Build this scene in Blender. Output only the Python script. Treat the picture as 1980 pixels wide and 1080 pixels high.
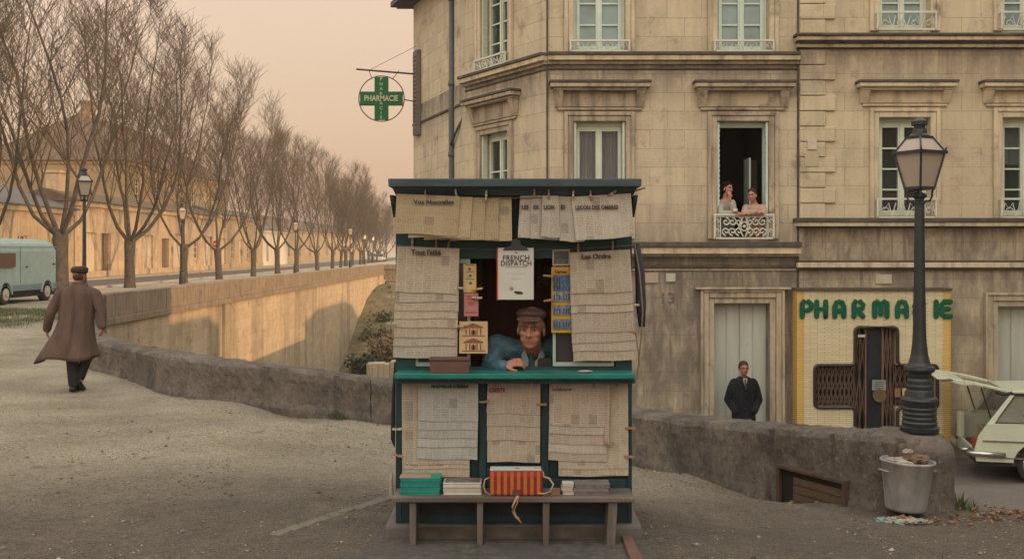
import bpy, math, random
import numpy as np
from mathutils import Vector, Matrix, noise as mnoise
C = bpy.context; D = bpy.data; R = math.radians
for o in list(D.objects): D.objects.remove(o)
scene = C.scene; col = scene.collection
# ---------------------------------------------------------------- camera
CZ = 1.85; F = 2000.0; HY = 485.0
cam = D.cameras.new('camera'); camo = D.objects.new('camera', cam); col.objects.link(camo)
camo.location = (0, 0, CZ); camo.rotation_euler = (R(90), 0, 0)
cam.sensor_width = 36; cam.lens = 36 * F / 1980
cam.shift_y = (HY - 540) / 1980
cam.clip_end = 4000; cam.clip_start = 0.05
scene.camera = camo
scene.render.resolution_x = 1024; scene.render.resolution_y = 558
# ---------------------------------------------------------------- sky and sun
SUN_EL, SUN_AZ = 8.5, -25.0          # azimuth measured from +X towards +Y
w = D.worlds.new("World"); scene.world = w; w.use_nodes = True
nt = w.node_tree; nt.nodes.clear()
def N(t, typ, **k):
    n = t.nodes.new(typ)
    for a, b in k.items(): setattr(n, a, b)
    return n
out = N(nt, 'ShaderNodeOutputWorld')
sky = N(nt, 'ShaderNodeTexSky', sky_type='NISHITA'); sky.sun_disc = False
sky.sun_elevation = R(SUN_EL); sky.sun_rotation = R(90 - SUN_AZ); sky.dust_density = 4; sky.air_density = 1.5
bg1 = N(nt, 'ShaderNodeBackground'); bg1.inputs[1].default_value = 0.05
nt.links.new(sky.outputs[0], bg1.inputs[0])
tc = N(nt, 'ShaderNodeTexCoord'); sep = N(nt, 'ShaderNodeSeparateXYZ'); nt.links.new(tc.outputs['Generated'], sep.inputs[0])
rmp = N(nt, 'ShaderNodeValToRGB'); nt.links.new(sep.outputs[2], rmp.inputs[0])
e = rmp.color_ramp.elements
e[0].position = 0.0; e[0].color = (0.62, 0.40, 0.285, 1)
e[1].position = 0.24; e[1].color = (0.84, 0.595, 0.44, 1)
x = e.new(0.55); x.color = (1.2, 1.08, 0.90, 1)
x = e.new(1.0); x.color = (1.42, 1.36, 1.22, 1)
# sky brightness added behind the camera to light the shaded facade
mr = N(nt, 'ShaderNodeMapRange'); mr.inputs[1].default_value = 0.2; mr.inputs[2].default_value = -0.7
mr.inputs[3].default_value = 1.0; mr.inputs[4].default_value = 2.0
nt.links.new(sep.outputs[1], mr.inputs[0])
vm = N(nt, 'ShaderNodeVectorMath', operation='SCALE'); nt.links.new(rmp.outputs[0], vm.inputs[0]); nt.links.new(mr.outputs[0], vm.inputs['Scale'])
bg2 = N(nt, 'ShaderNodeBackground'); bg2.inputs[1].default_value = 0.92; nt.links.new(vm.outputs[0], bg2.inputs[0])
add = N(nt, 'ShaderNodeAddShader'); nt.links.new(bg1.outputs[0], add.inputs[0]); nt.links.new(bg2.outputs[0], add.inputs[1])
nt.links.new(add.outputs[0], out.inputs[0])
sun = D.lights.new('sun', 'SUN'); suno = D.objects.new('sun', sun); col.objects.link(suno)
sun.energy = 3.8; sun.angle = R(0.6); sun.color = (1.0, 0.58, 0.27)
sd = Vector((math.cos(R(SUN_AZ)) * math.cos(R(SUN_EL)), math.sin(R(SUN_AZ)) * math.cos(R(SUN_EL)), math.sin(R(SUN_EL))))
suno.rotation_euler = sd.to_track_quat('Z', 'Y').to_euler()
scene.view_settings.view_transform = 'Standard'; scene.view_settings.look = 'None'
scene.view_settings.exposure = 0.0; scene.view_settings.gamma = 1.0
scene.render.engine = 'CYCLES'
# ---------------------------------------------------------------- helpers
RND = random.Random(7)
def P(px, py, d):                    # a point of the place at distance d
    return Vector(((px - 990) * d / F, d, CZ - (py - HY) * d / F))
WM = {}
def link(o, parent=None, world=True):
    col.objects.link(o)
    if parent:
        o.parent = parent
        if world and parent.name in WM: o.matrix_parent_inverse = WM[parent.name].inverted()
    WM[o.name] = Matrix.Identity(4)
    return o
def tag(o, label=None, cat=None, group=None, kind=None):
    if label: o['label'] = label
    if cat: o['category'] = cat
    if group: o['group'] = group
    if kind: o['kind'] = kind
    return o
def empty(name, loc=(0, 0, 0), label=None, cat=None, group=None):
    o = D.objects.new(name, None); col.objects.link(o); o.location = loc
    o.empty_display_size = .2
    WM[o.name] = Matrix.Translation(Vector(loc))
    return tag(o, label, cat, group)
def kids(o): return [c for c in D.objects if c.parent == o]
def copy_tree(o, parent=None):
    c = o.copy(); col.objects.link(c)
    if parent: c.parent = parent
    for ch in kids(o): copy_tree(ch, c)
    return c
class MB:
    def __init__(s, tf=None): s.v = []; s.f = []; s.uv = None; s.tf = tf
    def av(s, pts):
        i = len(s.v)
        for p in pts:
            p = Vector(p); s.v.append(s.tf(p) if s.tf else p)
        return i
    def box(s, x0, x1, y0, y1, z0, z1):
        i = s.av([(x0,y0,z0),(x1,y0,z0),(x1,y1,z0),(x0,y1,z0),(x0,y0,z1),(x1,y0,z1),(x1,y1,z1),(x0,y1,z1)])
        for q in ((0,3,2,1),(4,5,6,7),(0,1,5,4),(1,2,6,5),(2,3,7,6),(3,0,4,7)): s.f.append([i+k for k in q])
        return s
    def hexa(s, p):                  # 8 points, bottom ring then top ring
        i = s.av(p)
        for q in ((0,3,2,1),(4,5,6,7),(0,1,5,4),(1,2,6,5),(2,3,7,6),(3,0,4,7)): s.f.append([i+k for k in q])
        return s
    def bar(s, a, b, w, h=None, up=(0,0,1)):
        a = Vector(a); b = Vector(b); h = h or w; d = (b-a).normalized(); u = Vector(up)
        if abs(d.dot(u)) > .98: u = Vector((1,0,0))
        sx = d.cross(u).normalized(); sz = sx.cross(d).normalized()
        o_ = [(-1,-1),(1,-1),(1,1),(-1,1)]
        return s.hexa([a+sx*w/2*i_+sz*h/2*j for i_, j in o_] + [b+sx*w/2*i_+sz*h/2*j for i_, j in o_])
    def tube(s, pts, r, n=6, cap=True):
        pts = [Vector(p) for p in pts]; m = len(pts)
        rs = r if isinstance(r, (list, tuple)) else [r]*m
        rings = []; ref = None
        for k in range(m):
            d = (pts[min(k+1, m-1)] - pts[max(k-1, 0)])
            d = d.normalized() if d.length > 1e-9 else Vector((0,0,1))
            if ref is None: ref = Vector((0,0,1)) if abs(d.z) < .9 else Vector((1,0,0))
            sx = d.cross(ref)
            if sx.length < 1e-4: sx = d.cross(Vector((0,1,0)))
            sx.normalize(); sy = d.cross(sx).normalized(); ref = -sy if False else ref
            rings.append(s.av([pts[k] + (sx*math.cos(t)+sy*math.sin(t))*rs[k] for t in [2*math.pi*j/n for j in range(n)]]))
        for k in range(m-1):
            a, b = rings[k], rings[k+1]
            for j in range(n): s.f.append([a+j, a+(j+1) % n, b+(j+1) % n, b+j])
        if cap: s.f.append([rings[0]+j for j in range(n)][::-1]); s.f.append([rings[-1]+j for j in range(n)])
        return s
    def lathe(s, prof, c=(0,0,0), n=20, sq=None, rot=0):
        c = Vector(c); rings = []
        for r, z in prof:
            rings.append(s.av([c+Vector((r*math.cos(2*math.pi*j/n+rot), r*math.sin(2*math.pi*j/n+rot), z)) for j in range(n)]))
        for k in range(len(rings)-1):
            a, b = rings[k], rings[k+1]
            for j in range(n): s.f.append([a+j, a+(j+1) % n, b+(j+1) % n, b+j])
        s.f.append([rings[0]+j for j in range(n)][::-1]); s.f.append([rings[-1]+j for j in range(n)])
        return s
    def ell(s, c, r, n=14, m=9, rot=None):
        c = Vector(c); r = Vector(r) if not isinstance(r, (int, float)) else Vector((r,r,r))
        M = rot or Matrix.Identity(3)
        top = s.av([c + M @ Vector((0,0,r.z))]); rings = []
        for i in range(1, m):
            t = math.pi*i/m
            rings.append(s.av([c + M @ Vector((r.x*math.sin(t)*math.cos(2*math.pi*j/n), r.y*math.sin(t)*math.sin(2*math.pi*j/n), r.z*math.cos(t))) for j in range(n)]))
        bot = s.av([c - M @ Vector((0,0,r.z))])
        for j in range(n):
            s.f.append([top, rings[0]+j, rings[0]+(j+1) % n]); s.f.append([bot, rings[-1]+(j+1) % n, rings[-1]+j])
        for k in range(len(rings)-1):
            a, b = rings[k], rings[k+1]
            for j in range(n): s.f.append([a+j, b+j, b+(j+1) % n, a+(j+1) % n])
        return s
    def cap(s, a, b, r0, r1, n=12):  # tapered capsule
        a = Vector(a); b = Vector(b); d = b-a; L = d.length; d.normalize()
        pts = [a-d*r0, a-d*r0*.87, a-d*r0*.5, a, b, b+d*r1*.5, b+d*r1*.87, b+d*r1]
        return s.tube(pts, [r0*.04, r0*.5, r0*.87, r0, r1, r1*.87, r1*.5, r1*.04], n)
    def loft(s, secs, n=18, ax=(1,0,0), ay=(0,1,0), pw=1.0):  # (centre, half width, half depth)
        ax = Vector(ax); ay = Vector(ay); rings = []
        for c, a, b in secs:
            c = Vector(c); pts = []
            for j in range(n):
                t = 2*math.pi*j/n; cx, cy = math.cos(t), math.sin(t)
                pts.append(c + ax*a*math.copysign(abs(cx)**pw, cx) + ay*b*math.copysign(abs(cy)**pw, cy))
            rings.append(s.av(pts))
        for k in range(len(rings)-1):
            a, b = rings[k], rings[k+1]
            for j in range(n): s.f.append([a+j, a+(j+1) % n, b+(j+1) % n, b+j])
        s.f.append([rings[0]+j for j in range(n)][::-1]); s.f.append([rings[-1]+j for j in range(n)])
        return s
    def prism(s, pts, a, b):         # list of points, extruded from offset a to b (vectors)
        a = Vector(a); b = Vector(b); n = len(pts)
        i = s.av([Vector(p)+a for p in pts]); j = s.av([Vector(p)+b for p in pts])
        s.f.append([i+k for k in range(n)]); s.f.append([j+k for k in range(n)][::-1])
        for k in range(n): s.f.append([i+k, j+k, j+(k+1) % n, i+(k+1) % n])
        return s
    def build(s, name, mat, parent=None, smooth=False, bevel=0, world=True, fix=True, segs=2):
        me = D.meshes.new(name); me.from_pydata([tuple(v) for v in s.v], [], s.f)
        if fix:
            import bmesh
            bm = bmesh.new(); bm.from_mesh(me); bmesh.ops.recalc_face_normals(bm, faces=bm.faces); bm.to_mesh(me); bm.free()
        if mat: me.materials.append(mat)
        if smooth: me.polygons.foreach_set('use_smooth', [True]*len(me.polygons))
        o = D.objects.new(name, me); link(o, parent, world)
        if bevel:
            b = o.modifiers.new('b', 'BEVEL'); b.width = bevel; b.segments = segs; b.limit_method = 'ANGLE'; b.angle_limit = R(40)
        return o
def blob(mb, name, mat, parent, voxel=.012, it=3, world=True):
    o = mb.build(name, mat, parent, smooth=True, world=world, fix=False)
    m = o.modifiers.new('r', 'REMESH'); m.mode = 'VOXEL'; m.voxel_size = voxel; m.use_smooth_shade = True
    if it:
        m = o.modifiers.new('s', 'SMOOTH'); m.iterations = it; m.factor = .5
    return o
# ---------------------------------------------------------------- materials
MC = {}
def base(name, rough=.8, spec=.3, metal=0):
    m = D.materials.new(name); m.use_nodes = True; t = m.node_tree
    b = t.nodes['Principled BSDF']; b.inputs['Roughness'].default_value = rough; b.inputs['Specular IOR Level'].default_value = spec
    b.inputs['Metallic'].default_value = metal
    return m, t, b
def c4(c): return (c[0], c[1], c[2], 1)
def mul(c, k): return tuple(a*k for a in c)
def noisecol(t, c1, c2, scale, detail=6, lo=.35, hi=.65, coord='Object', stretch=None, rough=.6):
    tcn = N(t, 'ShaderNodeTexCoord'); v = tcn.outputs[coord]
    if stretch:
        mp = N(t, 'ShaderNodeMapping'); mp.inputs['Scale'].default_value = stretch; t.links.new(v, mp.inputs[0]); v = mp.outputs[0]
    n = N(t, 'ShaderNodeTexNoise'); n.inputs['Scale'].default_value = scale; n.inputs['Detail'].default_value = detail; n.inputs['Roughness'].default_value = rough
    t.links.new(v, n.inputs['Vector'])
    r = N(t, 'ShaderNodeMapRange'); r.inputs[1].default_value = lo; r.inputs[2].default_value = hi; t.links.new(n.outputs['Fac'], r.inputs[0])
    return r.outputs[0], n.outputs['Fac']
def mix(t, fac, a, b, mode='MIX'):
    m = N(t, 'ShaderNodeMix', data_type='RGBA', blend_type=mode)
    if isinstance(fac, (int, float)): m.inputs[0].default_value = fac
    else: t.links.new(fac, m.inputs[0])
    for s_, q in ((6, a), (7, b)):
        if isinstance(q, tuple): m.inputs[s_].default_value = c4(q)
        else: t.links.new(q, m.inputs[s_])
    return m.outputs[2]
def bump(t, b, h, strength=.3, dist=.02):
    n = N(t, 'ShaderNodeBump'); n.inputs['Strength'].default_value = strength; n.inputs['Distance'].default_value = dist
    t.links.new(h, n.inputs['Height']); t.links.new(n.outputs[0], b.inputs['Normal']); return n
def mat(name, c, rough=.8, var=.18, scale=8, c2=None, bmp=.15, spec=.3, metal=0, stretch=None, worn=None, dist=.01):
    if name in MC: return MC[name]
    m, t, b = base(name, rough, spec, metal)
    f, raw = noisecol(t, None, None, scale, stretch=stretch)
    colr = mix(t, f, mul(c, 1-var), c2 or mul(c, 1+var))
    f2, _ = noisecol(t, None, None, scale*.17, lo=.3, hi=.7)
    colr = mix(t, f2, colr, mul(c, .85), 'MIX') if not worn else colr
    if worn:
        f3, _ = noisecol(t, None, None, worn[1], lo=worn[2], hi=worn[2]+.06, detail=8, rough=.75)
        colr = mix(t, f3, colr, worn[0])
    t.links.new(colr, b.inputs['Base Color'])
    if bmp: bump(t, b, raw, bmp, dist)
    MC[name] = m; return m
def glass(name, c=(.05,.06,.06), rough=.08, alpha=1, spec=.6):
    if name in MC: return MC[name]
    m, t, b = base(name, rough, spec); f0, r0 = noisecol(t, None, None, 1.3, lo=.3, hi=.7, detail=3); t.links.new(mix(t, f0, mul(c, .65), mul(c, 1.25)), b.inputs['Base Color']); b.inputs['Alpha'].default_value = alpha
    f, raw = noisecol(t, None, None, 3); bump(t, b, raw, .05, .01)
    MC[name] = m; return m
def ramp_mask(t, sock, a, b_):
    r = N(t, 'ShaderNodeMapRange'); r.inputs[1].default_value = a; r.inputs[2].default_value = b_; t.links.new(sock, r.inputs[0]); return r.outputs[0]
def math_(t, op, a, b_):
    m = N(t, 'ShaderNodeMath', operation=op)
    for i, q in enumerate((a, b_)):
        if q is None: continue
        if isinstance(q, (int, float)): m.inputs[i].default_value = q
        else: t.links.new(q, m.inputs[i])
    return m.outputs[0]

def stone(name, c, bw=.62, bh=.31, stain=(.10,.085,.07), amount=.5, joint=.55, vert=True, zdark=None, plain=False, vscale=6, dirt=1.0, sv=1.0):
    m, t, b = base(name, .9, .15)
    tcn = N(t, 'ShaderNodeTexCoord'); mp = N(t, 'ShaderNodeMapping'); t.links.new(tcn.outputs['Object'], mp.inputs[0])
    sx = N(t, 'ShaderNodeSeparateXYZ'); t.links.new(tcn.outputs['Object'], sx.inputs[0])
    ad = N(t, 'ShaderNodeMath', operation='SUBTRACT'); t.links.new(sx.outputs[0], ad.inputs[0]); t.links.new(sx.outputs[1], ad.inputs[1])
    cb = N(t, 'ShaderNodeCombineXYZ'); t.links.new(ad.outputs[0], cb.inputs[0]); t.links.new(sx.outputs[2], cb.inputs[1])
    br = N(t, 'ShaderNodeTexBrick'); t.links.new(cb.outputs[0], br.inputs[0])
    br.inputs['Scale'].default_value = 1; br.inputs['Brick Width'].default_value = bw; br.inputs['Row Height'].default_value = bh
    br.inputs['Mortar Size'].default_value = .011; br.inputs['Mortar Smooth'].default_value = .5
    br.inputs['Color1'].default_value = c4(mul(c, .93)); br.inputs['Color2'].default_value = c4(mul(c, 1.08)); br.inputs['Mortar'].default_value = c4(mul(c, joint if not plain else 1))
    cc = br.outputs['Color']
    f1, r1 = noisecol(t, None, None, 1.1, lo=.45, hi=.75, detail=8)
    cc = mix(t, f1, cc, (c[0]*.78, c[1]*.75, c[2]*.72))
    fg, rg = noisecol(t, None, None, 28, lo=.2, hi=.8, detail=5, rough=.8)
    cc = mix(t, fg, cc, mul(c, 1.12), 'MIX'); 
    mm = cc.node; mm.inputs[0].default_value = .2
    fq, rq = noisecol(t, None, None, 60, lo=.5, hi=.75, detail=4, rough=.7); kq = math_(t, 'MULTIPLY', fq, .35); cc = mix(t, kq, cc, mul(c, .6))
    br.inputs['Color1'].default_value = c4(mul(c, .80)); br.inputs['Color2'].default_value = c4((c[0]*1.16, c[1]*1.14, c[2]*1.08))
    fs, rs = noisecol(t, None, None, vscale, lo=.47, hi=.72, detail=7, stretch=(1, 1, .10))
    k = N(t, 'ShaderNodeMath', operation='MULTIPLY'); t.links.new(fs, k.inputs[0]); k.inputs[1].default_value = amount*sv
    if vert: cc = mix(t, k.outputs[0], cc, stain)
    fp, rp = noisecol(t, None, None, 2.2, lo=.56, hi=.72, detail=10, rough=.7)
    k2 = N(t, 'ShaderNodeMath', operation='MULTIPLY'); t.links.new(fp, k2.inputs[0]); k2.inputs[1].default_value = min(1, amount*dirt)
    cc = mix(t, k2.outputs[0], cc, mul(stain, 1.5))
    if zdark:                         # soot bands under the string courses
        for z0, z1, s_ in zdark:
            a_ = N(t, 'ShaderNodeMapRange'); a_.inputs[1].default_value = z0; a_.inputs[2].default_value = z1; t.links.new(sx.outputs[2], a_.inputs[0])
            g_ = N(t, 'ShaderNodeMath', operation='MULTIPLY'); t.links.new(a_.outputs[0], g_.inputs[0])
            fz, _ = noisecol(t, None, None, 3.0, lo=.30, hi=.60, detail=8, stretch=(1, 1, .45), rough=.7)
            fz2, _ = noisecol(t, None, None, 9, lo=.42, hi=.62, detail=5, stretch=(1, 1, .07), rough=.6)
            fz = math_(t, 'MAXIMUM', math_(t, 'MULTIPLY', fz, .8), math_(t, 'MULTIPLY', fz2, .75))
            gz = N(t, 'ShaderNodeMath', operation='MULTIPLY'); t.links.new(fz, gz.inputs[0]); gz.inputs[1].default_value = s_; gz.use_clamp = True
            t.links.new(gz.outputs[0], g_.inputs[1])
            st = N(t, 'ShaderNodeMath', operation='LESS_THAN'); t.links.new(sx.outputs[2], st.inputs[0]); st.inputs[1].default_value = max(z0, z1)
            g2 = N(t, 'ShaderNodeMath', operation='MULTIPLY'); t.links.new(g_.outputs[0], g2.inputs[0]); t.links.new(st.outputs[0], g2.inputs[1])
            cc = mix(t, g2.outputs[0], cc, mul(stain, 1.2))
    t.links.new(cc, b.inputs['Base Color'])
    fl_, rl_ = noisecol(t, None, None, .9, lo=.50, hi=.60, detail=12, rough=.78); cc = mix(t, math_(t, 'MULTIPLY', fl_, .30*amount), cc, mul(c, .42))
    t.links.new(cc, b.inputs['Base Color'])
    hh = N(t, 'ShaderNodeMath', operation='MULTIPLY_ADD'); t.links.new(br.outputs['Fac'], hh.inputs[0]); hh.inputs[1].default_value = -.5 if not plain else 0
    t.links.new(rg, hh.inputs[2]); bump(t, b, hh.outputs[0], .5, .012)
    MC[name] = m; return m
def text_mesh(s, size, extrude=.001, offset=0.0, align='LEFT', sx=1.0, space=1.0):
    cu = D.curves.new('txt', 'FONT'); cu.body = s; cu.size = size; cu.extrude = extrude; cu.offset = offset; cu.align_x = align; cu.space_character = space
    cu.resolution_u = 3
    o = D.objects.new('txt', cu); col.objects.link(o)
    dg = C.evaluated_depsgraph_get(); dg.update()
    me = D.meshes.new_from_object(o.evaluated_get(dg)); D.objects.remove(o)
    if sx != 1.0: me.transform(Matrix.Diagonal((sx, 1, 1, 1)))
    return me
def put_text(name, s, size, pos, mat_, parent, extrude=.001, offset=0.0, align='LEFT', sx=1.0, tilt=0, space=1.0):
    me = text_mesh(s, size, extrude, offset, align, sx, space)
    M = Matrix.Translation(Vector(pos)) @ Matrix.Rotation(R(90), 4, 'X') @ Matrix.Rotation(R(tilt), 4, 'Z')
    me.transform(M); me.materials.clear(); me.materials.append(mat_)
    o = D.objects.new(name, me); return link(o, parent)
# ================================================================ TERRAIN
def sst(a, b_, x): 
    t = min(1, max(0, (x-a)/(b_-a))); return t*t*(3-2*t)
CPTS = [(0,6.5,0),(-1,6.3,0),(1,6.3,0),(0,4,0),(-4,4,0),(4,4,-.04),(0,0,0),(-8,0,0),(8,0,-.08),(-3,8,-.01),(-6,8,0),(.2,7.6,-.05),(-3,11,-.08),(-6,11,-.05),(2,8,-.2),(1,9.5,-.28),
 (3.3,9,-.40),(2.65,10.3,-.59),(1.49,12.5,-.66),(0,13.8,-.64),(-1.7,14.6,-.58),(-2.52,14.4,-.42),(-4.2,14.2,-.14),(-6.21,14.7,-.15),(-7.9,20,-.24),(-9.3,23,-.1),(-11,27,.05),(-12.4,31,.1),
 (4.0,8.7,-.36),(5,7.6,-.22),(7,8.6,-.33),(10,8.8,-.36),(-15,25,.1),(-20,30,.1),(-16,35,.1),(-18,20,.05),(-12,15,-.1),(-20,12,0)]
CP = np.array(CPTS)
RY = [(8.6,-.34),(8.9,-.375),(10.5,-.57),(13,-1.11),(16.4,-1.84),(18,-1.86),(60,-1.9)]
def ramp(y):
    if y <= RY[0][0]: return RY[0][1]
    for (a, za), (b_, zb) in zip(RY, RY[1:]):
        if y <= b_: return za + (zb-za)*(y-a)/(b_-a)
    return RY[-1][1]
def zu(x, y):
    d2 = (CP[:,0]-x)**2 + (CP[:,1]-y)**2 + .25
    wt = 1/d2**2; z = float((CP[:,2]*wt).sum()/wt.sum())
    z = z + (.1-z)*max(sst(30, 34, y)*sst(-11, -12.2, x), sst(-14,-30,x))
    k = sst(3.0, 4.0, x)*sst(8.3, 8.8, y)
    z = z + (ramp(y)-z)*k
    if y > 40 and x < -11: z = .1
    if y > 99: z = .1
    return z
def zl(x, y):
    r = ramp(max(y, 9))
    r = r + (-9.5-r)*sst(-3.2, -7.5, x)
    bk = -9.3 + 8.0*sst(76, 97, y)
    if x < -1: r = max(r, bk)
    k = sst(3.3, 3.8, x)
    return r + (zu(x, y)-r)*k if k > 0 else r
NW = [(3.55,9.30,-.40,.66),(3.25,9.2,-.41,.67),(2.65,10.25,-.59,.73),(1.49,12.5,-.66,.60),(.3,13.85,-.66,.61),(-1.7,14.6,-.58,.62),(-2.52,14.4,-.42,.60),(-4.2,14.2,-.14,.54),(-5.43,15.8,-.17,.52),(-7.15,18.3,-.22,.50),(-8.9,21.5,-.15,.47),(-10.7,26,.03,.45),(-12.0,29.3,.1,.45),(-12.4,31.0,.1,.45)]
def catmull(P_, k=8):
    out_ = []
    for i in range(len(P_)-1):
        p0 = np.array(P_[max(i-1,0)]); p1 = np.array(P_[i]); p2 = np.array(P_[i+1]); p3 = np.array(P_[min(i+2, len(P_)-1)])
        for j in range(k):
            t = j/k
            out_.append(tuple(.5*((2*p1)+(-p0+p2)*t+(2*p0-5*p1+4*p2-p3)*t*t+(-p0+3*p1-3*p2+p3)*t**3)))
    out_.append(tuple(P_[-1])); return out_
NWD = catmull(NW, 10)
POLY = [(400,8.8),(3.7,8.8)] + [(p[0], p[1]) for p in NWD] + [(-12.4,100),(400,100)]
def inpoly(x, y):
    c = False; n = len(POLY); j = n-1
    for i in range(n):
        xi, yi = POLY[i]; xj, yj = POLY[j]
        if (yi > y) != (yj > y) and x < (xj-xi)*(y-yi)/(yj-yi)+xi: c = not c
        j = i
    return c
xs = [-600,-300,-150,-80,-50,-35] + [round(-24+.2*i, 3) for i in range(0, 176)] + [12,14,18,25,40,80,200,600]
ys = [-60,-30,-14,-8] + [round(-4+.2*i, 3) for i in range(0, 181)] + [32+2*i for i in range(1, 34)] + [100,104,112,125,150,180,220,300,500,1500]
ys = sorted(set([float(y) for y in ys])); xs = sorted(set([float(x) for x in xs]))
def gravel_mat():
    m, t, b = base('gravel', .95, .1)
    tcn = N(t, 'ShaderNodeTexCoord'); sx = N(t, 'ShaderNodeSeparateXYZ'); t.links.new(tcn.outputs['Object'], sx.inputs[0])
    light = (.60,.54,.43); dark = (.185,.160,.142)
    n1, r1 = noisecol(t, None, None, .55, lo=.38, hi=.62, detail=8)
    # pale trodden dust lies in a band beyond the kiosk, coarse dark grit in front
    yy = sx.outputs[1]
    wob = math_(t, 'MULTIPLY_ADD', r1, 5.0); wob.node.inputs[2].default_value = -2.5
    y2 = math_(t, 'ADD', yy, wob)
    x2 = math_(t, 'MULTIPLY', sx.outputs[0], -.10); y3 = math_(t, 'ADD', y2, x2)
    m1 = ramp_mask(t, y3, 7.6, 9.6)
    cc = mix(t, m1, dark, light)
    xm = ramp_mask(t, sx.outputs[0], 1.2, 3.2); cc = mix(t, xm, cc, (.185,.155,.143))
    k = math_(t, 'MULTIPLY', n1, .55); cc = mix(t, k, cc, (.215,.182,.150))
    n2, r2 = noisecol(t, None, None, 9, lo=.3, hi=.7, detail=8, rough=.75)
    cc = mix(t, n2, cc, (1.35,1.32,1.28), 'MULTIPLY'); cc.node.inputs[0].default_value = .0; t.links.new(n2, cc.node.inputs[0])
    n3, r3 = noisecol(t, None, None, 45, lo=.52, hi=.64, detail=3, rough=.6)
    k3 = math_(t, 'MULTIPLY', n3, .7); cc = mix(t, k3, cc, (.09,.07,.055))
    n4, r4 = noisecol(t, None, None, 70, lo=.58, hi=.66, detail=3)
    k4 = math_(t, 'MULTIPLY', n4, .85); cc = mix(t, k4, cc, (.46,.42,.34))
    n5, r5 = noisecol(t, None, None, 1.6, lo=.60, hi=.70, detail=9, rough=.7)
    k5 = math_(t, 'MULTIPLY', n5, .6); cc = mix(t, k5, cc, (.10,.08,.065))
    n7, r7 = noisecol(t, None, None, 18, lo=.40, hi=.60, detail=7, rough=.8); cc = mix(t, math_(t, 'MULTIPLY', n7, .42), cc, (.055,.047,.042))
    n6, r6 = noisecol(t, None, None, 3.2, lo=.42, hi=.70, detail=10, rough=.8, stretch=(1,1.6,1)); cc = mix(t, math_(t, 'MULTIPLY', n6, .35), cc, (.36,.32,.25))
    t.links.new(cc, b.inputs['Base Color'])
    h = math_(t, 'ADD', math_(t, 'ADD', r2, r3), math_(t, 'MULTIPLY', r7, .8)); bump(t, b, h, 1.0, .05)
    return m
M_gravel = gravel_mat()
M_asph = mat('asphalt', (.105,.095,.09), .9, .2, 30, bmp=.3)
M_street = mat('street asphalt', (.13,.115,.105), .9, .25, 25, c2=(.2,.17,.15), bmp=.4)
def grid_mesh(name, fz, test, m):
    idx = {}; vs = []; fs = []
    def gv(i, j):
        if (i, j) not in idx:
            idx[(i, j)] = len(vs); x, y = xs[i], ys[j]; z = fz(x, y)
            if abs(x) < 22 and -4 < y < 32: z += .012*mnoise.noise(Vector((x*1.3, y*1.3, 0))) + .006*mnoise.noise(Vector((x*4, y*4, 3)))
            vs.append((x, y, z))
        return idx[(i, j)]
    for i in range(len(xs)-1):
        for j in range(len(ys)-1):
            if test((xs[i]+xs[i+1])/2, (ys[j]+ys[j+1])/2): fs.append([gv(i,j), gv(i+1,j), gv(i+1,j+1), gv(i,j+1)])
    b_ = MB(); b_.v = [Vector(v) for v in vs]; b_.f = fs
    o = b_.build(name, m, smooth=True, fix=False); tag(o, kind='structure'); return o
_in = {}
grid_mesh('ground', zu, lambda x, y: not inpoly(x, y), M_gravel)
grid_mesh('street', zl, lambda x, y: inpoly(x, y), M_street)
# road and pavement beyond the sunken lane
rd = MB(); rd.av([(-25,26,.106),(-19.6,26,.106),(-19.6,100,.106),(-19.6,104,.106),(-25.5,400,.106),(-36,400,.106)]); rd.f.append([0,1,2,3,4,5])
tag(rd.build('road', M_asph, fix=False), kind='structure')
M_kerb = mat('kerb stone', (.34,.31,.26), .9, .2, 5, bmp=.3)
kb = MB()
for k in range(60):
    y0 = 26+k*1.6; kb.box(-19.6, -19.35, y0+.01, y0+1.59, -.1, .2)
for k in range(60):
    y0 = 26+k*1.6; kb.box(-25.25, -25.0, y0+.01, y0+1.59, -.1, .2)
tag(kb.build('kerb', M_kerb, bevel=.02), kind='structure')
pv = MB(); pv.box(-26.5,-25.25, 26, 122, 0, .19); tag(pv.build('pavement', mat('pavement', (.3,.26,.21), .9, .15, 4, bmp=.2)), kind='structure')
# ---------------------------------------------------------------- stone parapet of the quay (near)
def rough(p, a, f):
    return Vector(p) + Vector((mnoise.noise(Vector(p)*f), mnoise.noise(Vector(p)*f+Vector((9,0,0))), mnoise.noise(Vector(p)*f+Vector((0,9,0)))))*a
def lichen(name):
    m, t, b = base(name, .95, .1)
    f1, r1 = noisecol(t, None, None, 2.2, lo=.35, hi=.65, detail=8); cc = mix(t, f1, (.11,.098,.088), (.20,.175,.15))
    f2, r2 = noisecol(t, None, None, 14, lo=.50, hi=.62, detail=8, rough=.8); cc = mix(t, math_(t, 'MULTIPLY', f2, .65), cc, (.055,.048,.043))
    f3, r3 = noisecol(t, None, None, 26, lo=.56, hi=.66, detail=6, rough=.8); cc = mix(t, math_(t, 'MULTIPLY', f3, .75), cc, (.33,.30,.25))
    f4, r4 = noisecol(t, None, None, 5, lo=.60, hi=.68, detail=10, rough=.8); cc = mix(t, math_(t, 'MULTIPLY', f4, .5), cc, (.24,.165,.085))
    f5, r5 = noisecol(t, None, None, 1.3, lo=.52, hi=.66, detail=8, rough=.7); cc = mix(t, math_(t, 'MULTIPLY', f5, .75), cc, (.058,.052,.050))
    t.links.new(cc, b.inputs['Base Color']); h = math_(t, 'ADD', r2, math_(t, 'MULTIPLY', r3, .6)); bump(t, b, h, .9, .03); return m
M_par = lichen('lichened parapet stone')
dense = catmull(NW, 40)
mb = MB(); W2 = .24; rings = []
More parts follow.
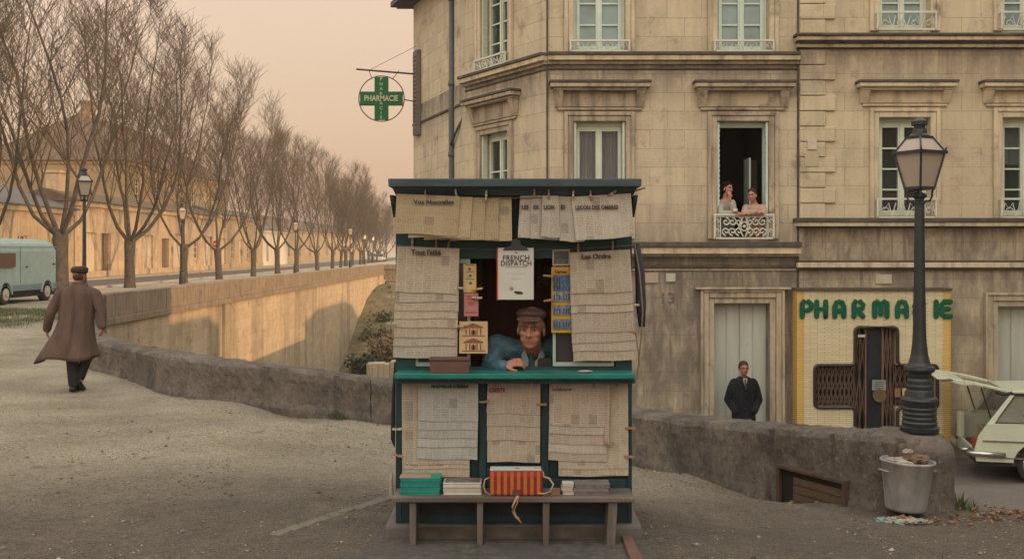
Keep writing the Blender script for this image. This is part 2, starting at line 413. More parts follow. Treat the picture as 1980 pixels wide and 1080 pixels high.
for k, (x, y, zb, h) in enumerate(dense):
    a = dense[max(k-1,0)]; c = dense[min(k+1, len(dense)-1)]
    d = Vector((c[0]-a[0], c[1]-a[1], 0)).normalized(); nrm = Vector((d.y, -d.x, 0))  # right of travel = lower side
    prof = [(-W2-.05, zb-.35), (-W2-.04, zb+.03), (-W2-.015, zb+h*.2), (-W2-.01, zb+h*.35), (-W2-.01, zb+h*.5), (-W2-.012, zb+h*.64), (-W2-.02, zb+h*.74), (-W2-.02, zb+h*.90), (-W2*.96, zb+h*.965), (-W2*.75, zb+h*.99), (0, zb+h*1.0), (W2*.8, zb+h*.985), (W2, zb+h*.93), (W2, zb-.5), (W2, -4), (W2, -10.5)]
    rings.append(mb.av([rough(rough((x+nrm.x*o_, y+nrm.y*o_, z), .010, 2.5), .019, 17) for o_, z in prof]))
    n = len(prof)
    if k % 23 in (7, 8) :
        for q_ in range(rings[-1], rings[-1]+8): mb.v[q_] = mb.v[q_]+nrm*.03-Vector((0,0,.015))
for a, b_ in zip(rings, rings[1:]):
    for j in range(n-1): mb.f.append([a+j, a+j+1, b_+j+1, b_+j])
o = mb.build('parapet_wall', M_par, smooth=False, fix=True)
tag(o, 'low lichened stone parapet curving behind the newspaper kiosk from the lamp pier', 'wall')
# far quay wall with its parapet, cornice and pilasters
M_qp = stone('quay parapet stone', (.235,.19,.145), 1.2, .45, (.06,.052,.045), 1.0, .7, sv=.6)
M_qw = stone('quay wall stone', (.42,.35,.25), 1.0, .42, (.085,.07,.06), .9, .45, vscale=.6, sv=.85, dirt=1.0)
qr = empty('quay_wall', (-12.4, 60, 0), 'tall sunlit retaining wall of the far quay with vertical stains', 'wall')
q = MB(); 
for k in range(46):
    y0 = 31+k*1.5; y1 = min(100, y0+1.5-.006)
    q.box(-12.85+RND.uniform(-.006,.006), -12.35+RND.uniform(-.01,.01), y0, y1, -.2, .55+RND.uniform(-.012,.012))
q.box(-12.85, 12, 100.2, 100.7, -.9, .55)
q.build('parapet', M_qp, qr, bevel=.02)
q = MB(); q.box(-12.8, -12.28, 31, 100, -.42, -.2); q.box(-12.2, 12, 99.9, 100.3, -1.1, -.9); q.build('cornice', M_qp, qr, bevel=.02)
q = MB(); q.box(-12.9, -12.4, 31, 100, -10.5, -.42); q.box(-12.3, 12, 100.1, 100.6, -10.5, -1.1); q.build('wall', M_qw, qr)
for y0, wd in ((44.3,.5),(96,1.6)):
    q = MB(); q.box(-12.4, -12.4+.12, y0, y0+wd, -10, -.43); q.build('pilaster', M_qw, qr, bevel=.02)
# lower sunlit wall at the bank
# ---------------------------------------------------------------- shrubs
M_leafs = [mat('shrub leaf dark', (.045,.05,.025), .8, .3, 3, bmp=0), mat('shrub leaf olive', (.11,.10,.045), .8, .3, 3, bmp=0), mat('dry shrub leaf', (.22,.15,.07), .8, .3, 3, bmp=0)]
M_stem = mat('stem bark', (.07,.055,.04), .9, .2, 6)
def shrub(name, loc, r, h, n, m, label, cat='shrub', group=None, size=.12, seed=0):
    rr = random.Random(seed); root = empty(name, loc, label, cat, group); st = MB()
    tips = []
    for k in range(9):
        a = rr.uniform(0, 6.28); t = rr.uniform(.3, 1); p1 = Vector((math.cos(a)*r*t*.5, math.sin(a)*r*t*.5, h*.5)); p2 = Vector((math.cos(a)*r*t*.9, math.sin(a)*r*t*.9, h*rr.uniform(.6, .95)))
        st.tube([(0,0,-.1), p1, p2], [.03*h, .02*h, .006*h], 4); tips += [p1, p2, (p1+p2)/2]
    so = st.build('stem', M_stem, root, world=False)
    lf = MB()
    for k in range(n):
        c = rr.choice(tips) + Vector((rr.gauss(0, r*.22), rr.gauss(0, r*.22), rr.gauss(0, h*.14)))
        if c.z < 0: c.z = abs(c.z)*.3
        d1 = Vector((rr.gauss(0,1), rr.gauss(0,1), rr.gauss(0,1))).normalized()*size*rr.uniform(.5, 1.2); d2 = d1.cross(Vector((rr.gauss(0,1), rr.gauss(0,1), rr.gauss(0,1)))).normalized()*size*.45
        i = lf.av([c-d1, c+d2, c+d1, c-d2]); lf.f.append([i, i+1, i+2, i+3])
    lf.build('foliage', m, root, world=False, fix=False)
    return root
SH = [(716,'dark round bush at the top of the bank beside the kiosk',747,600,92,1.0,2.9,0),
      (0,'grey green bush in the middle of the bank below the dark one',742,640,84,1.3,2.2,0),
      (0,'olive bush spreading beside the foot of the sunlit quay wall',722,665,80,1.1,2.0,1),
      (0,'dry golden bush low on the bank beside the kiosk counter',744,690,72,1.2,2.2,2),
      (0,'small dark bush at the lowest corner of the quay wall',703,716,66,1.2,1.6,0),
      (0,'pale dry scrub just under the dark round bush',735,618,88,1.2,1.3,2)]
for i, (_, lb, px, py, d, r, h, mi) in enumerate(SH):
    p = P(px, py, d); p.z -= h*.45
    shrub('shrub', p, r, h, 1500, M_leafs[mi], lb, size=.2, seed=i, group='bushes on the bank below the quay')
rk = MB(); p = P(735, 716, 60)
for k in range(5):
    rk.box(p.x-.8+k*.34, p.x-.47+k*.34, p.y, p.y+1, p.z-2.5, p.z+.45+RND.uniform(-.1,.1))
o = rk.build('low_wall', M_qw, bevel=.04); tag(o, 'short sunlit stub of stone wall at the foot of the bushes', 'wall')
# bank that carries them
bk = MB(); n1, n2 = 14, 24
for i in range(n1+1):
    for j in range(n2+1):
        y = 60+40*j/n2; zt = -9.2+7.9*sst(62, 96, y); x = -12.35+ (13.*i/n1)
        bk.v.append(Vector((x, y, zt+.35*mnoise.noise(Vector((x*.4, y*.4, 1))))))
for i in range(n1):
    for j in range(n2): a = i*(n2+1)+j; bk.f.append([a, a+n2+1, a+n2+2, a+1])
tag(bk.build('embankment', mat('bank scrub', (.13,.11,.06), .95, .5, 1.5, c2=(.22,.17,.09), bmp=.6, dist=.2), smooth=True, fix=False), kind='structure')
# ================================================================ TREES
M_bark = mat('plane bark', (.055,.048,.042), .9, .35, 5, c2=(.13,.11,.088), bmp=.5, dist=.03)
M_twig = mat('twigs', (.085,.069,.049), .9, .25, 3, bmp=0)
def make_tree(seed, H):
    rr = random.Random(seed); root = empty('plane_tree', (0,0,0)); tr = MB(); cr = MB()
    fork = 1.95+rr.uniform(-.1, .2)
    tr.tube([(0,0,-.2),(.0,0,.15),(.02,0,fork*.6),(0,.02,fork),(0,0,fork+.25)], [.34,.26,.225,.26,.22], 12)
    def grow(p, d, L, r, lvl, mbd, side=5):
        n = 9 if lvl == 0 else (6 if lvl < 2 else 4); pts = [p]; dirs = []
        for k in range(n):
            up = .22 if lvl == 0 else (.13 if lvl == 1 else .07)
            if lvl == 0: up = .62 if k in (1, 2, 3) else .12
            d = (d + Vector((rr.gauss(0,.12), rr.gauss(0,.12), up*(.6 if lvl else .9)))).normalized()
            pts.append(pts[-1]+d*L/n); dirs.append(d)
        rs = [max(r*(1-.82*k/n), .0055) for k in range(n+1)]
        mbd.tube(pts, rs, side, cap=False); return pts, dirs, rs
    nl = rr.randint(5, 6)
    for i in range(nl):
        a = 6.283*i/nl+rr.uniform(-.3, .3); tilt = rr.uniform(.9, 1.8) if i else .2
        d = Vector((math.cos(a)*tilt, math.sin(a)*tilt, 1)).normalized()
        L = (H-fork)*rr.uniform(.92, 1.12)
        pts, dirs, rs = grow(Vector((0,0,fork-.05)), d, L, .088*rr.uniform(.8,1.1), 0, tr, 7)
        for k in range(2, 10):
            ns = (3 if rr.random() < .45 else 2)
            for s_ in range(ns):
                a2 = rr.uniform(0, 6.283); dd = (dirs[min(k,8)]*.45 + Vector((math.cos(a2)*.72, math.sin(a2)*.72, rr.uniform(.45,1.1)))).normalized()
                L2 = max(.9, (H-pts[k].z)*rr.uniform(.28, .62)+.7)
                p2, d2, r2 = grow(pts[k], dd, L2, max(rs[k]*.38, .014), 1, cr, 4)
                for q_ in range(1, 7):
                    for u_ in range(2):
                        a3 = rr.uniform(0, 6.283); d3 = (d2[min(q_,5)]*.7+Vector((math.cos(a3)*.8, math.sin(a3)*.8, rr.uniform(0,.7)))).normalized()
                        L3 = rr.uniform(.7, 1.9)*(1.1-q_*.08)
                        p3, dd3, r3 = grow(p2[q_], d3, L3, .0095, 2, cr, 3)
                        for v_ in (1,2,3):
                            if rr.random() < .6:
                                a4 = rr.uniform(0, 6.283); d4 = (dd3[v_]*.8+Vector((math.cos(a4), math.sin(a4), .4))*.8).normalized()
                                e = p3[v_]+d4*rr.uniform(.35, .9); cr.tube([p3[v_], (p3[v_]+e)/2+Vector((0,0,.04)), e], [.008,.007,.005], 3, cap=False)
    tr.build('trunk', M_bark, root, smooth=True, world=False, fix=False)
    cr.build('crown', M_twig, root, world=False, fix=False)
    return root
protos = [make_tree(s_, 12.0) for s_ in (3, 11, 23, 41)]
tp = [(40, -20.6, 1.12), (41.6, -18.0, 1.15)] + [(41.6+7.6*k, -18.0-(.0 if k < 9 else (k-8)*.42), [.97,.93,.86,.88,.80,.84,.78,.82,.76,.80,.74,.77,.72,.74,.68,.70,.66,.68,.64][k-1]) for k in range(1, 20)]
ords = ['first','second','third','fourth','fifth','sixth','seventh','eighth','ninth','tenth','eleventh','twelfth','thirteenth','fourteenth','fifteenth','sixteenth','seventeenth','eighteenth','nineteenth','twentieth','twenty-first','twenty-second']
for i, (y, x, s_) in enumerate(tp):
    o = protos[i] if i < 4 else copy_tree(protos[i % 4])
    o.location = (x+RND.uniform(-.25,.25), y+(RND.uniform(-.9,.9) if i > 2 else 0), .1); o.rotation_euler = (RND.gauss(0,.035), RND.gauss(0,.035), RND.uniform(0, 6.28)); w_ = RND.uniform(.82,1.04); o.scale = (s_*w_, s_*w_, s_*RND.uniform(.95,1.06))
    lb = {0: 'bare plane tree cut by the left edge of the photo behind the blue van', 1: 'dark bare plane tree with thick trunk between the van and the walking man'}.get(i, f'bare plane tree in the quay row, {ords[i-2]} beyond the one behind the walking man')
    tag(o, lb, 'tree', 'bare plane trees along the quay')
# ================================================================ FAR LEFT BUILDINGS
M_warm = stone('warm far stone', (.37,.305,.22), .8, .4, (.15,.12,.09), .6, .85)
M_warm2 = stone('far render', (.27,.205,.13), .8, .4, (.15,.12,.09), .5, .9)
M_warm3 = stone('stained garage render', (.43,.35,.255), 1.4, .6, (.13,.105,.08), .9, .8, sv=.7, vscale=2)
M_slate = mat('slate roof', (.10,.095,.095), .7, .2, 4, stretch=(1,1,4))
M_tile = mat('old tile roof', (.12,.085,.058), .9, .3, 3, stretch=(3,3,1))
M_wdoor = mat('pale painted door', (.55,.48,.38), .6, .08, 3)
M_ddoor = mat('brown far door', (.16,.12,.09), .6, .1, 3)
M_dkglass = glass('far glass', (.05,.05,.05))
M_zinc = mat('zinc gutter', (.22,.24,.25), .5, .15, 6, metal=.3)
def house(name, x0, x1, y0, y1, zt, roofh, label, wall, roof, openings, base=.08, hip=False, group=None, flat=False):
    root = empty(name, (x1, (y0+y1)/2, 0), label, 'building', group)
    # openings on +X face: (y, width, z0, z1, kind)
    T = .3
    ys_ = sorted(set([y0, y1] + [o[0]-o[1]/2 for o in openings] + [o[0]+o[1]/2 for o in openings])); zs = sorted(set([base, zt] + [o[2] for o in openings] + [o[3] for o in openings]))
    m = MB()
    for a, b_ in zip(ys_, ys_[1:]):
        for c, d in zip(zs, zs[1:]):
            cy, cz = (a+b_)/2, (c+d)/2
            if any(abs(cy-o[0]) < o[1]/2 and o[2] < cz < o[3] for o in openings): continue
            m.box(x1-T, x1, a, b_, c, d)
    m.box(x0, x0+T, y0, y1, base, zt); m.box(x0+T, x1-T, y0, y0+T, base, zt); m.box(x0+T, x1-T, y1-T, y1, base, zt); m.box(x0+T, x1-T, y0+T, y1-T, zt-.2, zt-.01)
    m.build('wall', wall, root)
    cn = MB(); cn.box(x1, x1+.18, y0-.1, y1+.1, zt-.28, zt); cn.box(x1, x1+.07, y0, y1, base, base+.5); cn.box(x0-.1, x1, y0-.12, y0, zt-.25, zt); cn.build('cornice', wall, root)
    if not flat:
        r = MB(); e = .3; xm = (x0+x1)/2; hp = min((x1-x0)/2, (y1-y0)/2) if hip else -.0
        A = [(x0-e,y0-e,zt),(x1+e,y0-e,zt),(x1+e,y1+e,zt),(x0-e,y1+e,zt)]; i = r.av(A+[(p[0],p[1],zt+.08) for p in A]+[(xm,y0+hp-(0 if hip else e),zt+roofh),(xm,y1-hp+(0 if hip else e),zt+roofh)])
        r.f += [[i,i+3,i+2,i+1],[i,i+1,i+5,i+4],[i+1,i+2,i+6,i+5],[i+2,i+3,i+7,i+6],[i+3,i,i+4,i+7],[i+4,i+5,i+8],[i+6,i+7,i+9],[i+5,i+6,i+9,i+8],[i+7,i+4,i+8,i+9]]
        ro = r.build('roof', roof, root)
        ch = MB(); ch.box(xm-.4, xm+.4, y0+hp+1.0, y0+hp+2.2, zt+roofh-.9, zt+roofh+1.0); ch.box(xm-.5, xm+.5, y0+hp+.9, y0+hp+2.3, zt+roofh+1.0, zt+roofh+1.15); ch.build('chimney', wall, ro)
    for (y, wd, z0, z1, kd) in openings:
        d = MB()
        if kd in ('door', 'dark'):
            d.box(x1-.25, x1-.19, y-wd/2, y+wd/2, z0, z1)
            for k in range(1, int(wd/.5)+1): d.box(x1-.19, x1-.17, y-wd/2+k*wd/(int(wd/.5)+1)-.02, y-wd/2+k*wd/(int(wd/.5)+1)+.02, z0, z1)
            d.box(x1-.19, x1-.16, y-wd/2, y+wd/2, (z0+z1)/2-.06, (z0+z1)/2+.06)
            d.build('door', M_wdoor if kd == 'door' else M_ddoor, root)
        else:
            d.box(x1-.2, x1-.14, y-wd/2, y-wd/2+.08, z0, z1); d.box(x1-.2, x1-.14, y+wd/2-.08, y+wd/2, z0, z1); d.box(x1-.2, x1-.14, y-.04, y+.04, z0, z1)
            for k in range(4): zz = z0+(z1-z0-.06)*k/3; d.box(x1-.21, x1-.15, y-wd/2, y+wd/2, zz, zz+.06)
            fo = d.build('window', M_wdoor, root)
            g = MB(); g.box(x1-.19, x1-.17, y-wd/2, y+wd/2, z0, z1); g.build('pane', M_dkglass, fo)
            s_ = MB(); s_.box(x1, x1+.1, y-wd/2-.1, y+wd/2+.1, z0-.12, z0); s_.build('sill', wall, fo)
    return root
house('building', -36, -26.5, 38, 62.5, 4.3, 1.7, 'low pale house with grey slate roof behind the blue van', M_warm, M_slate,
      [(41,1.1,1.1,2.7,'w'),(44.5,1.1,.1,2.6,'dark'),(48,1.1,1.1,2.7,'w'),(52,2.4,.1,2.9,'door'),(56,1.1,1.1,2.7,'w'),(60,1.0,.1,2.6,'dark')], group='houses along the far side of the road')
house('building', -30.3, -26.6, 63, 93, 4.9, .8, 'long low garage building with tall pale doors behind the second and third trees', M_warm3, M_tile,
      [(65.2,2.2,.1,3.0,'door'),(67.8,1.6,.1,3.0,'dark'),(72.5,1.4,.1,3.2,'door'),(75.6,2.2,.1,3.0,'door'),(79.4,1.6,.1,2.8,'dark'),(82.6,2.2,.1,3.2,'door'),(87,1.3,1.2,2.7,'w'),(90.5,2.4,.1,3.1,'door')], flat=False, group='houses along the far side of the road')
house('building', -42.5, -30.8, 82, 112, 9.0, 4.6, 'big tall house with brown hipped roof rising behind the crowns of the trees', M_warm2, M_tile,
      [(y, 1.2, 5.9, 7.8, 'w') for y in (85, 90, 95, 100, 105, 109)], hip=True, group='houses along the far side of the road')
house('building', -54, -44, 62, 84, 8.4, 1.5, 'tall orange lit house at the far left above the grey slate roof', M_warm2, M_slate,
      [(y, 1.1, z, z+1.7, 'w') for y in (66, 71, 76, 81) for z in (5.6, 2.4)], group='houses along the far side of the road')
house('building', -30.5, -27.0, 94, 112, 5.2, .8, 'pale house seen between the trunks just past the no entry sign', M_warm, M_slate,
      [(y, 1.3, .1 if y % 2 else 1.1, 3.0, 'door' if y % 2 else 'w') for y in (97, 100, 103, 106, 109)]+[(y, 1.1, 3.9, 5.4, 'w') for y in (97, 103, 109)], group='houses along the far side of the road')
house('building', -42, -30, 113, 138, 4.4, 1.6, 'white house with dark slate roof and a door seen low between far trunks', mat('whitewash', (.6,.56,.48), .9, .08, 3), M_slate,
      [(116,1.6,.1,2.8,'dark'),(121,1.2,1.1,2.8,'w'),(127,1.2,.1,2.8,'dark'),(133,1.2,1.1,2.8,'w')], group='houses along the far side of the road')
house('building', -46, -33, 140, 230, 5.0, 2.5, 'distant row of houses at the end of the road', M_warm, M_tile,
      [(145+8*k,1.3,1.1,2.8,'w') for k in range(10)], group='houses along the far side of the road')
# no entry sign
M_dk = mat('dark painted iron', (.014,.020,.026), .45, .25, 12, spec=.5, bmp=.1, worn=((.05,.05,.05), 6, .62))
rs_ = empty('road_sign', P(419, 517, 90), 'small round red and white no entry sign on a grey post beyond the trees', 'road sign')
rs_.location.z = .1; WM[rs_.name] = Matrix.Translation(rs_.location); L = rs_.location
m = MB(); m.tube([(L.x,L.y,.1),(L.x,L.y,2.6)], .035, 8); m.build('post', M_zinc, rs_)
m = MB(); m.tube([(L.x,L.y-.06,2.45),(L.x,L.y-.03,2.45)], .33, 20); dsk = m.build('disc', mat('sign red', (.5,.03,.02), .5, .05, 3), rs_)
m = MB(); m.box(L.x-.24, L.x+.24, L.y-.075, L.y-.06, 2.39, 2.51); m.build('bar', mat('sign white', (.7,.68,.62), .5, .05, 3), dsk)
# ================================================================ STREET LAMPS
M_lampglass = mat('frosted lamp glass', (.50,.43,.36), .35, .1, 3, bmp=.02, spec=.5)
M_lampglass.node_tree.nodes['Principled BSDF'].inputs['Transmission Weight'].default_value = .25
M_bulb = mat('lamp bulb', (.6,.5,.3), .4, .05, 3, bmp=0)
def lantern(root, z0, sc, rot, lit=False, world=False, off=Vector((0,0,0))):
    # glass body: bottom half width .115*sc*..., drawn in metres around the post axis
    Rm = Matrix.Rotation(rot, 3, 'Z')
    def tf(p): return Rm @ Vector((p.x*sc, p.y*sc, p.z*sc)) + Vector((0,0,z0)) + off
    cb, ct = .098, .172; h = .355
    m = MB(tf)
    for a, b_ in ((0,1),(1,2),(2,3),(3,0)):
        cs = [(-1,-1),(1,-1),(1,1),(-1,1)]
        A, B = cs[a], cs[b_]
        m.hexa([(A[0]*cb*.93,A[1]*cb*.93,.0),(B[0]*cb*.93,B[1]*cb*.93,.0),(B[0]*cb*.88,B[1]*cb*.88,.0),(A[0]*cb*.88,A[1]*cb*.88,.0),
                (A[0]*ct*.95,A[1]*ct*.95,h),(B[0]*ct*.95,B[1]*ct*.95,h),(B[0]*ct*.92,B[1]*ct*.92,h),(A[0]*ct*.92,A[1]*ct*.92,h)])
        m.hexa([(A[0]*ct*.95,A[1]*ct*.95,h+.02),(B[0]*ct*.95,B[1]*ct*.95,h+.02),(B[0]*ct*.9,B[1]*ct*.9,h+.02),(A[0]*ct*.9,A[1]*ct*.9,h+.02),
                (A[0]*.088,A[1]*.088,h+.155),(B[0]*.088,B[1]*.088,h+.155),(B[0]*.084,B[1]*.084,h+.155),(A[0]*.084,A[1]*.084,h+.155)])
    g = m.build('lamp_glass', M_lampglass if not lit else M_litglass, root, world=world)
    m = MB(tf)
    cs = [(-1,-1),(1,-1),(1,1),(-1,1)]
    for k in range(4):
        A, B = cs[k], cs[(k+1) % 4]
        m.bar((A[0]*cb,A[1]*cb,-.01),(A[0]*ct,A[1]*ct,h+.01), .02, .02)
        m.bar((A[0]*cb,A[1]*cb,0),(B[0]*cb,B[1]*cb,0), .028, .03); m.bar((A[0]*(ct+.012),A[1]*(ct+.012),h+.005),(B[0]*(ct+.012),B[1]*(ct+.012),h+.005), .022, .03)
        m.bar((A[0]*ct,A[1]*ct,h+.01),(A[0]*.088,A[1]*.088,h+.16), .018, .018); m.bar((A[0]*.088,A[1]*.088,h+.16),(B[0]*.088,B[1]*.088,h+.16), .024, .024)
        m.bar((A[0]*ct,A[1]*ct,h),(A[0]*ct*1.04,A[1]*ct*1.04,h+.05), .012, .012)
    m.build('lantern_frame', M_dk, root, world=world)
    m = MB(tf); m.lathe([(.10,h+.155),(.105,h+.175),(.075,h+.20),(.07,h+.245),(.052,h+.26),(.052,h+.275),(.078,h+.285),(.08,h+.325),(.05,h+.345),(.02,h+.365),(.004,h+.372)], n=16); m.build('lamp_cap', M_dk, root, smooth=False, world=world)
    m = MB(tf)
    for k in range(4):
        A = cs[k]; m.tube([(A[0]*.025,A[1]*.025,-.135),(A[0]*.07,A[1]*.07,-.13),(A[0]*.085,A[1]*.085,-.08),(A[0]*.085,A[1]*.085,-.03),(A[0]*cb,A[1]*cb,0)], .011, 5)
    m.tube([(0,0,-.15),(0,0,.0)], .022, 8); m.ell((0,0,-.06), .035, 10, 6); m.build('bracket', M_dk, root, world=world)
    m = MB(tf); m.lathe([(.012,.0),(.02,.03),(.045,.10),(.045,.14),(.02,.19),(.005,.2)], n=10); m.build('bulb', M_bulb, root, world=world)
M_litglass = mat('lit lamp glass', (.7,.55,.35), .4, .05, 3, bmp=0)
_b = M_litglass.node_tree.nodes['Principled BSDF']; _b.inputs['Emission Color'].default_value = (1,.72,.38,1); _b.inputs['Emission Strength'].default_value = .55
# near lamp standing on the pier
LX, LY = 3.565, 9.05; LZ = .275; S_ = F/LY
lamp = empty('street_lamp', (LX, LY, LZ), 'tall dark iron lamp post with square lantern on the stone pier before the pharmacy', 'street lamp')
def yz(py): return CZ-(py-HY)/S_ - LZ
prof = [(38,832),(39,824),(34,822),(35,815),(33,812),(34,806),(32.5,803),(34,797),(32.5,794),(34,788),(32.5,785),(34,780),(35,776),(37,772),(35,768),(29,765),(27,755),(25.5,752),(26,745),(24.5,742),(24.5,735),(22,730),(23,727),(24,720),(29,717),(31,713),(30,708),(24,706),(21,700),(17,685),(14.5,665),(13,640),(12.5,600),(11.5,560),(10.8,500),(10.2,440),(9.7,395),(12,394),(12,390),(9.5,388),(9.5,384),(13,382),(15,378),(13,375),(8,373)]
m = MB(); m.lathe([(r*.94/S_, yz(y)) for r, y in prof], n=24)
m.build('post', M_dk, lamp, smooth=False, bevel=0, world=False)
lantern(lamp, yz(364), .86, R(27), world=False)
# quay lamps
def lamp_small(lit, H=3.3):
    root = empty('street_lamp'); m = MB()
    m.lathe([(.17,0),(.17,.1),(.14,.12),(.14,.5),(.16,.52),(.13,.56),(.10,.8),(.12,.83),(.07,.9),(.055,1.2),(.045,H-.4),(.06,H-.38),(.045,H-.34),(.04,H-.15),(.065,H-.12),(.03,H-.08)], n=14)
    m.build('post', M_dk, root, world=False); lantern(root, H, 1.08, R(27), lit, world=False); return root
la = lamp_small(False); lb_ = lamp_small(True)
specs = [(163, 28.6, 0, 3.26, 'grey street lamp above the walking man with the long coat'),
         (352, 50, 0, 3.3, 'street lamp standing against the third quay tree trunk'),
         (571, 76, 0, 3.3, 'street lamp in the middle of the quay tree row'),
         (677, 98, 0, 3.3, 'far street lamp with pale lantern, left of the three little lights'),
         (705, 133, 1, 3.3, 'leftmost of the three tiny lit lamps at the end of the quay'),
         (721, 152, 1, 3.3, 'middle of the three tiny lit lamps at the end of the quay'),
         (736, 172, 1, 3.3, 'rightmost of the three tiny lit lamps at the end of the quay')]
ua = ub = False
for px, d, lit, H, lab in specs:
    if lit: o = lb_ if not ub else copy_tree(lb_); ub = True
    else: o = la if not ua else copy_tree(la); ua = True
    o.location = ((px-990)*d/F, d, .08); tag(o, lab, 'street lamp', 'street lamps along the quay')
# ================================================================ VAN
M_van = mat('pale blue van paint', (.27,.36,.35), .5, .08, 3, bmp=.02, worn=((.22,.28,.28), 5, .60))
M_vband = mat('darker blue van paint', (.15,.21,.25), .5, .1, 3, bmp=.02)
M_tyre = mat('tyre rubber', (.03,.028,.027), .9, .2, 10)
M_hub = mat('pale hub paint', (.42,.38,.33), .5, .1, 5)
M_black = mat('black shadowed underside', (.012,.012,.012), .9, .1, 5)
van = empty('van', (-17.3, 35.2, .1), 'pale blue panel van with a brown board on its side parked beside the grass', 'van')
VX1, VX0, VY0, VY1 = -16.45, -18.3, 31.4, 37.35
m = MB(); sec = []
prof = [(VX0,.42),(VX0,1.75),(VX0+.12,2.0),(VX0+.35,2.12),((VX0+VX1)/2,2.18),(VX1-.35,2.12),(VX1-.12,2.0),(VX1,1.75),(VX1,.42)]
m.prism([(x, VY0, z+.1) for x, z in prof], (0,0,0), (0, VY1-VY0, 0)); body = m.build('body', M_van, van, bevel=.06)
m = MB(); m.box(VX1, VX1+.02, VY0, VY1-.05, .52, .72); m.box(VX1, VX1+.015, 33.0, 33.04, .75, 2.0); m.box(VX1, VX1+.015, 34.6, 34.62, .75, 2.0); m.box(VX1, VX1+.02, VY0, VY1, 1.98, 2.01); m.build('side_trim', M_vband, van)
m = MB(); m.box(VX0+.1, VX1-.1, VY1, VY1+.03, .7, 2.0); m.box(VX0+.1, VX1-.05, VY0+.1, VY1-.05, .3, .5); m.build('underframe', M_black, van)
for yy in (33.55, 36.55):
    m = MB(); m.tube([(VX1-.2, yy, .43), (VX1+.02, yy, .43)], .34, 20); wo = m.build('wheel', M_tyre, van, bevel=.03)
    m = MB(); m.tube([(VX1+.01, yy, .43), (VX1+.045, yy, .43)], .2, 16); m.tube([(VX1+.04, yy, .43), (VX1+.08, yy, .43)], .07, 12); m.build('hub', M_hub, wo)
    m = MB()
    for k in range(12):
        a0, a1 = math.pi*k/12, math.pi*(k+1)/12
        m.bar((VX1+.02, yy+.43*math.cos(a0), .43+.43*math.sin(a0)), (VX1+.02, yy+.43*math.cos(a1), .43+.43*math.sin(a1)), .06, .05, up=(1,0,0))
    m.build('wheel_arch', M_van, van)
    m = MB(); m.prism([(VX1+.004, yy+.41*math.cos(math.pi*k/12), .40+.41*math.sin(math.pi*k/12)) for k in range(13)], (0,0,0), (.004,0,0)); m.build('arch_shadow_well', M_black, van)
for k in range(1):
    m = MB(); m.tube([(VX0, 36.55, .43), (VX0+.2, 36.55, .43)], .34, 16); m.build('wheel', M_tyre, van)
    m = MB(); m.tube([(VX0, 33.55, .43), (VX0+.2, 33.55, .43)], .34, 16); m.build('wheel', M_tyre, van)
m = MB(); m.box(VX1+.02, VX1+.07, 32.1, 34.15, 1.32, 1.78); o = m.build('board', mat('brown board', (.12,.065,.045), .6, .2, 8), van)
m = MB(); m.box(VX1, VX1+.03, VY1-.3, VY1-.2, 1.35, 1.42); m.box(VX1, VX1+.04, 35.0, 35.08, 1.3, 1.34); m.build('fitting', M_black, van)
# distant cars
def far_car(name, px, d, c, lab):
    x = (px-990)*d/F; root = empty(name, (x, d, .1), lab, 'car', 'parked cars at the end of the road')
    M_ = mat('car paint %s' % (c,), c, .4, .05, 3, bmp=0)
    m = MB(); m.loft([((x,d+1.9,.55),.7,.2),((x,d+1.7,.58),.78,.28),((x,d-1.7,.6),.78,.3),((x,d-2.0,.55),.68,.2)], 14, (1,0,0), (0,0,1), .5); m.build('body', M_, root)
    m = MB(); m.loft([((x,d+1.0,.9),.6,.1),((x,d+.4,1.15),.62,.26),((x,d-1.0,1.15),.62,.26),((x,d-1.5,.95),.6,.1)], 14, (1,0,0), (0,0,1), .5); m.build('cabin', M_dkglass, root)
    for sx in (-.7, .7):
        for sy in (-1.2, 1.2): m = MB(); m.tube([(x+sx-.08,d+sy,.4),(x+sx+.08,d+sy,.4)], .3, 12); m.build('wheel', M_tyre, root)
far_car('parked_car', 722, 178, (.3,.31,.32), 'tiny grey car parked under the far trees, left of the pair')
far_car('parked_car', 735, 170, (.5,.5,.48), 'tiny pale car parked under the far trees, right of the pair')
# ================================================================ MAIN BUILDING
ZS = -1.86
def zpx(py, s=107.5): return CZ-(py-HY)/s
SB = 107.5; DB = 18.6
def upx(px): return (px-990)/SB
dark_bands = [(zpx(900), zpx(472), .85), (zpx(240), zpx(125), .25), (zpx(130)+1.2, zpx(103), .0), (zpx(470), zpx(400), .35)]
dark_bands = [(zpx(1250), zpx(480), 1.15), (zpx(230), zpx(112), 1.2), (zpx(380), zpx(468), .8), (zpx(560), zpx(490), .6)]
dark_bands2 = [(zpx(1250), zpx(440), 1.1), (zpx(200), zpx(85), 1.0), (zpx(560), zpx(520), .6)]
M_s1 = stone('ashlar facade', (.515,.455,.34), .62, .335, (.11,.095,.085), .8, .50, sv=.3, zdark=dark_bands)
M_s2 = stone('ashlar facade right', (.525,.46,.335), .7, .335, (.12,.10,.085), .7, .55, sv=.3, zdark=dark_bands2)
M_tr1 = stone('moulded stone', (.44,.38,.29), 1.4, 3, (.07,.06,.055), 1.0, 1, sv=.8, plain=True)
M_tr2 = stone('moulded stone clean', (.57,.50,.37), 1.4, 3, (.09,.075,.065), .85, 1, sv=.7, plain=True)
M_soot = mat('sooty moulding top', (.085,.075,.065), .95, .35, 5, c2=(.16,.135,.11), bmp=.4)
M_win = mat('pale green window paint', (.60,.67,.56), .5, .08, 6, bmp=.05)
M_win2 = mat('blue green window paint', (.58,.71,.64), .5, .08, 6, bmp=.05)
M_glass = glass('window glass', (.05,.065,.075), .06, alpha=.32, spec=.8)
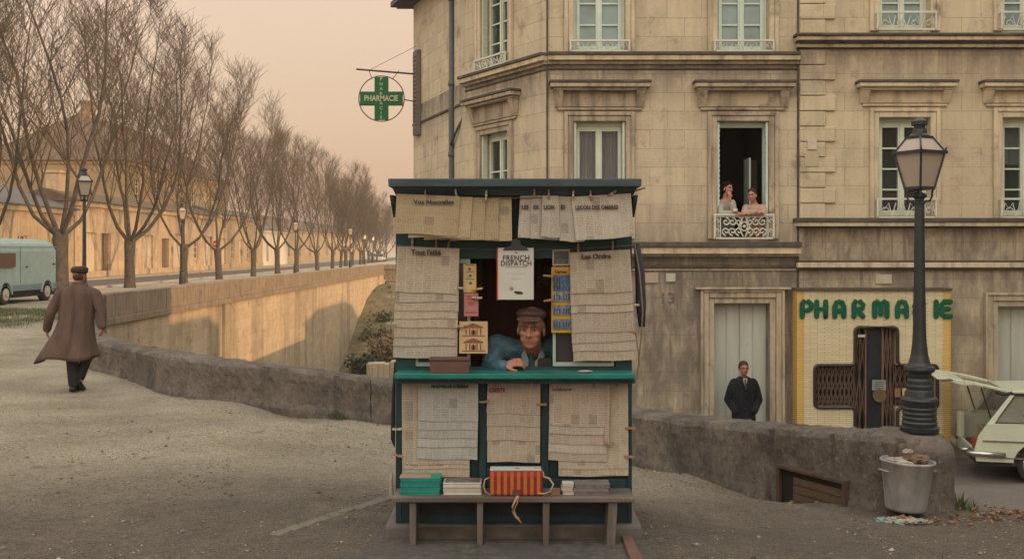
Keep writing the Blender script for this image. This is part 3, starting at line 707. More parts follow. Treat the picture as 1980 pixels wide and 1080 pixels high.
M_glass2 = glass('sky window glass', (.24,.36,.37), .12, alpha=.75, spec=.8)
M_curt = mat('net curtain', (.50,.54,.55), .9, .35, 14, stretch=(1,1,.05), bmp=.2)
M_curt2 = mat('pale curtain', (.30,.36,.34), .9, .2, 14, stretch=(1,1,.05), bmp=.2)
M_rail = mat('white iron railing', (.60,.61,.55), .5, .1, 10, bmp=.05)
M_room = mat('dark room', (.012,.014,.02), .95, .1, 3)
def frame_tf(ox, oy, ux, uy):
    u = Vector((ux, uy)).normalized(); n = Vector((u.y, -u.x))
    return lambda p: Vector((ox+u.x*p.x+n.x*p.y, oy+u.y*p.x+n.y*p.y, p.z))      # p = (u, n outward, z)
def wall_open(tf, u0, u1, z0, z1, ops, m, root, T=.35):
    us = sorted(set([u0, u1]+[o[0] for o in ops]+[o[1] for o in ops])); zs = sorted(set([z0, z1]+[o[2] for o in ops]+[o[3] for o in ops])); w_ = MB(tf)
    vid = {}
    for a, b_ in zip(us, us[1:]):
        for c, d in zip(zs, zs[1:]):
            cu, cz = (a+b_)/2, (c+d)/2
            if any(o[0] < cu < o[1] and o[2] < cz < o[3] for o in ops): continue
            i = w_.av([(a,0,c),(b_,0,c),(b_,0,d),(a,0,d)]); w_.f.append([i,i+1,i+2,i+3])
            i = w_.av([(a,-T,c),(b_,-T,c),(b_,-T,d),(a,-T,d)]); w_.f.append([i+3,i+2,i+1,i])
    for o in ops:
        a, b_, c, d = o[:4]
        i = w_.av([(a,0,c),(a,-T,c),(a,-T,d),(a,0,d)]); w_.f.append([i,i+1,i+2,i+3])
        i = w_.av([(b_,0,c),(b_,-T,c),(b_,-T,d),(b_,0,d)]); w_.f.append([i+3,i+2,i+1,i])
        i = w_.av([(a,0,c),(b_,0,c),(b_,-T,c),(a,-T,c)]); w_.f.append([i,i+1,i+2,i+3])
        i = w_.av([(a,0,d),(b_,0,d),(b_,-T,d),(a,-T,d)]); w_.f.append([i+3,i+2,i+1,i])
    return w_.build('wall', m, root, fix=False)
def spiral(c, r0, turns, sgn, a0, n=14, pl=0):
    return [(c[0]+sgn*r0*(1-k/n*.85)*math.cos(a0+turns*6.283*k/n), pl, c[1]+r0*(1-k/n*.85)*math.sin(a0+turns*6.283*k/n)) for k in range(n+1)]
def railing(tf, uc, w_, z0, h, parent, n=.12, style=0, mt=None):
    m = MB(tf); r = .012
    m.box(uc-w_/2, uc+w_/2, n-.02, n+.02, z0+h-.035, z0+h); m.box(uc-w_/2, uc+w_/2, n-.015, n+.015, z0, z0+.03)
    for sx in (-1, 1):
        m.box(uc+sx*w_/2-.015, uc+sx*w_/2+.015, n-.015, n+.015, z0, z0+h)
        m.bar((uc+sx*w_/2, n, z0+h*.9), (uc+sx*w_/2, -.02, z0+h*.9), .018); m.bar((uc+sx*w_/2, n, z0+.05), (uc+sx*w_/2, -.02, z0+.05), .018)
    if style == 1:
        for sx in (-1, 1):
            m.box(uc+sx*(w_/2-.1)-.008, uc+sx*(w_/2-.1)+.008, n-.01, n+.01, z0, z0+h)
            for cx in (.09, .2, .31):
                for cz in (.30, .68):
                    m.tube(spiral((uc+sx*w_*cx, z0+h*cz), h*.17, 1.3, sx, 1.57 if cz > .5 else -1.57, pl=n), .0135, 5)
            m.tube(spiral((uc+sx*(w_/2-.05), z0+h*.3), h*.1, 1, sx, 0, 8, pl=n), .011, 5); m.tube(spiral((uc+sx*(w_/2-.05), z0+h*.7), h*.1, 1, sx, 0, 8, pl=n), .011, 5)
            m.tube([(uc+sx*.02,n,z0+h*.1),(uc+sx*.1,n,z0+h*.5),(uc+sx*.02,n,z0+h*.88)], .013, 5)
        m.tube([(uc+.06*math.cos(t*.5236), n, z0+h*.5+.08*math.sin(t*.5236)) for t in range(13)], .013, 5); m.ell(tuple((uc,n,z0+h*.5)), .03, 8, 5)
        m.box(uc-w_/2, uc+w_/2, n-.01, n+.01, z0+h*.87, z0+h*.89)
    else:
        k = max(3, int(w_/.22))
        for i in range(k):
            cx = uc-w_/2+w_*(i+.5)/k
            m.tube([(cx-w_/k*.5, n, z0+.03), (cx-w_/k*.25, n, z0+h*.75), (cx, n, z0+h*.45), (cx+w_/k*.25, n, z0+h*.75), (cx+w_/k*.5, n, z0+.03)], .010, 4)
            m.tube(spiral((cx, z0+h*.35), h*.22, 1.0, 1, 0, 8, pl=n), .009, 4)
    return m.build('railing', mt or M_rail, parent)
def window(tf, uc, w_, z0, z1, root, bars=2, mt=None, gl=None, curtain=None, rail=None, shutter=None, opened=False, seg=.18, rz=.0):
    """casement: window > pane, curtain, railing, shutter"""
    mt = mt or M_win; gl = gl or M_glass; rec = -.2
    a, b_ = uc-w_/2, uc+w_/2
    m = MB(tf)
    m.box(a+.002, a+.06, rec-.05, rec+.03, z0+.002, z1-.002); m.box(b_-.06, b_-.002, rec-.05, rec+.03, z0+.002, z1-.002); m.box(a+.06, b_-.06, rec-.05, rec+.03, z1-.09, z1-.002)
    if not opened:
        m.box(a+.06, b_-.06, rec-.05, rec+.03, z0+.002, z0+.05)
        for c0, c1 in ((a+.062, uc-.001), (uc+.001, b_-.062)):
            m.box(c0, c0+.055, rec-.03, rec+.05, z0+.052, z1-.092); m.box(c1-.055, c1, rec-.03, rec+.05, z0+.052, z1-.092)
            m.box(c0+.055, c1-.055, rec-.03, rec+.05, z1-.16, z1-.092); m.box(c0+.055, c1-.055, rec-.03, rec+.05, z0+.052, z0+.15)
            for k in range(1, bars+1):
                zz = z0+.15+(z1-.16-z0-.15)*k/(bars+1); m.box(c0+.055, c1-.055, rec-.02, rec+.04, zz-.014, zz+.014)
        m.box(uc-.025, uc+.025, rec+.05, rec+.07, z0+.06, z1-.1)
    fo = m.build('window', mt, root)
    if not opened:
        g = MB(tf)
        for c0, c1 in ((a+.11, uc-.05), (uc+.05, b_-.11)): g.box(c0, c1, rec-.004, rec+.004, z0+.14, z1-.15)
        g.build('pane', gl, fo)
        if curtain:
            g = MB(tf); nn = 40
            i0 = g.av([(a+.1+(w_-.2)*k/nn, rec-.09+.02*math.sin(k*1.9)+.012*math.sin(k*.7), zz) for zz in (z0+.06, z1-.1) for k in range(nn+1)])
            for k in range(nn): g.f.append([i0+k, i0+k+1, i0+nn+2+k, i0+nn+1+k])
            g.build('curtain', curtain, fo, fix=False)
    if rail: railing(tf, uc, w_+.12, z0+rz, rail[0], fo, style=rail[1])
    if shutter:
        for sx in (-1, 1):
            s_ = MB(tf); e = a+.01 if sx < 0 else b_-.01
            s_.box(min(e, e+sx*-.035), max(e, e+sx*-.035), rec+.09, -.005, z0+.01, z1-.01)
            for k in range(int((z1-z0)/.09)): s_.box(min(e-sx*.037, e-sx*.045), max(e-sx*.037, e-sx*.045), rec+.1, -.015, z0+.04+k*.09, z0+.08+k*.09)
            s_.build('shutter', mt, fo)
    return fo
def surround(tf, uc, w_, z0, z1, root, mt, hood=True, hw=None, ztop=None, soot=True):
    m = MB(tf); a, b_ = uc-w_/2, uc+w_/2
    m.box(a-.10, a-.002, 0, .045, z0, z1+.10); m.box(b_+.002, b_+.10, 0, .045, z0, z1+.10); m.box(a-.002, b_+.002, 0, .045, z1+.002, z1+.10)
    m.box(a-.17, a-.10, 0, .07, z0, z1+.17); m.box(b_+.10, b_+.17, 0, .07, z0, z1+.17); m.box(a-.10, b_+.10, 0, .07, z1+.10, z1+.17)
    if hood:
        hw = hw or w_/2+.42; zt = ztop or z1+.72
        m.box(a-.30, b_+.30, 0, .055, z1+.20, z1+.24)
        m.box(a-.27, b_+.27, 0, .03, z1+.26, zt-.16)
        for sx in (-1, 1):
            e = uc+sx*(w_/2+.27); m.hexa([(e-.07,0,z1+.25),(e+.07,0,z1+.25),(e+.07,.04,z1+.25),(e-.07,.04,z1+.25),(e-.08,0,zt-.16),(e+.08,0,zt-.16),(e+.08,.16,zt-.16),(e-.08,.16,zt-.16)])
        m.box(uc-hw+.06, uc+hw-.06, 0, .17, zt-.158, zt-.11); m.box(uc-hw, uc+hw, 0, .24, zt-.108, zt-.035)
    so = m.build('window_surround', mt, root, bevel=.012)
    if hood:
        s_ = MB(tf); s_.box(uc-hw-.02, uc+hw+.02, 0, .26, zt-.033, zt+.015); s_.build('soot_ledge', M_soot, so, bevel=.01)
    return so
bld = empty('corner_building', (3, DB, ZS), 'large weathered stone corner building behind the kiosk with an open window', 'building')
tfA = frame_tf(0.65, DB, 1, 0)                   # main face, u = 0 at px 1060
tfB = frame_tf(-.955, 21.2, 1.605, -2.6); LB = math.hypot(1.605, 2.6)
tfC = frame_tf(-2.39, 25.1, 1.435, -3.9); LC = math.hypot(1.435, 3.9)
ZT = 7.9; U1 = upx(1543)-.65
def uA(px): return upx(px)-.65
W = .93
up_z0, up_z1 = zpx(103), zpx(103)+2.25; f1_z0, f1_z1 = zpx(462), zpx(235)
opsA = [(uA(1159)-W/2, uA(1159)+W/2, up_z0, up_z1), (uA(1436)-W/2, uA(1436)+W/2, up_z0, up_z1),
        (uA(1159)-W/2, uA(1159)+W/2, f1_z0, f1_z1), (uA(1436)-W/2, uA(1436)+W/2, f1_z0, f1_z1),
        (uA(1434)-.5, uA(1434)+.5, ZS+.12, zpx(586))]
wall_open(tfA, 0, U1, ZS-.2, ZT, opsA, M_s1, bld)
cB = 1.18; opsB = [(cB-.52, cB+.52, up_z0, up_z1), (cB-.52, cB+.52, f1_z0, f1_z1)]
wall_open(tfB, 0, LB, ZS-.2, ZT, opsB, M_s1, bld)
wall_open(tfC, 0, LC, -9.5, ZT, [], M_s1, bld)
m = MB(); m.box(-2.36, 5.0, 25.3, 26.0, -9.5, ZT); m.box(.7, 5.1, 22.6, 25.3, ZS, ZT-.3); m.build('rear_wall', M_s1, bld)
# string courses following the three faces
def course(zlo, zhi, proj, root, mt, soot=False, facets='ABC', name='string_course', endu=None):
    m = MB()
    pts = []
    for tf_, L, k in ((tfC, LC, 'C'), (tfB, LB, 'B'), (tfA, endu or U1, 'A')):
        if k in facets: pts.append((tf_, L))
    for tf_, L in pts:
        m.tf = tf_; m.box(-.004, L+.004+proj*.25 if tf_ is not tfA else L, -.02, proj, zlo, zhi)
    return m.build(name, mt, root, bevel=.008)
zc = zpx(103)
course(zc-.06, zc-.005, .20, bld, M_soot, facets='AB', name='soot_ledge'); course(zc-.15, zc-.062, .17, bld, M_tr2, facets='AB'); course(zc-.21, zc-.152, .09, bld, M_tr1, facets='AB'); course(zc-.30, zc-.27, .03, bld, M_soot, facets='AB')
course(zc-.54, zc-.49, .035, bld, M_soot, facets='C')
zf = zpx(468)
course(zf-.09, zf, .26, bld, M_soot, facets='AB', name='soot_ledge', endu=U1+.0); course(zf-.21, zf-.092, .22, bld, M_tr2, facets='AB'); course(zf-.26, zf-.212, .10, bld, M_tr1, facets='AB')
course(zpx(518), zpx(512), .06, bld, M_soot, facets='AB'); course(zpx(523), zpx(518)-.002, .03, bld, M_tr1, facets='AB')
# roof
m = MB()
m.hexa([(-2.9,25.9,ZT),(-1.35,21.0,ZT),(12,18.2,ZT),(12,26,ZT),(-1.5,24.5,ZT+1.6),(-.3,22.5,ZT+1.6),(12,21,ZT+1.6),(12,24,ZT+1.6)])
m.tf = tfB; m.box(-.1, LB+.1, -.1, .5, ZT-.12, ZT); m.tf = tfC; m.box(-.3, LC+.1, -.1, .5, ZT-.12, ZT); m.tf = tfA; m.box(-.1, U1, -.1, .5, ZT-.12, ZT)
m.build('roof', M_slate, bld)
# windows of the main building
window(tfA, uA(1159), W, up_z0, up_z1, bld, 4, M_win2, M_glass2, M_curt2, (.22, 0), None)
window(tfA, uA(1436), W, up_z0, up_z1, bld, 4, M_win2, M_glass2, M_curt2, (.22, 0), None)
window(tfA, uA(1159), W, f1_z0, f1_z1, bld, 1, M_win, M_glass, M_curt, None, True)
ow = window(tfA, uA(1436), W, f1_z0, f1_z1, bld, 1, M_win2, M_glass, None, (.45, 1), True, opened=True)
tag(ow, 'open window with two people leaning out')
# opened casement leaf inside the room
m = MB(tfA); u_ = uA(1464); m.box(u_-.03, u_+.0, -.95, -.50, f1_z0+.05, zpx(300)); m.build('casement', M_win2, ow)
m = MB(tfA); m.box(u_+.002, u_+.20, -.9, -.86, f1_z0+.05, zpx(302)); m.build('inner_door', mat('dim inner door', (.10,.085,.075), .8, .2, 4), ow)
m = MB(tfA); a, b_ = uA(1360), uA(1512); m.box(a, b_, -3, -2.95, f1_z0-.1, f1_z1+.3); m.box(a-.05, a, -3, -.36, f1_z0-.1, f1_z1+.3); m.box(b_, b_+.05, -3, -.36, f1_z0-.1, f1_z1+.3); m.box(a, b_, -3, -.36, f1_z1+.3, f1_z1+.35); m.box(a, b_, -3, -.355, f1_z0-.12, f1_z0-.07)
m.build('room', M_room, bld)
for tf_, u_, z_ in ((tfA, uA(1159), 0), (tfA, uA(1436), 0)): surround(tf_, u_, W, f1_z0, f1_z1, bld, M_tr1, hw=.89, ztop=zpx(160))
for u_ in (uA(1159), uA(1436)): surround(tfA, u_, W, up_z0, up_z1, bld, M_tr2, hood=False)
surround(tfB, cB, 1.04, f1_z0, f1_z1-.03, bld, M_tr1, hw=.95, ztop=zpx(160))
surround(tfB, cB, 1.04, up_z0, up_z1, bld, M_tr2, hood=False)
window(tfB, cB, 1.04, up_z0, up_z1, bld, 4, M_win, M_glass, None, (.24, 0), True)
window(tfB, cB, 1.04, f1_z0, f1_z1, bld, 2, M_win, M_glass, None, None, True)
m = MB(tfB)
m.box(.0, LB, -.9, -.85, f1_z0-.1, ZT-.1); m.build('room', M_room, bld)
# drain pipe, shutter on the far face, thin cables
m = MB(); PX, PY = -1.29, 22.08
m.tube([(PX, PY-.12, z) for z in (7.8, 5, 4.0, 2, 0, -1.8)], .055, 10)
for z in (7.2, 5.4, 3.9, 2.6, 1.0): m.tube([(PX, PY-.12, z-.05), (PX, PY-.12, z+.05)], .07, 10)
m.tube([(PX+.35, PY-.75, 4.72), (PX+.15, PY-.5, 4.4), (PX, PY-.16, 4.1)], .03, 6)
m.build('drain_pipe', mat('blue grey pipe', (.10,.12,.13), .5, .15, 8), bld, smooth=True)
m = MB(tfC); m.box(.32, .72, .01, .10, 4.6, 6.6)
for k in range(20): m.box(.36, .68, .10, .115, 4.65+k*.095, 4.7+k*.095)
m.build('shutter', mat('old grey shutter', (.17,.15,.13), .8, .2, 8), bld)
m = MB(tfA); m.box(-.035, .0, -.0, .035, ZS, ZT-.3); m.box(U1-.02, U1+.012, 0, .03, ZS, ZT-.3); m.build('joint_pipe', M_soot, bld)
# main door
dr0 = zpx(586)
m = MB(tfA); uc = uA(1434)
m.box(uc-.498, uc+.498, -.26, -.22, ZS+.12, dr0-.002)
for k in range(4):
    u_ = uc-.49+k*.245; m.box(u_+.01, u_+.235, -.22, -.205, ZS+.2, dr0-.06)
for k in (-1, 1): m.box(uc+k*.013-.008, uc+k*.013+.008, -.205, -.19, ZS+.14, dr0-.02)
M_door = mat('pale grey green door paint', (.42,.46,.41), .55, .08, 3, stretch=(3,3,.3), bmp=.1, worn=((.27,.28,.24), 4, .63))
do = m.build('door', M_door, bld, bevel=.004)
m = MB(tfA); m.box(uc+.05, uc+.07, -.19, -.15, -.75, -.63); m.ell((uc-.06, -.17, -.7), .025, 8, 6); m.build('handle', M_dk, do)
m = MB(tfA)
for i, (o1, o2, pr) in enumerate(((.0, .10, .05), (.102, .20, .09), (.202, .25, .12))):
    m.box(uc-.5-o2, uc-.5-o1-.002, 0, pr, ZS+.1, dr0+o2); m.box(uc+.5+o1+.002, uc+.5+o2, 0, pr, ZS+.1, dr0+o2); m.box(uc-.5-o1, uc+.5+o1, 0, pr, dr0+o1+.002, dr0+o2)
m.box(uc-.85, uc+.85, 0, .16, dr0+.252, dr0+.29)
m.build('door_surround', M_tr1, bld, bevel=.01)
m = MB(tfA); m.box(uc-.75, uc+.75, -.3, .55, ZS-.1, ZS+.10); m.build('door_step', M_kerb, bld, bevel=.015)
# plaques and painted house number
m = MB(tfA); m.box(uA(1243), uA(1273), 0, .03, zpx(547), zpx(527)); m.build('plaque', mat('pale plaque', (.42,.37,.28), .8, .1, 5), bld, bevel=.01)
m = MB(tfA); m.box(uA(1287), uA(1306), 0, .035, zpx(545), zpx(528)); m.build('plaque', mat('white plaque', (.52,.50,.42), .6, .1, 5), bld, bevel=.02)
put_text('house_number', '13', .27, (upx(1274), DB-.006, zpx(586)), mat('faded number paint', (.15,.135,.13), .9, .4, 20), bld, .003, .004, sx=1.1)
# ================================================================ RIGHT BUILDING
rb = empty('quoined_building', (8, DB, ZS), 'ochre stone building with chained quoins behind the near lamp post', 'building')
X0 = upx(1543)+.012; tfR = frame_tf(0, DB-.03, 1, 0); XR = 17
zu0, zu1 = zpx(62), zpx(62)+2.3; zr0, zr1 = zpx(422), zpx(228)
ops = []
for px in (1747, 1985, 2225, 2465):
    ops += [(upx(px)-.46, upx(px)+.46, zu0, zu1), (upx(px)-.46, upx(px)+.46, zr0, zr1)]
dpx = 1980
ops.append((upx(dpx)-.5, upx(dpx)+.5, ZS+.1, zpx(592)))
wall_open(tfR, X0, XR, ZS-.2, 8.3, ops, M_s2, rb)
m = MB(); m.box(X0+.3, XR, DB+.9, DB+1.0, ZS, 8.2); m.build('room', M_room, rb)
m = MB(); m.box(X0+.05, XR, 23.0, 23.5, ZS, 8.3); m.build('rear_wall', M_s2, rb)
# wing added out of view on the right to keep sun off facade and foreground
m = MB(); m.box(XR, 24, -22, 20.5, -2.5, 12.5); m.build('shade_wing', M_s2, rb)
m = MB(); m.box(19, 22.5, 21.5, 27.5, -2.5, 4.4); m.build('shade_block_near', M_s2, rb)  # unseen block added so its shadow falls low on the quay wall
m = MB(); m.hexa([(19,47.4,-3),(25,47.4,-3),(25,65,-3),(19,65,-3),(19,47.4,2.9),(25,47.4,2.9),(25,65,3.0),(19,65,3.0)]); m.hexa([(19,49,2.91),(25,49,2.91),(25,63,3.01),(19,63,3.01),(20,50,3.5),(24,50,3.5),(24,62,3.5),(20,62,3.5)]); m.build('shade_block_far', M_s2, rb)  # hidden block, sized to throw the broad shadow patch on the quay wall
m = MB(); m.hexa([(X0-.1,18.3,8.3),(XR,18.3,8.3),(XR,23.6,8.3),(X0-.1,23.6,8.3),(X0+1,20,9.3),(XR,20,9.3),(XR,22,9.3),(X0+1,22,9.3)]); m.build('roof', M_slate, rb)
def bandR(y0, y1, pr, mt, name='string_course', x0=None):
    m = MB(tfR); m.box((x0 if x0 is not None else X0-.06), XR-.01, -.0, pr, zpx(y1), zpx(y0)); return m.build(name, mt, rb, bevel=.01)
bandR(70, 75, .27, M_soot, 'soot_ledge', X0-.12); bandR(75.2, 83, .23, M_tr2, x0=X0-.09); bandR(83.2, 87, .16, M_soot); bandR(87.2, 94, .10, M_tr2); bandR(94.2, 96, .05, M_soot)
bandR(422, 430, .25, M_soot, 'soot_ledge', X0-.12); bandR(430.2, 438, .22, M_tr2, x0=X0-.09); bandR(438.2, 441, .12, M_soot)
bandR(503, 507, .09, M_soot); bandR(507.2, 517, .12, M_tr2); bandR(517.2, 522, .06, M_soot)
for_q = MB
for k in range(11):
    y0 = 98+k*29.6; wd = .64 if k % 2 else .46
    m = MB(tfR); m.box(X0+.004, X0+wd, 0, .045, zpx(y0+28), zpx(y0)); m.build('quoin', M_s2, rb, bevel=.012)
for k in range(4): m = MB(tfR); m.box(X0+.004, X0+(.64 if k % 2 else .46), 0, .045, zpx(68-k*29.6), zpx(68-k*29.6-28)); m.build('quoin', M_s2, rb, bevel=.012)
for px in (1747, 1985, 2225):
    u_ = upx(px)
    window(tfR, u_, .92, zu0, zu1, rb, 4, M_win, M_glass2, None, (.34, 0), None)
    window(tfR, u_, .92, zr0, zr1, rb, 3, M_win, M_glass, None, (.36, 0), None)
    surround(tfR, u_, .92, zr0, zr1, rb, M_tr2, hw=.87, ztop=zpx(160)); surround(tfR, u_, .92, zu0, zu1, rb, M_tr2, hood=False)
    m = MB(tfR); m.box(u_-.44, u_+.44, -.45, -.44, zr0+1.0, zr1-.05); m.build('blind', M_curt, rb) if px != 1747 else None
u_ = upx(dpx); zt = zpx(592)
m = MB(tfR); m.box(u_-.498, u_+.498, -.26, -.22, ZS+.1, zt-.002)
for k in range(3): m.box(u_-.48+k*.33, u_-.18+k*.33, -.22, -.20, ZS+.2, zt-.06)
m.build('door', M_door, rb, bevel=.004)
m = MB(tfR)
for i, (o1, o2, pr) in enumerate(((.0, .10, .05), (.102, .20, .09), (.202, .25, .12))):
    m.box(u_-.5-o2, u_-.5-o1-.002, 0, pr, ZS, zt+o2); m.box(u_+.5+o1+.002, u_+.5+o2, 0, pr, ZS, zt+o2); m.box(u_-.5-o1, u_+.5+o1, 0, pr, zt+o1+.002, zt+o2)
m.build('door_surround', M_tr1, rb, bevel=.01)
M_pl = mat('old enamel plaque', (.50,.46,.36), .7, .15, 8)
m = MB(tfR); m.prism([(upx(1567)+.085*math.cos(q_), .046, zpx(276)+.085*math.sin(q_)) for q_ in [math.pi*k/10 for k in range(11)]]+[(upx(1567)-.085, .046, zpx(290)), (upx(1567)+.085, .046, zpx(290))], (0,0,0), (0,.024,0))
m.build('plaque', M_pl, rb)
m = MB(tfR); m.box(upx(1553), upx(1580), .046, .058, zpx(322), zpx(296)); m.build('plaque', mat('pale patch', (.47,.41,.29), .8, .1, 5), rb)
m = MB(tfR); m.box(upx(1691), upx(1722), .0, .03, zpx(548), zpx(530)); m.build('plaque', M_pl, rb)
# ================================================================ PHARMACY FRONT
DP = DB-.34; SP = F/DP
def pp(px): return (px-990)/SP
def pz(py): return CZ-(py-HY)/SP
ph = empty('pharmacy_shop', (pp(1690), DP, ZS), 'yellow tiled pharmacy with green letters and a cross shaped opening behind the lamp post', 'shop')
def tile_mat(name, c, c2):
    m, t, b = base(name, .45, .4); tcn = N(t, 'ShaderNodeTexCoord'); sx = N(t, 'ShaderNodeSeparateXYZ'); t.links.new(tcn.outputs['Object'], sx.inputs[0])
    cb = N(t, 'ShaderNodeCombineXYZ'); ad = math_(t, 'SUBTRACT', sx.outputs[0], sx.outputs[1]); t.links.new(ad, cb.inputs[0]); t.links.new(sx.outputs[2], cb.inputs[1])
    br = N(t, 'ShaderNodeTexBrick'); t.links.new(cb.outputs[0], br.inputs[0]); br.inputs['Scale'].default_value = 1; br.inputs['Brick Width'].default_value = .26; br.inputs['Row Height'].default_value = .036
    br.inputs['Mortar Size'].default_value = .0045; br.inputs['Color1'].default_value = c4(c); br.inputs['Color2'].default_value = c4(c2); br.inputs['Mortar'].default_value = c4(mul(c, .45))
    f, r = noisecol(t, None, None, 3, lo=.4, hi=.8, stretch=(1,1,.3)); k = math_(t, 'MULTIPLY', f, .35); cc = mix(t, k, br.outputs['Color'], mul(c2, .6)); t.links.new(cc, b.inputs['Base Color'])
    bump(t, b, br.outputs['Fac'], -.4, .004); return m
M_tileY = tile_mat('cream yellow tile', (.58,.52,.33), (.70,.63,.43)); M_tileO = tile_mat('ochre edge tile', (.60,.40,.12), (.66,.45,.16))
xl, xr = pp(1541), pp(1838); yt, yb = 562, 900
X = [pp(1575), pp(1653), pp(1735), pp(1812)]; Z = [pz(828+60), pz(787), pz(705), pz(632)]; Zb = ZS-.1
m = MB(); d0, d1 = DP, DB-.035
top = pz(yt); xe = pp(1824); xs_ = pp(1555)
m.box(xs_+.001, xe-.001, d0, d1, Z[3], top); m.box(xs_+.001, X[1], d0, d1, Z[2], Z[3]-.0005); m.box(X[2], xe-.001, d0, d1, Z[2], Z[3]-.0005)
m.box(xs_+.001, X[0], d0, d1, Z[1], Z[2]-.0005); m.box(X[3], xe-.001, d0, d1, Z[1], Z[2]-.0005); m.box(xs_+.001, X[1], d0, d1, Zb, Z[1]-.0005); m.box(X[2], xe-.001, d0, d1, Zb, Z[1]-.0005)
m.build('wall_panel', M_tileY, ph)
m = MB(); m.box(xe, xr, d0-.003, d1, Zb, top); m.box(xl, xs_, d0-.003, d1, Zb, top); m.build('edge_panel', M_tileO, ph)
m = MB(); m.box(xl-.02, xr+.02, d0-.05, DB-.05, top+.002, top+.05); m.build('canopy', M_soot, ph, bevel=.01)
# rounded frame of the cross
def rc(pts, r, k=5):
    out_ = []; n = len(pts)
    for i in range(n):
        p0, p1, p2 = Vector(pts[i-1]), Vector(pts[i]), Vector(pts[(i+1) % n]); a = (p0-p1).normalized()*r; b_ = (p2-p1).normalized()*r
        for j in range(k+1):
            t = j/k; out_.append((p1+a)*(1-t)**2 + 2*p1*t*(1-t)+(p1+b_)*t*t)
    return out_
out8 = [(X[1],Z[3]),(X[2],Z[3]),(X[2],Z[2]),(X[3],Z[2]),(X[3],Z[1]),(X[2],Z[1]),(X[2],Zb),(X[1],Zb),(X[1],Z[1]),(X[0],Z[1]),(X[0],Z[2]),(X[1],Z[2])]
pts = rc([(a, DP-.01, b_) for a, b_ in out8], .09); pts.append(pts[0]); M_brown = mat('dark bronze frame', (.055,.042,.038), .4, .2, 8, metal=.4)
m = MB(); m.tube(pts, .032, 6); m.build('frame', M_brown, ph)
m = MB(); m.box(X[0]-.02, X[3]+.02, DB-.08, DB-.045, Zb, Z[3]+.02); m.build('backing', mat('dark shop interior', (.02,.02,.025), .5, .1, 3), ph)
# folding scissor gates
M_gate = mat('bronze gate slats', (.15,.10,.075), .45, .25, 8, metal=.3)
def gate(x0, x1, z0, z1, n):
    m = MB(); s_ = (x1-x0)/n; nz = 3; hz = (z1-z0)/nz
    for k in range(n):
        xa = x0+k*s_
        for q in range(nz):
            za = z0+q*hz
            m.bar((xa, DP+.10, za), (xa+s_, DP+.10, za+hz), .018, .008, up=(0,1,0)); m.bar((xa+s_, DP+.115, za), (xa, DP+.115, za+hz), .018, .008, up=(0,1,0))
        m.bar((xa, DP+.09, z0), (xa, DP+.09, z1), .014, .012, up=(0,1,0))
    m.build('gate', M_gate, ph)
xd0, xd1 = pp(1677), pp(1709)
gate(X[0]+.02, X[1], Z[1]+.02, Z[2]-.02, 9); gate(X[1]+.01, xd0, Zb, Z[3]-.03, 2); gate(xd1+.02, X[2]-.02, Zb, Z[3]-.03, 3); gate(X[2], X[3]-.03, Z[1]+.02, Z[2]-.02, 8)
m = MB(); m.box(xd0+.01, xd1, DP+.13, DP+.16, Zb, Z[3]-.04); dd = m.build('door', mat('blue black door', (.018,.025,.035), .35, .2, 5), ph)
m = MB(); m.box(xd0-.012, xd0+.012, DP+.08, DP+.17, Zb, Z[3]-.03); m.box(xd1-.005, xd1+.02, DP+.08, DP+.17, Zb, Z[3]-.03); m.build('jamb', mat('brown jamb', (.17,.10,.075), .5, .2, 6), ph)
m = MB(); m.box(pp(1689), pp(1715), DP+.06, DP+.08, pz(755), pz(735)); n_ = m.build('notice', mat('grey notice', (.24,.29,.28), .6, .1, 8), ph)
m = MB()
for k in range(4): m.box(pp(1693), pp(1711), DP+.054, DP+.06, pz(751)+k*.035, pz(751)+k*.035+.010)
m.build('text', M_soot, n_)
m = MB(); m.tube([(pp(1703), DP+.05, pz(765)), (pp(1703), DP+.08, pz(765))], .12, 16); m.build('notice', mat('brown notice', (.14,.10,.06), .6, .3, 8), ph)
m = MB(); m.box(pp(1732), pp(1743), DP+.04, DP+.06, pz(768), pz(751)); m.build('notice', mat('red brown notice', (.28,.13,.09), .6, .2, 8), ph)
m = MB(); m.box(pp(1747), pp(1759), DP+.04, DP+.06, pz(768), pz(751)); n_ = m.build('notice', mat('yellow notice', (.6,.5,.2), .6, .1, 8), ph)
m = MB(); m.tube([(pp(1753), DP+.035, pz(759)), (pp(1753), DP+.04, pz(759))], .035, 12); m.build('badge', mat('blue badge', (.06,.2,.3), .6, .1, 8), n_)
m = MB(); m.box(pp(1661), pp(1675), DP+.06, DP+.08, pz(652), pz(647)); m.build('latch', M_rail, ph)
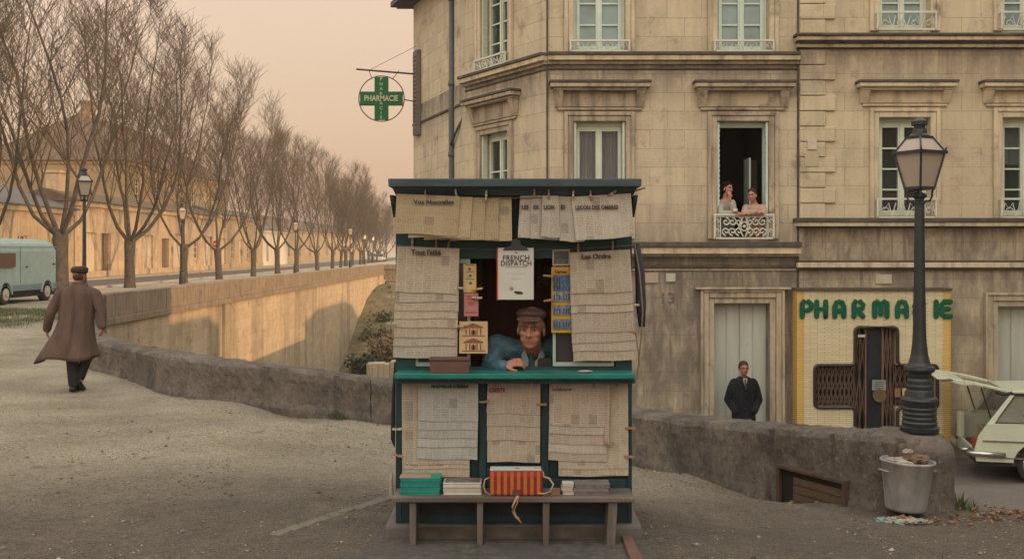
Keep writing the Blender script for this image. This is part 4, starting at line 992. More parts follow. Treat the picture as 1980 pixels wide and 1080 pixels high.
# letters
M_green = mat('green letters', (.003,.095,.05), .9, .12, 10, bmp=.1)
LW = .047
def letter(ch, cx):
    zb, zt_ = pz(611), pz(583); h = zt_-zb; w_ = h*.62
    if ch == 'M': w_ = h*.85
    def q(u, v): return (cx+(u-.5)*w_, DP-.03, zb+v*h)
    S = {'P': [[(0,0),(0,.85),(.15,1),(.7,1),(1,.82),(.95,.55),(.6,.42),(.1,.42)]], 'H': [[(0,0),(0,1)],[(1,0),(1,.55),(.8,.5),(0,.5)],[(1,0),(1,1)]],
         'A': [[(0,0),(0,.65),(.2,.95),(.5,1),(.8,.95),(1,.65),(1,0)],[(0,.38),(1,.38)]], 'R': [[(0,0),(0,.85),(.15,1),(.7,1),(1,.8),(.9,.55),(.5,.48),(.1,.48)],[(.4,.46),(.7,.2),(1,0)]],
         'M': [[(0,0),(0,.9),(.2,1),(.45,.85),(.5,.5),(.5,.15)],[(.5,.5),(.55,.85),(.8,1),(1,.9),(1,0)]], 'C': [[(1,.85),(.7,1),(.3,.95),(0,.7),(0,.3),(.3,.05),(.7,0),(1,.15)]],
         'I': [[(.5,0),(.5,1)]], 'E': [[(1,1),(.3,1),(0,.8),(0,.2),(.3,0),(1,0)],[(0,.5),(.8,.5)]]}[ch]
    m = MB()
    for st in S:
        pts = [q(u, v) for u, v in st]; m.tube(pts, LW, 8)
        for p_ in pts: m.ell(p_, LW*.99, 8, 5)
    
    for k, v in enumerate(m.v): v.y = DP-.03+(v.y-DP+.03)*.14
    m.build('letter', M_green, ph, smooth=False)
for ch, px in zip('PHARMACIE', (1559,1587,1622,1659,1702,1743,1776,1809,1828)): letter(ch, pp(px))
# ================================================================ GREEN CROSS SIGN
DC = 24.3; SC = F/DC
def cx_(px): return (px-990)/SC
def cz_(py): return CZ-(py-HY)/SC
cs = empty('pharmacy_sign', (cx_(737), DC, cz_(190)), 'green pharmacy cross in a thin ring hanging on a bracket from the building corner', 'sign')
m = MB(); a = 13/SC; b_ = 41/SC; cX, cZ2 = cx_(737), cz_(190)
m.prism([(cX+u, DC, cZ2+v) for u, v in [(-a,b_),(a,b_),(a,a),(b_,a),(b_,-a),(a,-a),(a,-b_),(-a,-b_),(-a,-a),(-b_,-a),(-b_,a),(-a,a)]], (0,0,0), (0,.14,0))
M_xg = mat('cross green enamel', (.0,.115,.03), .4, .1, 5, bmp=.02); xo = m.build('cross', M_xg, cs, bevel=.006)
m = MB(); m.tube([(cX+44/SC*math.cos(t*6.2832/40), DC+.07, cZ2+44/SC*math.sin(t*6.2832/40)) for t in range(41)], .014, 5); m.build('ring', mat('ring metal', (.16,.12,.10), .5, .1, 5), cs)
M_wl = mat('sign white lettering', (.46,.52,.38), .5, .05, 5, bmp=0)
put_text('lettering', 'PHARMACIE', .185, (cX, DC-.012, cZ2-.065), M_wl, xo, .004, .004, 'CENTER', sx=.80, space=1.0)
for k, ch in enumerate('PHAR ACIE'):
    if ch != ' ': put_text('lettering', ch, .105, (cX, DC-.012, cZ2+.455-k*.1125-.045), M_wl, xo, .004, .001, 'CENTER')
m = MB(); M_ib = mat('sign bracket iron', (.07,.05,.055), .6, .1, 5)
m.tube([(cx_(688), DC+.07, cz_(133)), (cx_(802), DC+.4, cz_(138))], .022, 6); m.tube([(cX+44/SC, DC+.07, cz_(192)), (cx_(806), DC+.5, cz_(192))], .014, 5)
m.tube([(cx_(715), DC+.07, cz_(134)), (cx_(802), DC+.4, cz_(83))], .005, 4); m.tube([(cX-.3, DC+.07, cz_(135)), (cX-.22, DC+.07, cz_(153))], .008, 4); m.tube([(cX+.42, DC+.07, cz_(135)), (cX+.25, DC+.07, cz_(153))], .008, 4)
m.build('bracket', M_ib, cs)
# ================================================================ PIER, HATCH, BIN, LITTER
m = MB(); pc = (3.565, 9.07, 0)
m.lathe([(.35,-.75),(.33,-.42),(.30,-.36),(.285,-.2),(.29,.0),(.30,.10),(.29,.16),(.24,.22),(.19,.262),(.17,.275)], pc, 20)
M_pier = M_par
for k, v in enumerate(m.v): m.v[k] = rough(v, .045, 4)
pr = m.build('stone_pier', M_pier, smooth=False); tag(pr, 'round lichened stone pier under the near lamp post', 'pier')
sb = pr.modifiers.new('sub', 'SUBSURF'); sb.levels = 1; sb.render_levels = 1
# hatch in the parapet
hd = 9.75
def hp(px, py, d=hd): return P(px, py, d)
ha = empty('wall_hatch', (2.8, 9.7, -.6), 'dark low opening with brown boards in the parapet foot left of the bin', 'hatch')
def wallpt(px):
    best = None
    for k in range(1, len(dense)-1):
        x, y = dense[k][:2]; dv = Vector((dense[k+1][0]-dense[k-1][0], dense[k+1][1]-dense[k-1][1], 0)).normalized(); nv = Vector((dv.y, -dv.x, 0))
        q = Vector((x, y, 0))-nv*(W2+.03); e_ = abs(990+2000*q.x/q.y-px)
        if best is None or e_ < best[0]: best = (e_, q)
    return best[1]
a, b_ = wallpt(1512), wallpt(1636); a.z = CZ-(975-HY)*a.y/F
u = Vector((b_.x-a.x, b_.y-a.y, 0)); L_ = u.length; u.normalize(); nn = Vector((u.y, -u.x, 0))
def tfh(p): return Vector((a.x, a.y, 0)) + u*p.x + nn*(p.y+.0) + Vector((0,0,p.z))
zb, zt = a.z-.1, CZ-(903-HY)*a.y/F
m = MB(tfh); m.box(-.03, L_+.03, -.04, .06, zt, zt+.035); m.box(-.04, .0, -.04, .05, zb, zt-.001); m.box(L_, L_+.03, -.04, .05, zb, zt-.001); m.build('frame', mat('rotten frame wood', (.075,.05,.035), .9, .4, 12, bmp=.4), ha, bevel=.006)
m = MB(tfh); m.box(.0, L_, -.12, .012, zb, zt); m.build('recess', M_black, ha)  # solid black box on the wall face, standing in for the opening's shade
m = MB(tfh)
for k in range(4): m.box(.16, L_-.02, .013, .022+.003*k, zt-.05-.075*(k+1), zt-.05-.075*k-.008)
m.build('board', mat('brown boards', (.10,.07,.045), .9, .4, 9, bmp=.4, stretch=(1,1,5)), ha)
# galvanised bin
S8 = F/8.72; BX = (1751-990)/S8; bz = CZ-(984-HY)/S8
bn = empty('rubbish_bin', (BX, 8.72, bz), 'galvanised metal bin full to the brim leaning by the stone pier', 'bin')
M_galv = mat('galvanised steel', (.22,.225,.225), .85, .3, 9, metal=.0, spec=.15, bmp=.3, c2=(.40,.40,.38), stretch=(1,1,.4))
m = MB(); hB = 96/S8; rb_, rt_ = 37/S8, 50/S8
nB = 28; rg = []
for r, z in ((rb_,0),(rb_+.006,.02),(rb_*.9+rt_*.1,.04),(rt_*.97,hB*.93),(rt_,hB*.94),(rt_+.008,hB*.97),(rt_,hB),(rt_-.008,hB-.005),(rb_-.01,.05)):
    rg.append(m.av([(r*(1+.03*math.sin(j*1.35+z*9)*(z > .06))*math.cos(2*math.pi*j/nB), r*math.sin(2*math.pi*j/nB), z) for j in range(nB)]))
for A, B in zip(rg, rg[1:]):
    for j in range(nB): m.f.append([A+j, A+(j+1) % nB, B+(j+1) % nB, B+j])
m.f.append([rg[0]+j for j in range(nB)][::-1]); m.f.append([rg[-1]+j for j in range(nB)])
m.build('body', M_galv, bn, smooth=True, world=False)
m = MB(); m.tube([(rt_*.98+.0, -.05, hB*.78), (rt_*.98+.04, -.04, hB*.80), (rt_*.98+.04, .03, hB*.80), (rt_*.98, .04, hB*.78)], .008, 6); m.build('handle', M_galv, bn, world=False)
m = MB(); m.tube([(-rt_*.98, -.05, hB*.78), (-rt_*.98-.04, -.04, hB*.80), (-rt_*.98-.04, .03, hB*.80), (-rt_*.98, .04, hB*.78)], .008, 6); m.build('handle', M_galv, bn, world=False)
bn.rotation_euler = (0, R(3), R(15))
def crumple(name, c, r, m_, label, cat, seed, group=None, sq=.7):
    rr = random.Random(seed); b = MB(); b.ell((0,0,0), (r*1.25, r, r*sq*.8), 16, 10)
    for k, v in enumerate(b.v):
        b.v[k] = v*(1+.7*mnoise.noise(v*(2.9/r)+Vector((seed*3.1,0,0))))+Vector(c)
    o = b.build(name, m_); return tag(o, label, cat, group)
M_pap = mat('crumpled paper', (.30,.28,.24), .85, .2, 20); M_papb = mat('bluish paper', (.22,.30,.32), .85, .25, 20); M_leafb = mat('dead leaves', (.20,.11,.06), .9, .5, 25, c2=(.33,.2,.1)); M_cream = mat('cream rubbish', (.36,.31,.25), .8, .2, 12)
crumple('rubbish', (BX-.05, 8.72, bz+hB-.01), .10, M_cream, 'cream crumpled wrapping lying flat over the left of the bin mouth', 'rubbish', 1, sq=.28)
crumple('rubbish', (BX+.08, 8.70, bz+hB+.01), .085, mat('brown rubbish', (.17,.11,.08), .8, .3, 14), 'brown crumpled rag at the right of the bin mouth', 'rubbish', 2, sq=.45)
crumple('rubbish', (BX+.01, 8.70, bz+hB+.075), .03, M_cream, 'small orange peel ball on top of the bin', 'rubbish', 3)
lit = [(-.28,-.22,.055,M_papb),(-.21,-.25,.07,M_pap),(-.13,-.28,.06,M_cream),(-.06,-.27,.075,M_pap),(.02,-.26,.055,M_papb),(-.17,-.32,.045,M_papb),(-.25,-.30,.035,M_pap),(.09,-.25,.04,M_cream),(-.10,-.2,.08,M_leafb)]
for i, (dx, dy, r, mm_) in enumerate(lit):
    x_, y_ = BX+dx, 8.72+dy
    crumple('litter', (x_, y_, zu(x_, y_)+r*.25), r*.7, mm_, ['bluish','white','cream','grey white','pale blue','light blue','small white','little cream','brown leafy'][i]+' crumpled scrap, '+ords[i]+' from the left in the litter heaped before the bin' , 'litter', 20+i, 'litter at the foot of the bin')
lf = MB()
for k in range(400):
    if k < 170: x_, y_ = RND.gauss(4.1, .22), RND.gauss(8.65, .13)
    elif k < 240: x_, y_ = RND.gauss(3.5, .3), RND.gauss(8.45, .08)
    else: 
        i = RND.randrange(60, 250); p_ = dense[i]; x_, y_ = p_[0]-.3+RND.gauss(0,.12), p_[1]-.42+RND.gauss(0,.12)
    c = Vector((x_, y_, zu(x_, y_)+RND.uniform(.008,.035))); d1 = Vector((RND.gauss(0,1), RND.gauss(0,1), RND.gauss(0,.5))).normalized()*RND.uniform(.012,.03); d2 = d1.cross(Vector((RND.gauss(0,.4), RND.gauss(0,.4), 1))).normalized()*RND.uniform(.01,.02)
    i = lf.av([c-d1, c+d2, c+d1, c-d2]); lf.f.append([i,i+1,i+2,i+3])
tag(lf.build('fallen_leaves', M_leafb, fix=False), 'dead brown leaves gathered along the pier and parapet foot', 'leaves', kind='stuff')
# grit
gr = MB()
def stone_bit(x_, y_, r, g):
    z = zu(x_, y_); c = Vector((x_, y_, z+r*.25)); i = g.av([c+Vector((r*RND.uniform(.7,1.2),0,0)), c+Vector((0,r*RND.uniform(.7,1.2),0)), c-Vector((r*RND.uniform(.7,1.2),0,0)), c-Vector((0,r*RND.uniform(.7,1.2),0)), c+Vector((r*.2,0,r*RND.uniform(.4,.8))), c-Vector((0,0,r))])
    for q in ((0,1,4),(1,2,4),(2,3,4),(3,0,4),(1,0,5),(2,1,5),(3,2,5),(0,3,5)): g.f.append([i+a_ for a_ in q])
gr2 = MB(); gr3 = MB()
for k in range(15000):
    y_ = 5.4+RND.random()**1.7*8; x_ = RND.uniform(-.52, .52)*y_
    if inpoly(x_, y_): continue
    stone_bit(x_, y_, RND.uniform(.003, .009) if RND.random() < .975 else RND.uniform(.010,.024), gr if k % 9 else (gr2 if k % 2 else gr3))
tag(gr.build('gravel', mat('grit', (.13,.11,.09), .95, .5, 9, c2=(.36,.32,.26), bmp=0), fix=False), 'fine brown grit scattered over the ground', 'gravel', kind='stuff')
tag(gr2.build('gravel', mat('pale grit', (.42,.39,.33), .95, .2, 3, bmp=0), fix=False), 'sparse pale pebbles scattered over the ground', 'gravel', kind='stuff')
tag(gr3.build('gravel', mat('dark grit', (.07,.055,.045), .95, .3, 3, bmp=0), fix=False), 'sparse dark pebbles scattered over the ground', 'gravel', kind='stuff')
# weeds at the foot of the parapet and grass verge
M_grass = mat('grass blades', (.07,.095,.03), .8, .35, 3, c2=(.13,.14,.05), bmp=0)
def tuft(g, x_, y_, n, h, sp):
    for k in range(n):
        a_ = RND.uniform(0, 6.28); b0 = Vector((x_+RND.gauss(0,sp), y_+RND.gauss(0,sp), 0)); b0.z = zu(b0.x, b0.y)-.01
        t = b0+Vector((math.cos(a_)*h*.5, math.sin(a_)*h*.5, h*RND.uniform(.5,1.1))); s_ = Vector((-math.sin(a_), math.cos(a_), 0))*max(.004, h*.05)
        i = g.av([b0-s_, b0+s_, t]); g.f.append([i,i+1,i+2])
for i, (px, py, d, n, h) in enumerate([(378,762,14.0,40,.10),(455,776,13.95,60,.12),(652,800,14.1,90,.14),(430,772,14.0,30,.08),(250,722,16.8,40,.12),(1310,905,11.9,110,.16),(1360,918,11.5,60,.12),(1480,948,10.35,70,.13),(1850,975,8.95,120,.16),(1880,985,8.85,60,.08)]):
    g = MB(); x_ = (px-990)*d/F; tuft(g, x_, d, n, h, .05)
    o = g.build('weed', M_grass, fix=False)
    tag(o, ['tiny green weed at the parapet foot nearest the walking man','green weed at the parapet foot right of the tiny ones','big green tuft at the parapet foot left of the kiosk','thin weed between two others at the parapet foot','weed at the parapet foot just right of the walking man','big weed at the parapet foot just right of the kiosk','smaller weed right of the big one beside the kiosk','weed at the left foot of the dark hatch','tall yellowish grass tuft at the right foot of the pier','low sparse grass beyond the pier on the street side'][i], 'weed', 'weeds at the foot of the parapet')
g = MB()
for k in range(1500):
    x_ = RND.uniform(-19.3, -11.9); y_ = RND.uniform(24.6, 31.2)
    if inpoly(x_+.3, y_): continue
    tuft(g, x_, y_, 22, .10, .2)
tag(g.build('grass', M_grass, fix=False), 'rough strip of green grass in front of the blue van', 'grass', kind='stuff')
# ================================================================ CAR
M_car = mat('pale green car paint', (.55,.60,.47), .35, .05, 3, bmp=.01, spec=.6)
M_chr = mat('chrome', (.5,.5,.48), .25, .08, 6, metal=.9, bmp=0)
M_cint = mat('brown car interior', (.12,.07,.05), .8, .3, 6)
M_cargl = glass('car glass', (.22,.24,.21), .06, alpha=.45, spec=.8)
M_rubber = mat('black rubber', (.02,.02,.022), .6, .1, 8)
cz0 = -1.85; yaw = R(-13); cpos = Vector((7.40, 16.55, cz0))
car = empty('car', cpos, 'pale green estate car with its tailgate raised cut by the right edge', 'car'); car.rotation_euler.z = yaw
WC = 1.5; LCAR = 3.95
# local frame: x forward, y away from us (0 = near side), z up
def carside(m, pts, y0, y1): m.prism([(x, 0, z) for x, z in pts], (0, y0, 0), (0, y1, 0))
wb = [(.93,.30), (3.25,.30)]
def archpts(cx, r, n=10): return [(cx-r*math.cos(math.pi*k/n), .30+r*math.sin(math.pi*k/n)) for k in range(n+1)]
low = [(.03,.34),(.0,.50),(.06,.74),(.20,.95),(2.9,.98),(3.6,.90),(3.93,.72),(3.95,.40)] + [(3.25+.36,.34)]+archpts(3.25,.36)[::-1]+[(3.25-.36,.30),(.93+.36,.30)]+archpts(.93,.36)[::-1]+[(.93-.36,.34)]
m = MB(); carside(m, low, 0, .05); m.build('body_side', M_car, car, bevel=.015, world=False)
m = MB(); carside(m, low, WC-.05, WC); m.build('body_side', M_car, car, bevel=.015, world=False)
m = MB(); m.box(.05, 3.9, .05, WC-.05, .28, .36); m.box(2.75, 3.85, .05, WC-.05, .36, .9); m.box(3.85,3.93,.05,WC-.05,.36,.75); m.build('floor', M_rubber, car, world=False)
m = MB(); m.prism([(2.75,0,.90),(2.75,0,.99),(3.55,0,.93),(3.90,0,.74),(3.88,0,.68),(3.5,0,.86)], (0,.04,0), (0,WC-.04,0)); m.build('bonnet', M_car, car, bevel=.02, world=False)
# roof and pillars
m = MB(); m.prism([(.52,0,1.44),(.60,0,1.475),(1.3,0,1.50),(2.0,0,1.485),(2.25,0,1.44),(2.2,0,1.41),(.6,0,1.415)], (0,.10,0), (0,WC-.10,0)); m.build('roof', M_car, car, bevel=.02, world=False)
m = MB(); m.prism([(.56,0,1.435),(2.22,0,1.435),(2.22,0,1.405),(.56,0,1.405)], (0,.07,0), (0,WC-.07,0)); m.build('gutter', M_rubber, car, world=False)
for y in (.02, WC-.10):
    s = .06 if y < .5 else -.03
    for (xa, xb) in ((.20,.56),(1.35,1.38),(2.78,2.2)):
        w_ = .10 if xa < .3 else .055
        m = MB(); m.hexa([(xa-w_*.0,y,.94),(xa+w_,y,.94),(xa+w_,y+.05,.94),(xa,y+.05,.94),(xb,y+s,1.42),(xb+w_*.8,y+s,1.42),(xb+w_*.8,y+s+.04,1.42),(xb,y+s+.04,1.42)]); m.build('pillar', M_car, car, bevel=.008, world=False)

for (y, s) in ((.045, .055), (WC-.06, -.05)):
    m = MB(); m.hexa([(.31,y,.96),(1.35,y,.96),(1.35,y+.006,.96),(.31,y+.006,.96),(.63,y+s,1.405),(1.37,y+s,1.405),(1.37,y+s+.006,1.405),(.63,y+s+.006,1.405)])
    m.hexa([(1.42,y,.96),(2.78,y,.96),(2.78,y+.006,.96),(1.42,y+.006,.96),(1.44,y+s,1.405),(2.22,y+s,1.405),(2.22,y+s+.006,1.405),(1.44,y+s+.006,1.405)])
    m.build('side_window', M_cargl, car, world=False)
m = MB()
for A, B in (((.31,.96),(1.36,.96)),((.31,.96),(.62,1.40)),((.62,1.40),(1.38,1.40)),((1.36,.96),(1.38,1.40))):
    ya = .035; yb = .035+(A[1]-.96)/.44*.05; yc = .035+(B[1]-.96)/.44*.05; m.bar((A[0],yb,A[1]), (B[0],yc,B[1]), .018, .022, up=(0,1,0))
m.build('window_seal', M_rubber, car, world=False)
m = MB(); m.box(.12, 2.9, -.012, .0, .66, .685); m.box(.2, 2.9, -.008, .0, .40, .42); m.build('side_trim', M_chr, car, world=False)
m = MB(); m.tube([(.02,.3,.46),(-.10,.10,.47),(-.03,-.02,.47),(.45,-.035,.46)], .045, 8); m.tube([(.02,.3,.46),(-.1,.3,.47),(-.1,WC-.3,.47),(-.08,WC-.05,.47),(.1,WC+.02,.46)], .045, 8); m.build('bumper', M_chr, car, smooth=True, world=False)
m = MB(); m.box(-.0, .10, .05, .22, .52, .72); m.build('tail_light', mat('red tail light', (.25,.03,.02), .3, .1, 5), car, bevel=.02, world=False)
m = MB(); m.box(-.0, .10, WC-.22, WC-.03, .50, .93); m.box(.02,.06,.22,WC-.22,.36,.52); m.build('rear_corner', M_car, car, bevel=.03, world=False)
# cargo bay
m = MB(); m.box(.12, 1.0, .12, WC-.12, .36, .5); m.box(1.2, 1.35, .15, WC-.15, .36, 1.05); m.box(2.0, 2.15, .15, WC-.15, .36, 1.05); m.box(1.35,1.75,.15,WC-.15,.36,.6); m.build('seats', M_cint, car, bevel=.04, world=False)
for i, (x, y, z, s_, cc, lb) in enumerate(((.32,.45,.5,.22,(.22,.13,.08),'brown box loaded in the open boot of the pale green car'),(.4,.95,.5,.26,(.32,.25,.16),'tan box behind the brown one in the open boot'))):
    m = MB(); m.box(x-s_/2, x+s_/2, y-s_*.7, y+s_*.7, z, z+s_); m.box(x-s_/2-.006, x+s_/2+.006, y-.03, y+.03, z+.001, z+s_+.006)
    o = m.build('cargo_box', mat('cargo %d' % i, cc, .8, .2, 10), bevel=.01, world=False); o.matrix_world = Matrix.Translation(cpos) @ Matrix.Rotation(yaw, 4, 'Z'); tag(o, lb, 'box')
# raised tailgate: thin curved panel with window opening
hx, hz = .56, 1.47
def tg(t, k): # along the gate from the hinge
    x = hx-1.12*t; z = hz+.14*t+.06*math.sin(t*2.4); return x, z+k
for lo_, hi_, nm, mt_ in (((0),(1),'tailgate',M_car),):
    m = MB(); st = [0,.08,.2,.35,.5,.62,.75,.85,.93,1.0]
    def strip(y0, y1, a_, b_, th=.05):
        for s0, s1 in zip(st, st[1:]):
            if s0 < a_-1e-6 or s1 > b_+1e-6: continue
            x0,z0 = tg(s0,0); x1,z1 = tg(s1,0); th0 = th*(1.0 if s0 < .6 else 1.7*(1.05-s0)*2+.3); th1 = th*(1.0 if s1 < .6 else 1.7*(1.05-s1)*2+.3)
            m.hexa([(x1,y0,z1-th1),(x0,y0,z0-th0),(x0,y1,z0-th0),(x1,y1,z1-th1),(x1,y0,z1),(x0,y0,z0),(x0,y1,z0),(x1,y1,z1)])
    strip(.08,.20,0,1); strip(WC-.20,WC-.08,0,1); strip(.2,WC-.2,0,.08); strip(.2,WC-.2,.62,1)
    t_ = m.build('tailgate', M_car, car, bevel=.012, world=False)
    m = MB(); x0,z0 = tg(.08,-.02); x1,z1 = tg(.62,-.02); m.hexa([(x1,.2,z1-.006),(x0,.2,z0-.006),(x0,WC-.2,z0-.006),(x1,WC-.2,z1-.006),(x1,.2,z1),(x0,.2,z0),(x0,WC-.2,z0),(x1,WC-.2,z1)]); m.build('rear_window', M_cargl, t_, world=False)
    m = MB(); x,z = tg(.86,-.03); m.loft([((x,.065,z),.10,.022),((x,.082,z),.10,.022)], 14, (1,0,.1), (0,0,1)); m.build('plate_recess', mat('grey recess', (.12,.10,.09), .6, .2, 6), t_, world=False)
    m = MB(); m.tube([(hx+.02,.09,hz-.03),(hx-.10,.09,hz-.06),(hx-.22,.09,hz-.03)], .028, 6); m.build('hinge', M_rubber, t_, world=False)
for yy in (.10, WC-.1): m = MB(); m.tube([(.28,yy,.97),(.12,yy,1.50)], .013, 6); m.build('strut', M_rubber, t_, world=False)
for x in (.93, 3.25):
    for y in (.03, WC-.17):
        m = MB(); m.tube([(x, y, .29), (x, y+.13, .29)], .29, 28); wo = m.build('wheel', M_tyre, car, bevel=.03, world=False)
        yo = y-.004 if y < .5 else y+.134; sg = -1 if y < .5 else 1
        m = MB(); m.tube([(x, yo-sg*.02, .29), (x, yo, .29)], .20, 24); m.tube([(x, yo, .29), (x, yo+sg*.015, .29)], .15, 20); m.build('rim', M_hub, wo, bevel=.005, world=False)
        m = MB(); m.tube([(x, yo, .29), (x, yo+sg*.035, .29)], .075, 18); m.tube([(x+.205*math.cos(k*.3142), yo, .29+.205*math.sin(k*.3142)) for k in range(21)], .012, 5); m.build('hubcap', M_chr, wo, world=False)
m = MB(); m.tube([(.75+.0,.62,1.05),(.75,.62,1.25)], .09, 10); 
m = MB()
m.ell((1.0,.5,1.02), (.18,.12,.10), 10, 7); m.build('cushion', M_cint, car, smooth=True, world=False)
# ================================================================ KIOSK
KD = 6.70; KS = F/KD
def kx(px, d=KD): return (px-990)*d/F
def kz(py, d=KD): return CZ-(py-HY)*d/F
M_teal = mat('dark teal kiosk paint', (.010,.036,.046), .55, .3, 9, bmp=.2, worn=((.03,.05,.055), 7, .60), stretch=(1,1,.25))
M_teal2 = mat('green kiosk paint', (.008,.044,.050), .5, .25, 6, bmp=.15, stretch=(.4,1,1))
M_count = mat('worn green counter paint', (.010,.135,.115), .45, .22, 9, bmp=.15, worn=((.12,.24,.18), 14, .60), stretch=(.35,1,1))
M_fas = mat('weathered blue grey fascia', (.048,.075,.092), .75, .35, 16, c2=(.10,.13,.145), bmp=.4, stretch=(.15,1,1))
M_fram = mat('pale blue green sash', (.32,.42,.38), .5, .12, 12, bmp=.1)
M_old = mat('weathered grey wood', (.105,.085,.075), .85, .35, 14, c2=(.19,.16,.14), bmp=.5, stretch=(.12,1,1))
M_oldv = mat('weathered leg wood', (.11,.09,.08), .85, .35, 14, c2=(.18,.155,.14), bmp=.5, stretch=(1,1,.12))
M_inner = mat('dark red brown cabin wood', (.16,.062,.045), .6, .25, 5, bmp=.1, stretch=(1,1,.2))
M_conc = mat('plinth concrete', (.14,.13,.125), .9, .25, 8, bmp=.5)
kiosk = empty('news_kiosk', (0, KD, 0), 'small dark teal newspaper kiosk with green counter and grey flat roof', 'kiosk')
xL, xR = kx(765), kx(1222); KB = KD+1.25; zr = kz(372)
m = MB(); m.box(xL, xL+.03, KD+.03, KB, .09, zr); m.box(xR-.03, xR, KD+.03, KB, .09, zr); m.box(xL+.03, xR-.03, KB-.03, KB, .09, zr); m.build('side_wall', M_teal, kiosk, bevel=.004)
zc0 = kz(735); m = MB(); m.box(xL+.03, xR-.03, KD+.035, KD+.055, .09, zc0); m.build('lower_panel', M_teal2 if False else M_teal, kiosk)
m = MB()
for a, b_ in ((765,777),(926,941),(1045,1061),(1213,1222)): m.box(kx(a), kx(b_), KD, KD+.034, .09, zc0-.002)
m.box(kx(777)+.001, kx(926)-.001, KD+.002, KD+.034, .09, kz(925)); m.box(kx(941)+.001, kx(1045)-.001, KD+.002, KD+.034, .09, kz(905)); m.box(kx(1061)+.001, kx(1213)-.001, KD+.002, KD+.034, .09, kz(925))
m.build('lower_frame', M_teal, kiosk, bevel=.004)
m = MB(); m.box(kx(765), kx(803), KD, KD+.04, zc0+.04, zr); m.box(kx(1190), kx(1222), KD, KD+.04, zc0+.04, zr); m.box(kx(803)+.001, kx(1190)-.001, KD+.002, KD+.04, kz(500), zr); m.box(kx(1000)-.02, kx(1000)-.0, KD-.02, KD, kz(470), zr)
m.build('upper_frame', M_teal2, kiosk, bevel=.004)
m = MB(); m.box(kx(803), kx(1190), KD+.002, KD+.04, zc0+.04, kz(709)); m.build('sill_board', M_teal, kiosk)
# sliding sashes
for a, b_ in ((803, 909), (1069, 1188)):
    x0, x1, z0, z1 = kx(a), kx(b_), kz(708), kz(500); t_ = .019
    m = MB(); m.box(x0, x1, KD+.01, KD+.045, z0, z0+.026); m.box(x0, x1, KD+.01, KD+.045, z1-.03, z1-.001); m.box(x0, x0+t_, KD+.011, KD+.044, z0+.026, z1-.03); m.box(x1-t_, x1, KD+.011, KD+.044, z0+.026, z1-.03)
    sh = m.build('sash', M_fram, kiosk, bevel=.002)
    m = MB(); m.box(x0+t_, x1-t_, KD+.025, KD+.029, z0+.026, z1-.03); m.build('pane', glass('kiosk glass', (.035,.03,.035), .1, spec=.5), sh)
# roof
dr = 6.45
m = MB(); m.hexa([(kx(751,dr),dr,kz(361,dr)),(kx(1240,dr),dr,kz(361,dr)),(kx(1240,dr),KB+.15,kz(361,dr)+.0),(kx(751,dr),KB+.15,kz(361,dr)),(kx(750,dr),dr,kz(345,dr)),(kx(1241,dr),dr,kz(345,dr)),(kx(1241,dr),KB+.15,kz(345,dr)-.02),(kx(750,dr),KB+.15,kz(345,dr)-.02)])
rf = m.build('roof', M_fas, kiosk, bevel=.006)
m = MB(); m.hexa([(kx(768,6.62),6.55,kz(378,6.55)),(kx(1222,6.62),6.55,kz(378,6.55)),(kx(1222,6.62),KB+.05,kz(378,6.55)),(kx(768,6.62),KB+.05,kz(378,6.55)),(kx(758,6.5),6.49,kz(362,6.49)),(kx(1232,6.5),6.49,kz(362,6.49)),(kx(1232,6.5),KB+.1,kz(362,6.49)),(kx(758,6.5),KB+.1,kz(362,6.49))]); m.build('fascia', M_fas, kiosk, bevel=.004)
for sx, px in ((0, 764), (1, 1223)):
    m = MB(); x = kx(px); m.prism([(x, KD, kz(420)), (x, KD, kz(380)), (x, 6.5, kz(380)), (x, 6.52, kz(386))], (-.012,0,0), (.012,0,0)); m.build('roof_bracket', M_fas, kiosk)
# counter
dc = 6.50
m = MB(); m.box(kx(762,dc), kx(1228,dc), dc, KD+.12, kz(733,dc), kz(722,dc)); m.build('counter', M_count, kiosk, bevel=.008, segs=3)
m = MB(); m.box(kx(768), kx(1222), 6.55, KD-.001, kz(741,6.55), kz(733,dc)-.002); m.build('counter_rail', M_teal, kiosk)
# plinth
m = MB(); m.box(kx(746), kx(1240), KD-.05, KB+.1, -.15, .088); m.build('plinth', M_conc, kiosk, bevel=.02)
m = MB(); m.box(kx(800), kx(1190), KD-.052, KD-.048, .01, .08); m.build('vent', M_soot, kiosk) 
# cabin interior
m = MB(); x0, x1 = xL+.03, xR-.03
m.box(x0, x1, KB-.1, KB-.035, .2, zr-.01); m.build('back_panel', M_inner, kiosk)
m = MB(); m.box(kx(940,7.9), kx(943,7.9), KB-.13, KB-.1, .3, zr-.1); m.box(kx(1066,7.9), kx(1070,7.9), KB-.13, KB-.1, .3, zr-.1); m.box(kx(1005,7.9), kx(1008,7.9), KB-.12, KB-.1, .3, zr-.1); m.box(x0, x1, KD+.05, KB-.1, zr-.06, zr-.04); m.build('door_frame', mat('cabin door frame', (.11,.045,.032), .5, .2, 6), kiosk)
m = MB(); m.box(x0, kx(925,7.3), KD+.25, KB-.12, 1.02, 1.05); m.box(x0, kx(932,7.3), KD+.5, KB-.12, 1.32, 1.34); m.box(x0, kx(930,7.3), KD+.5, KB-.12, 1.60, 1.62); m.box(kx(1072,7.3), x1, KD+.5, KB-.12, 1.4, 1.42); m.build('shelf', M_inner, kiosk)
rr = random.Random(5)
M_bk = [mat('box dark %d' % k, c, .7, .2, 9) for k, c in enumerate([(.05,.05,.07),(.11,.04,.04),(.2,.17,.13),(.03,.06,.08),(.12,.10,.05)])]
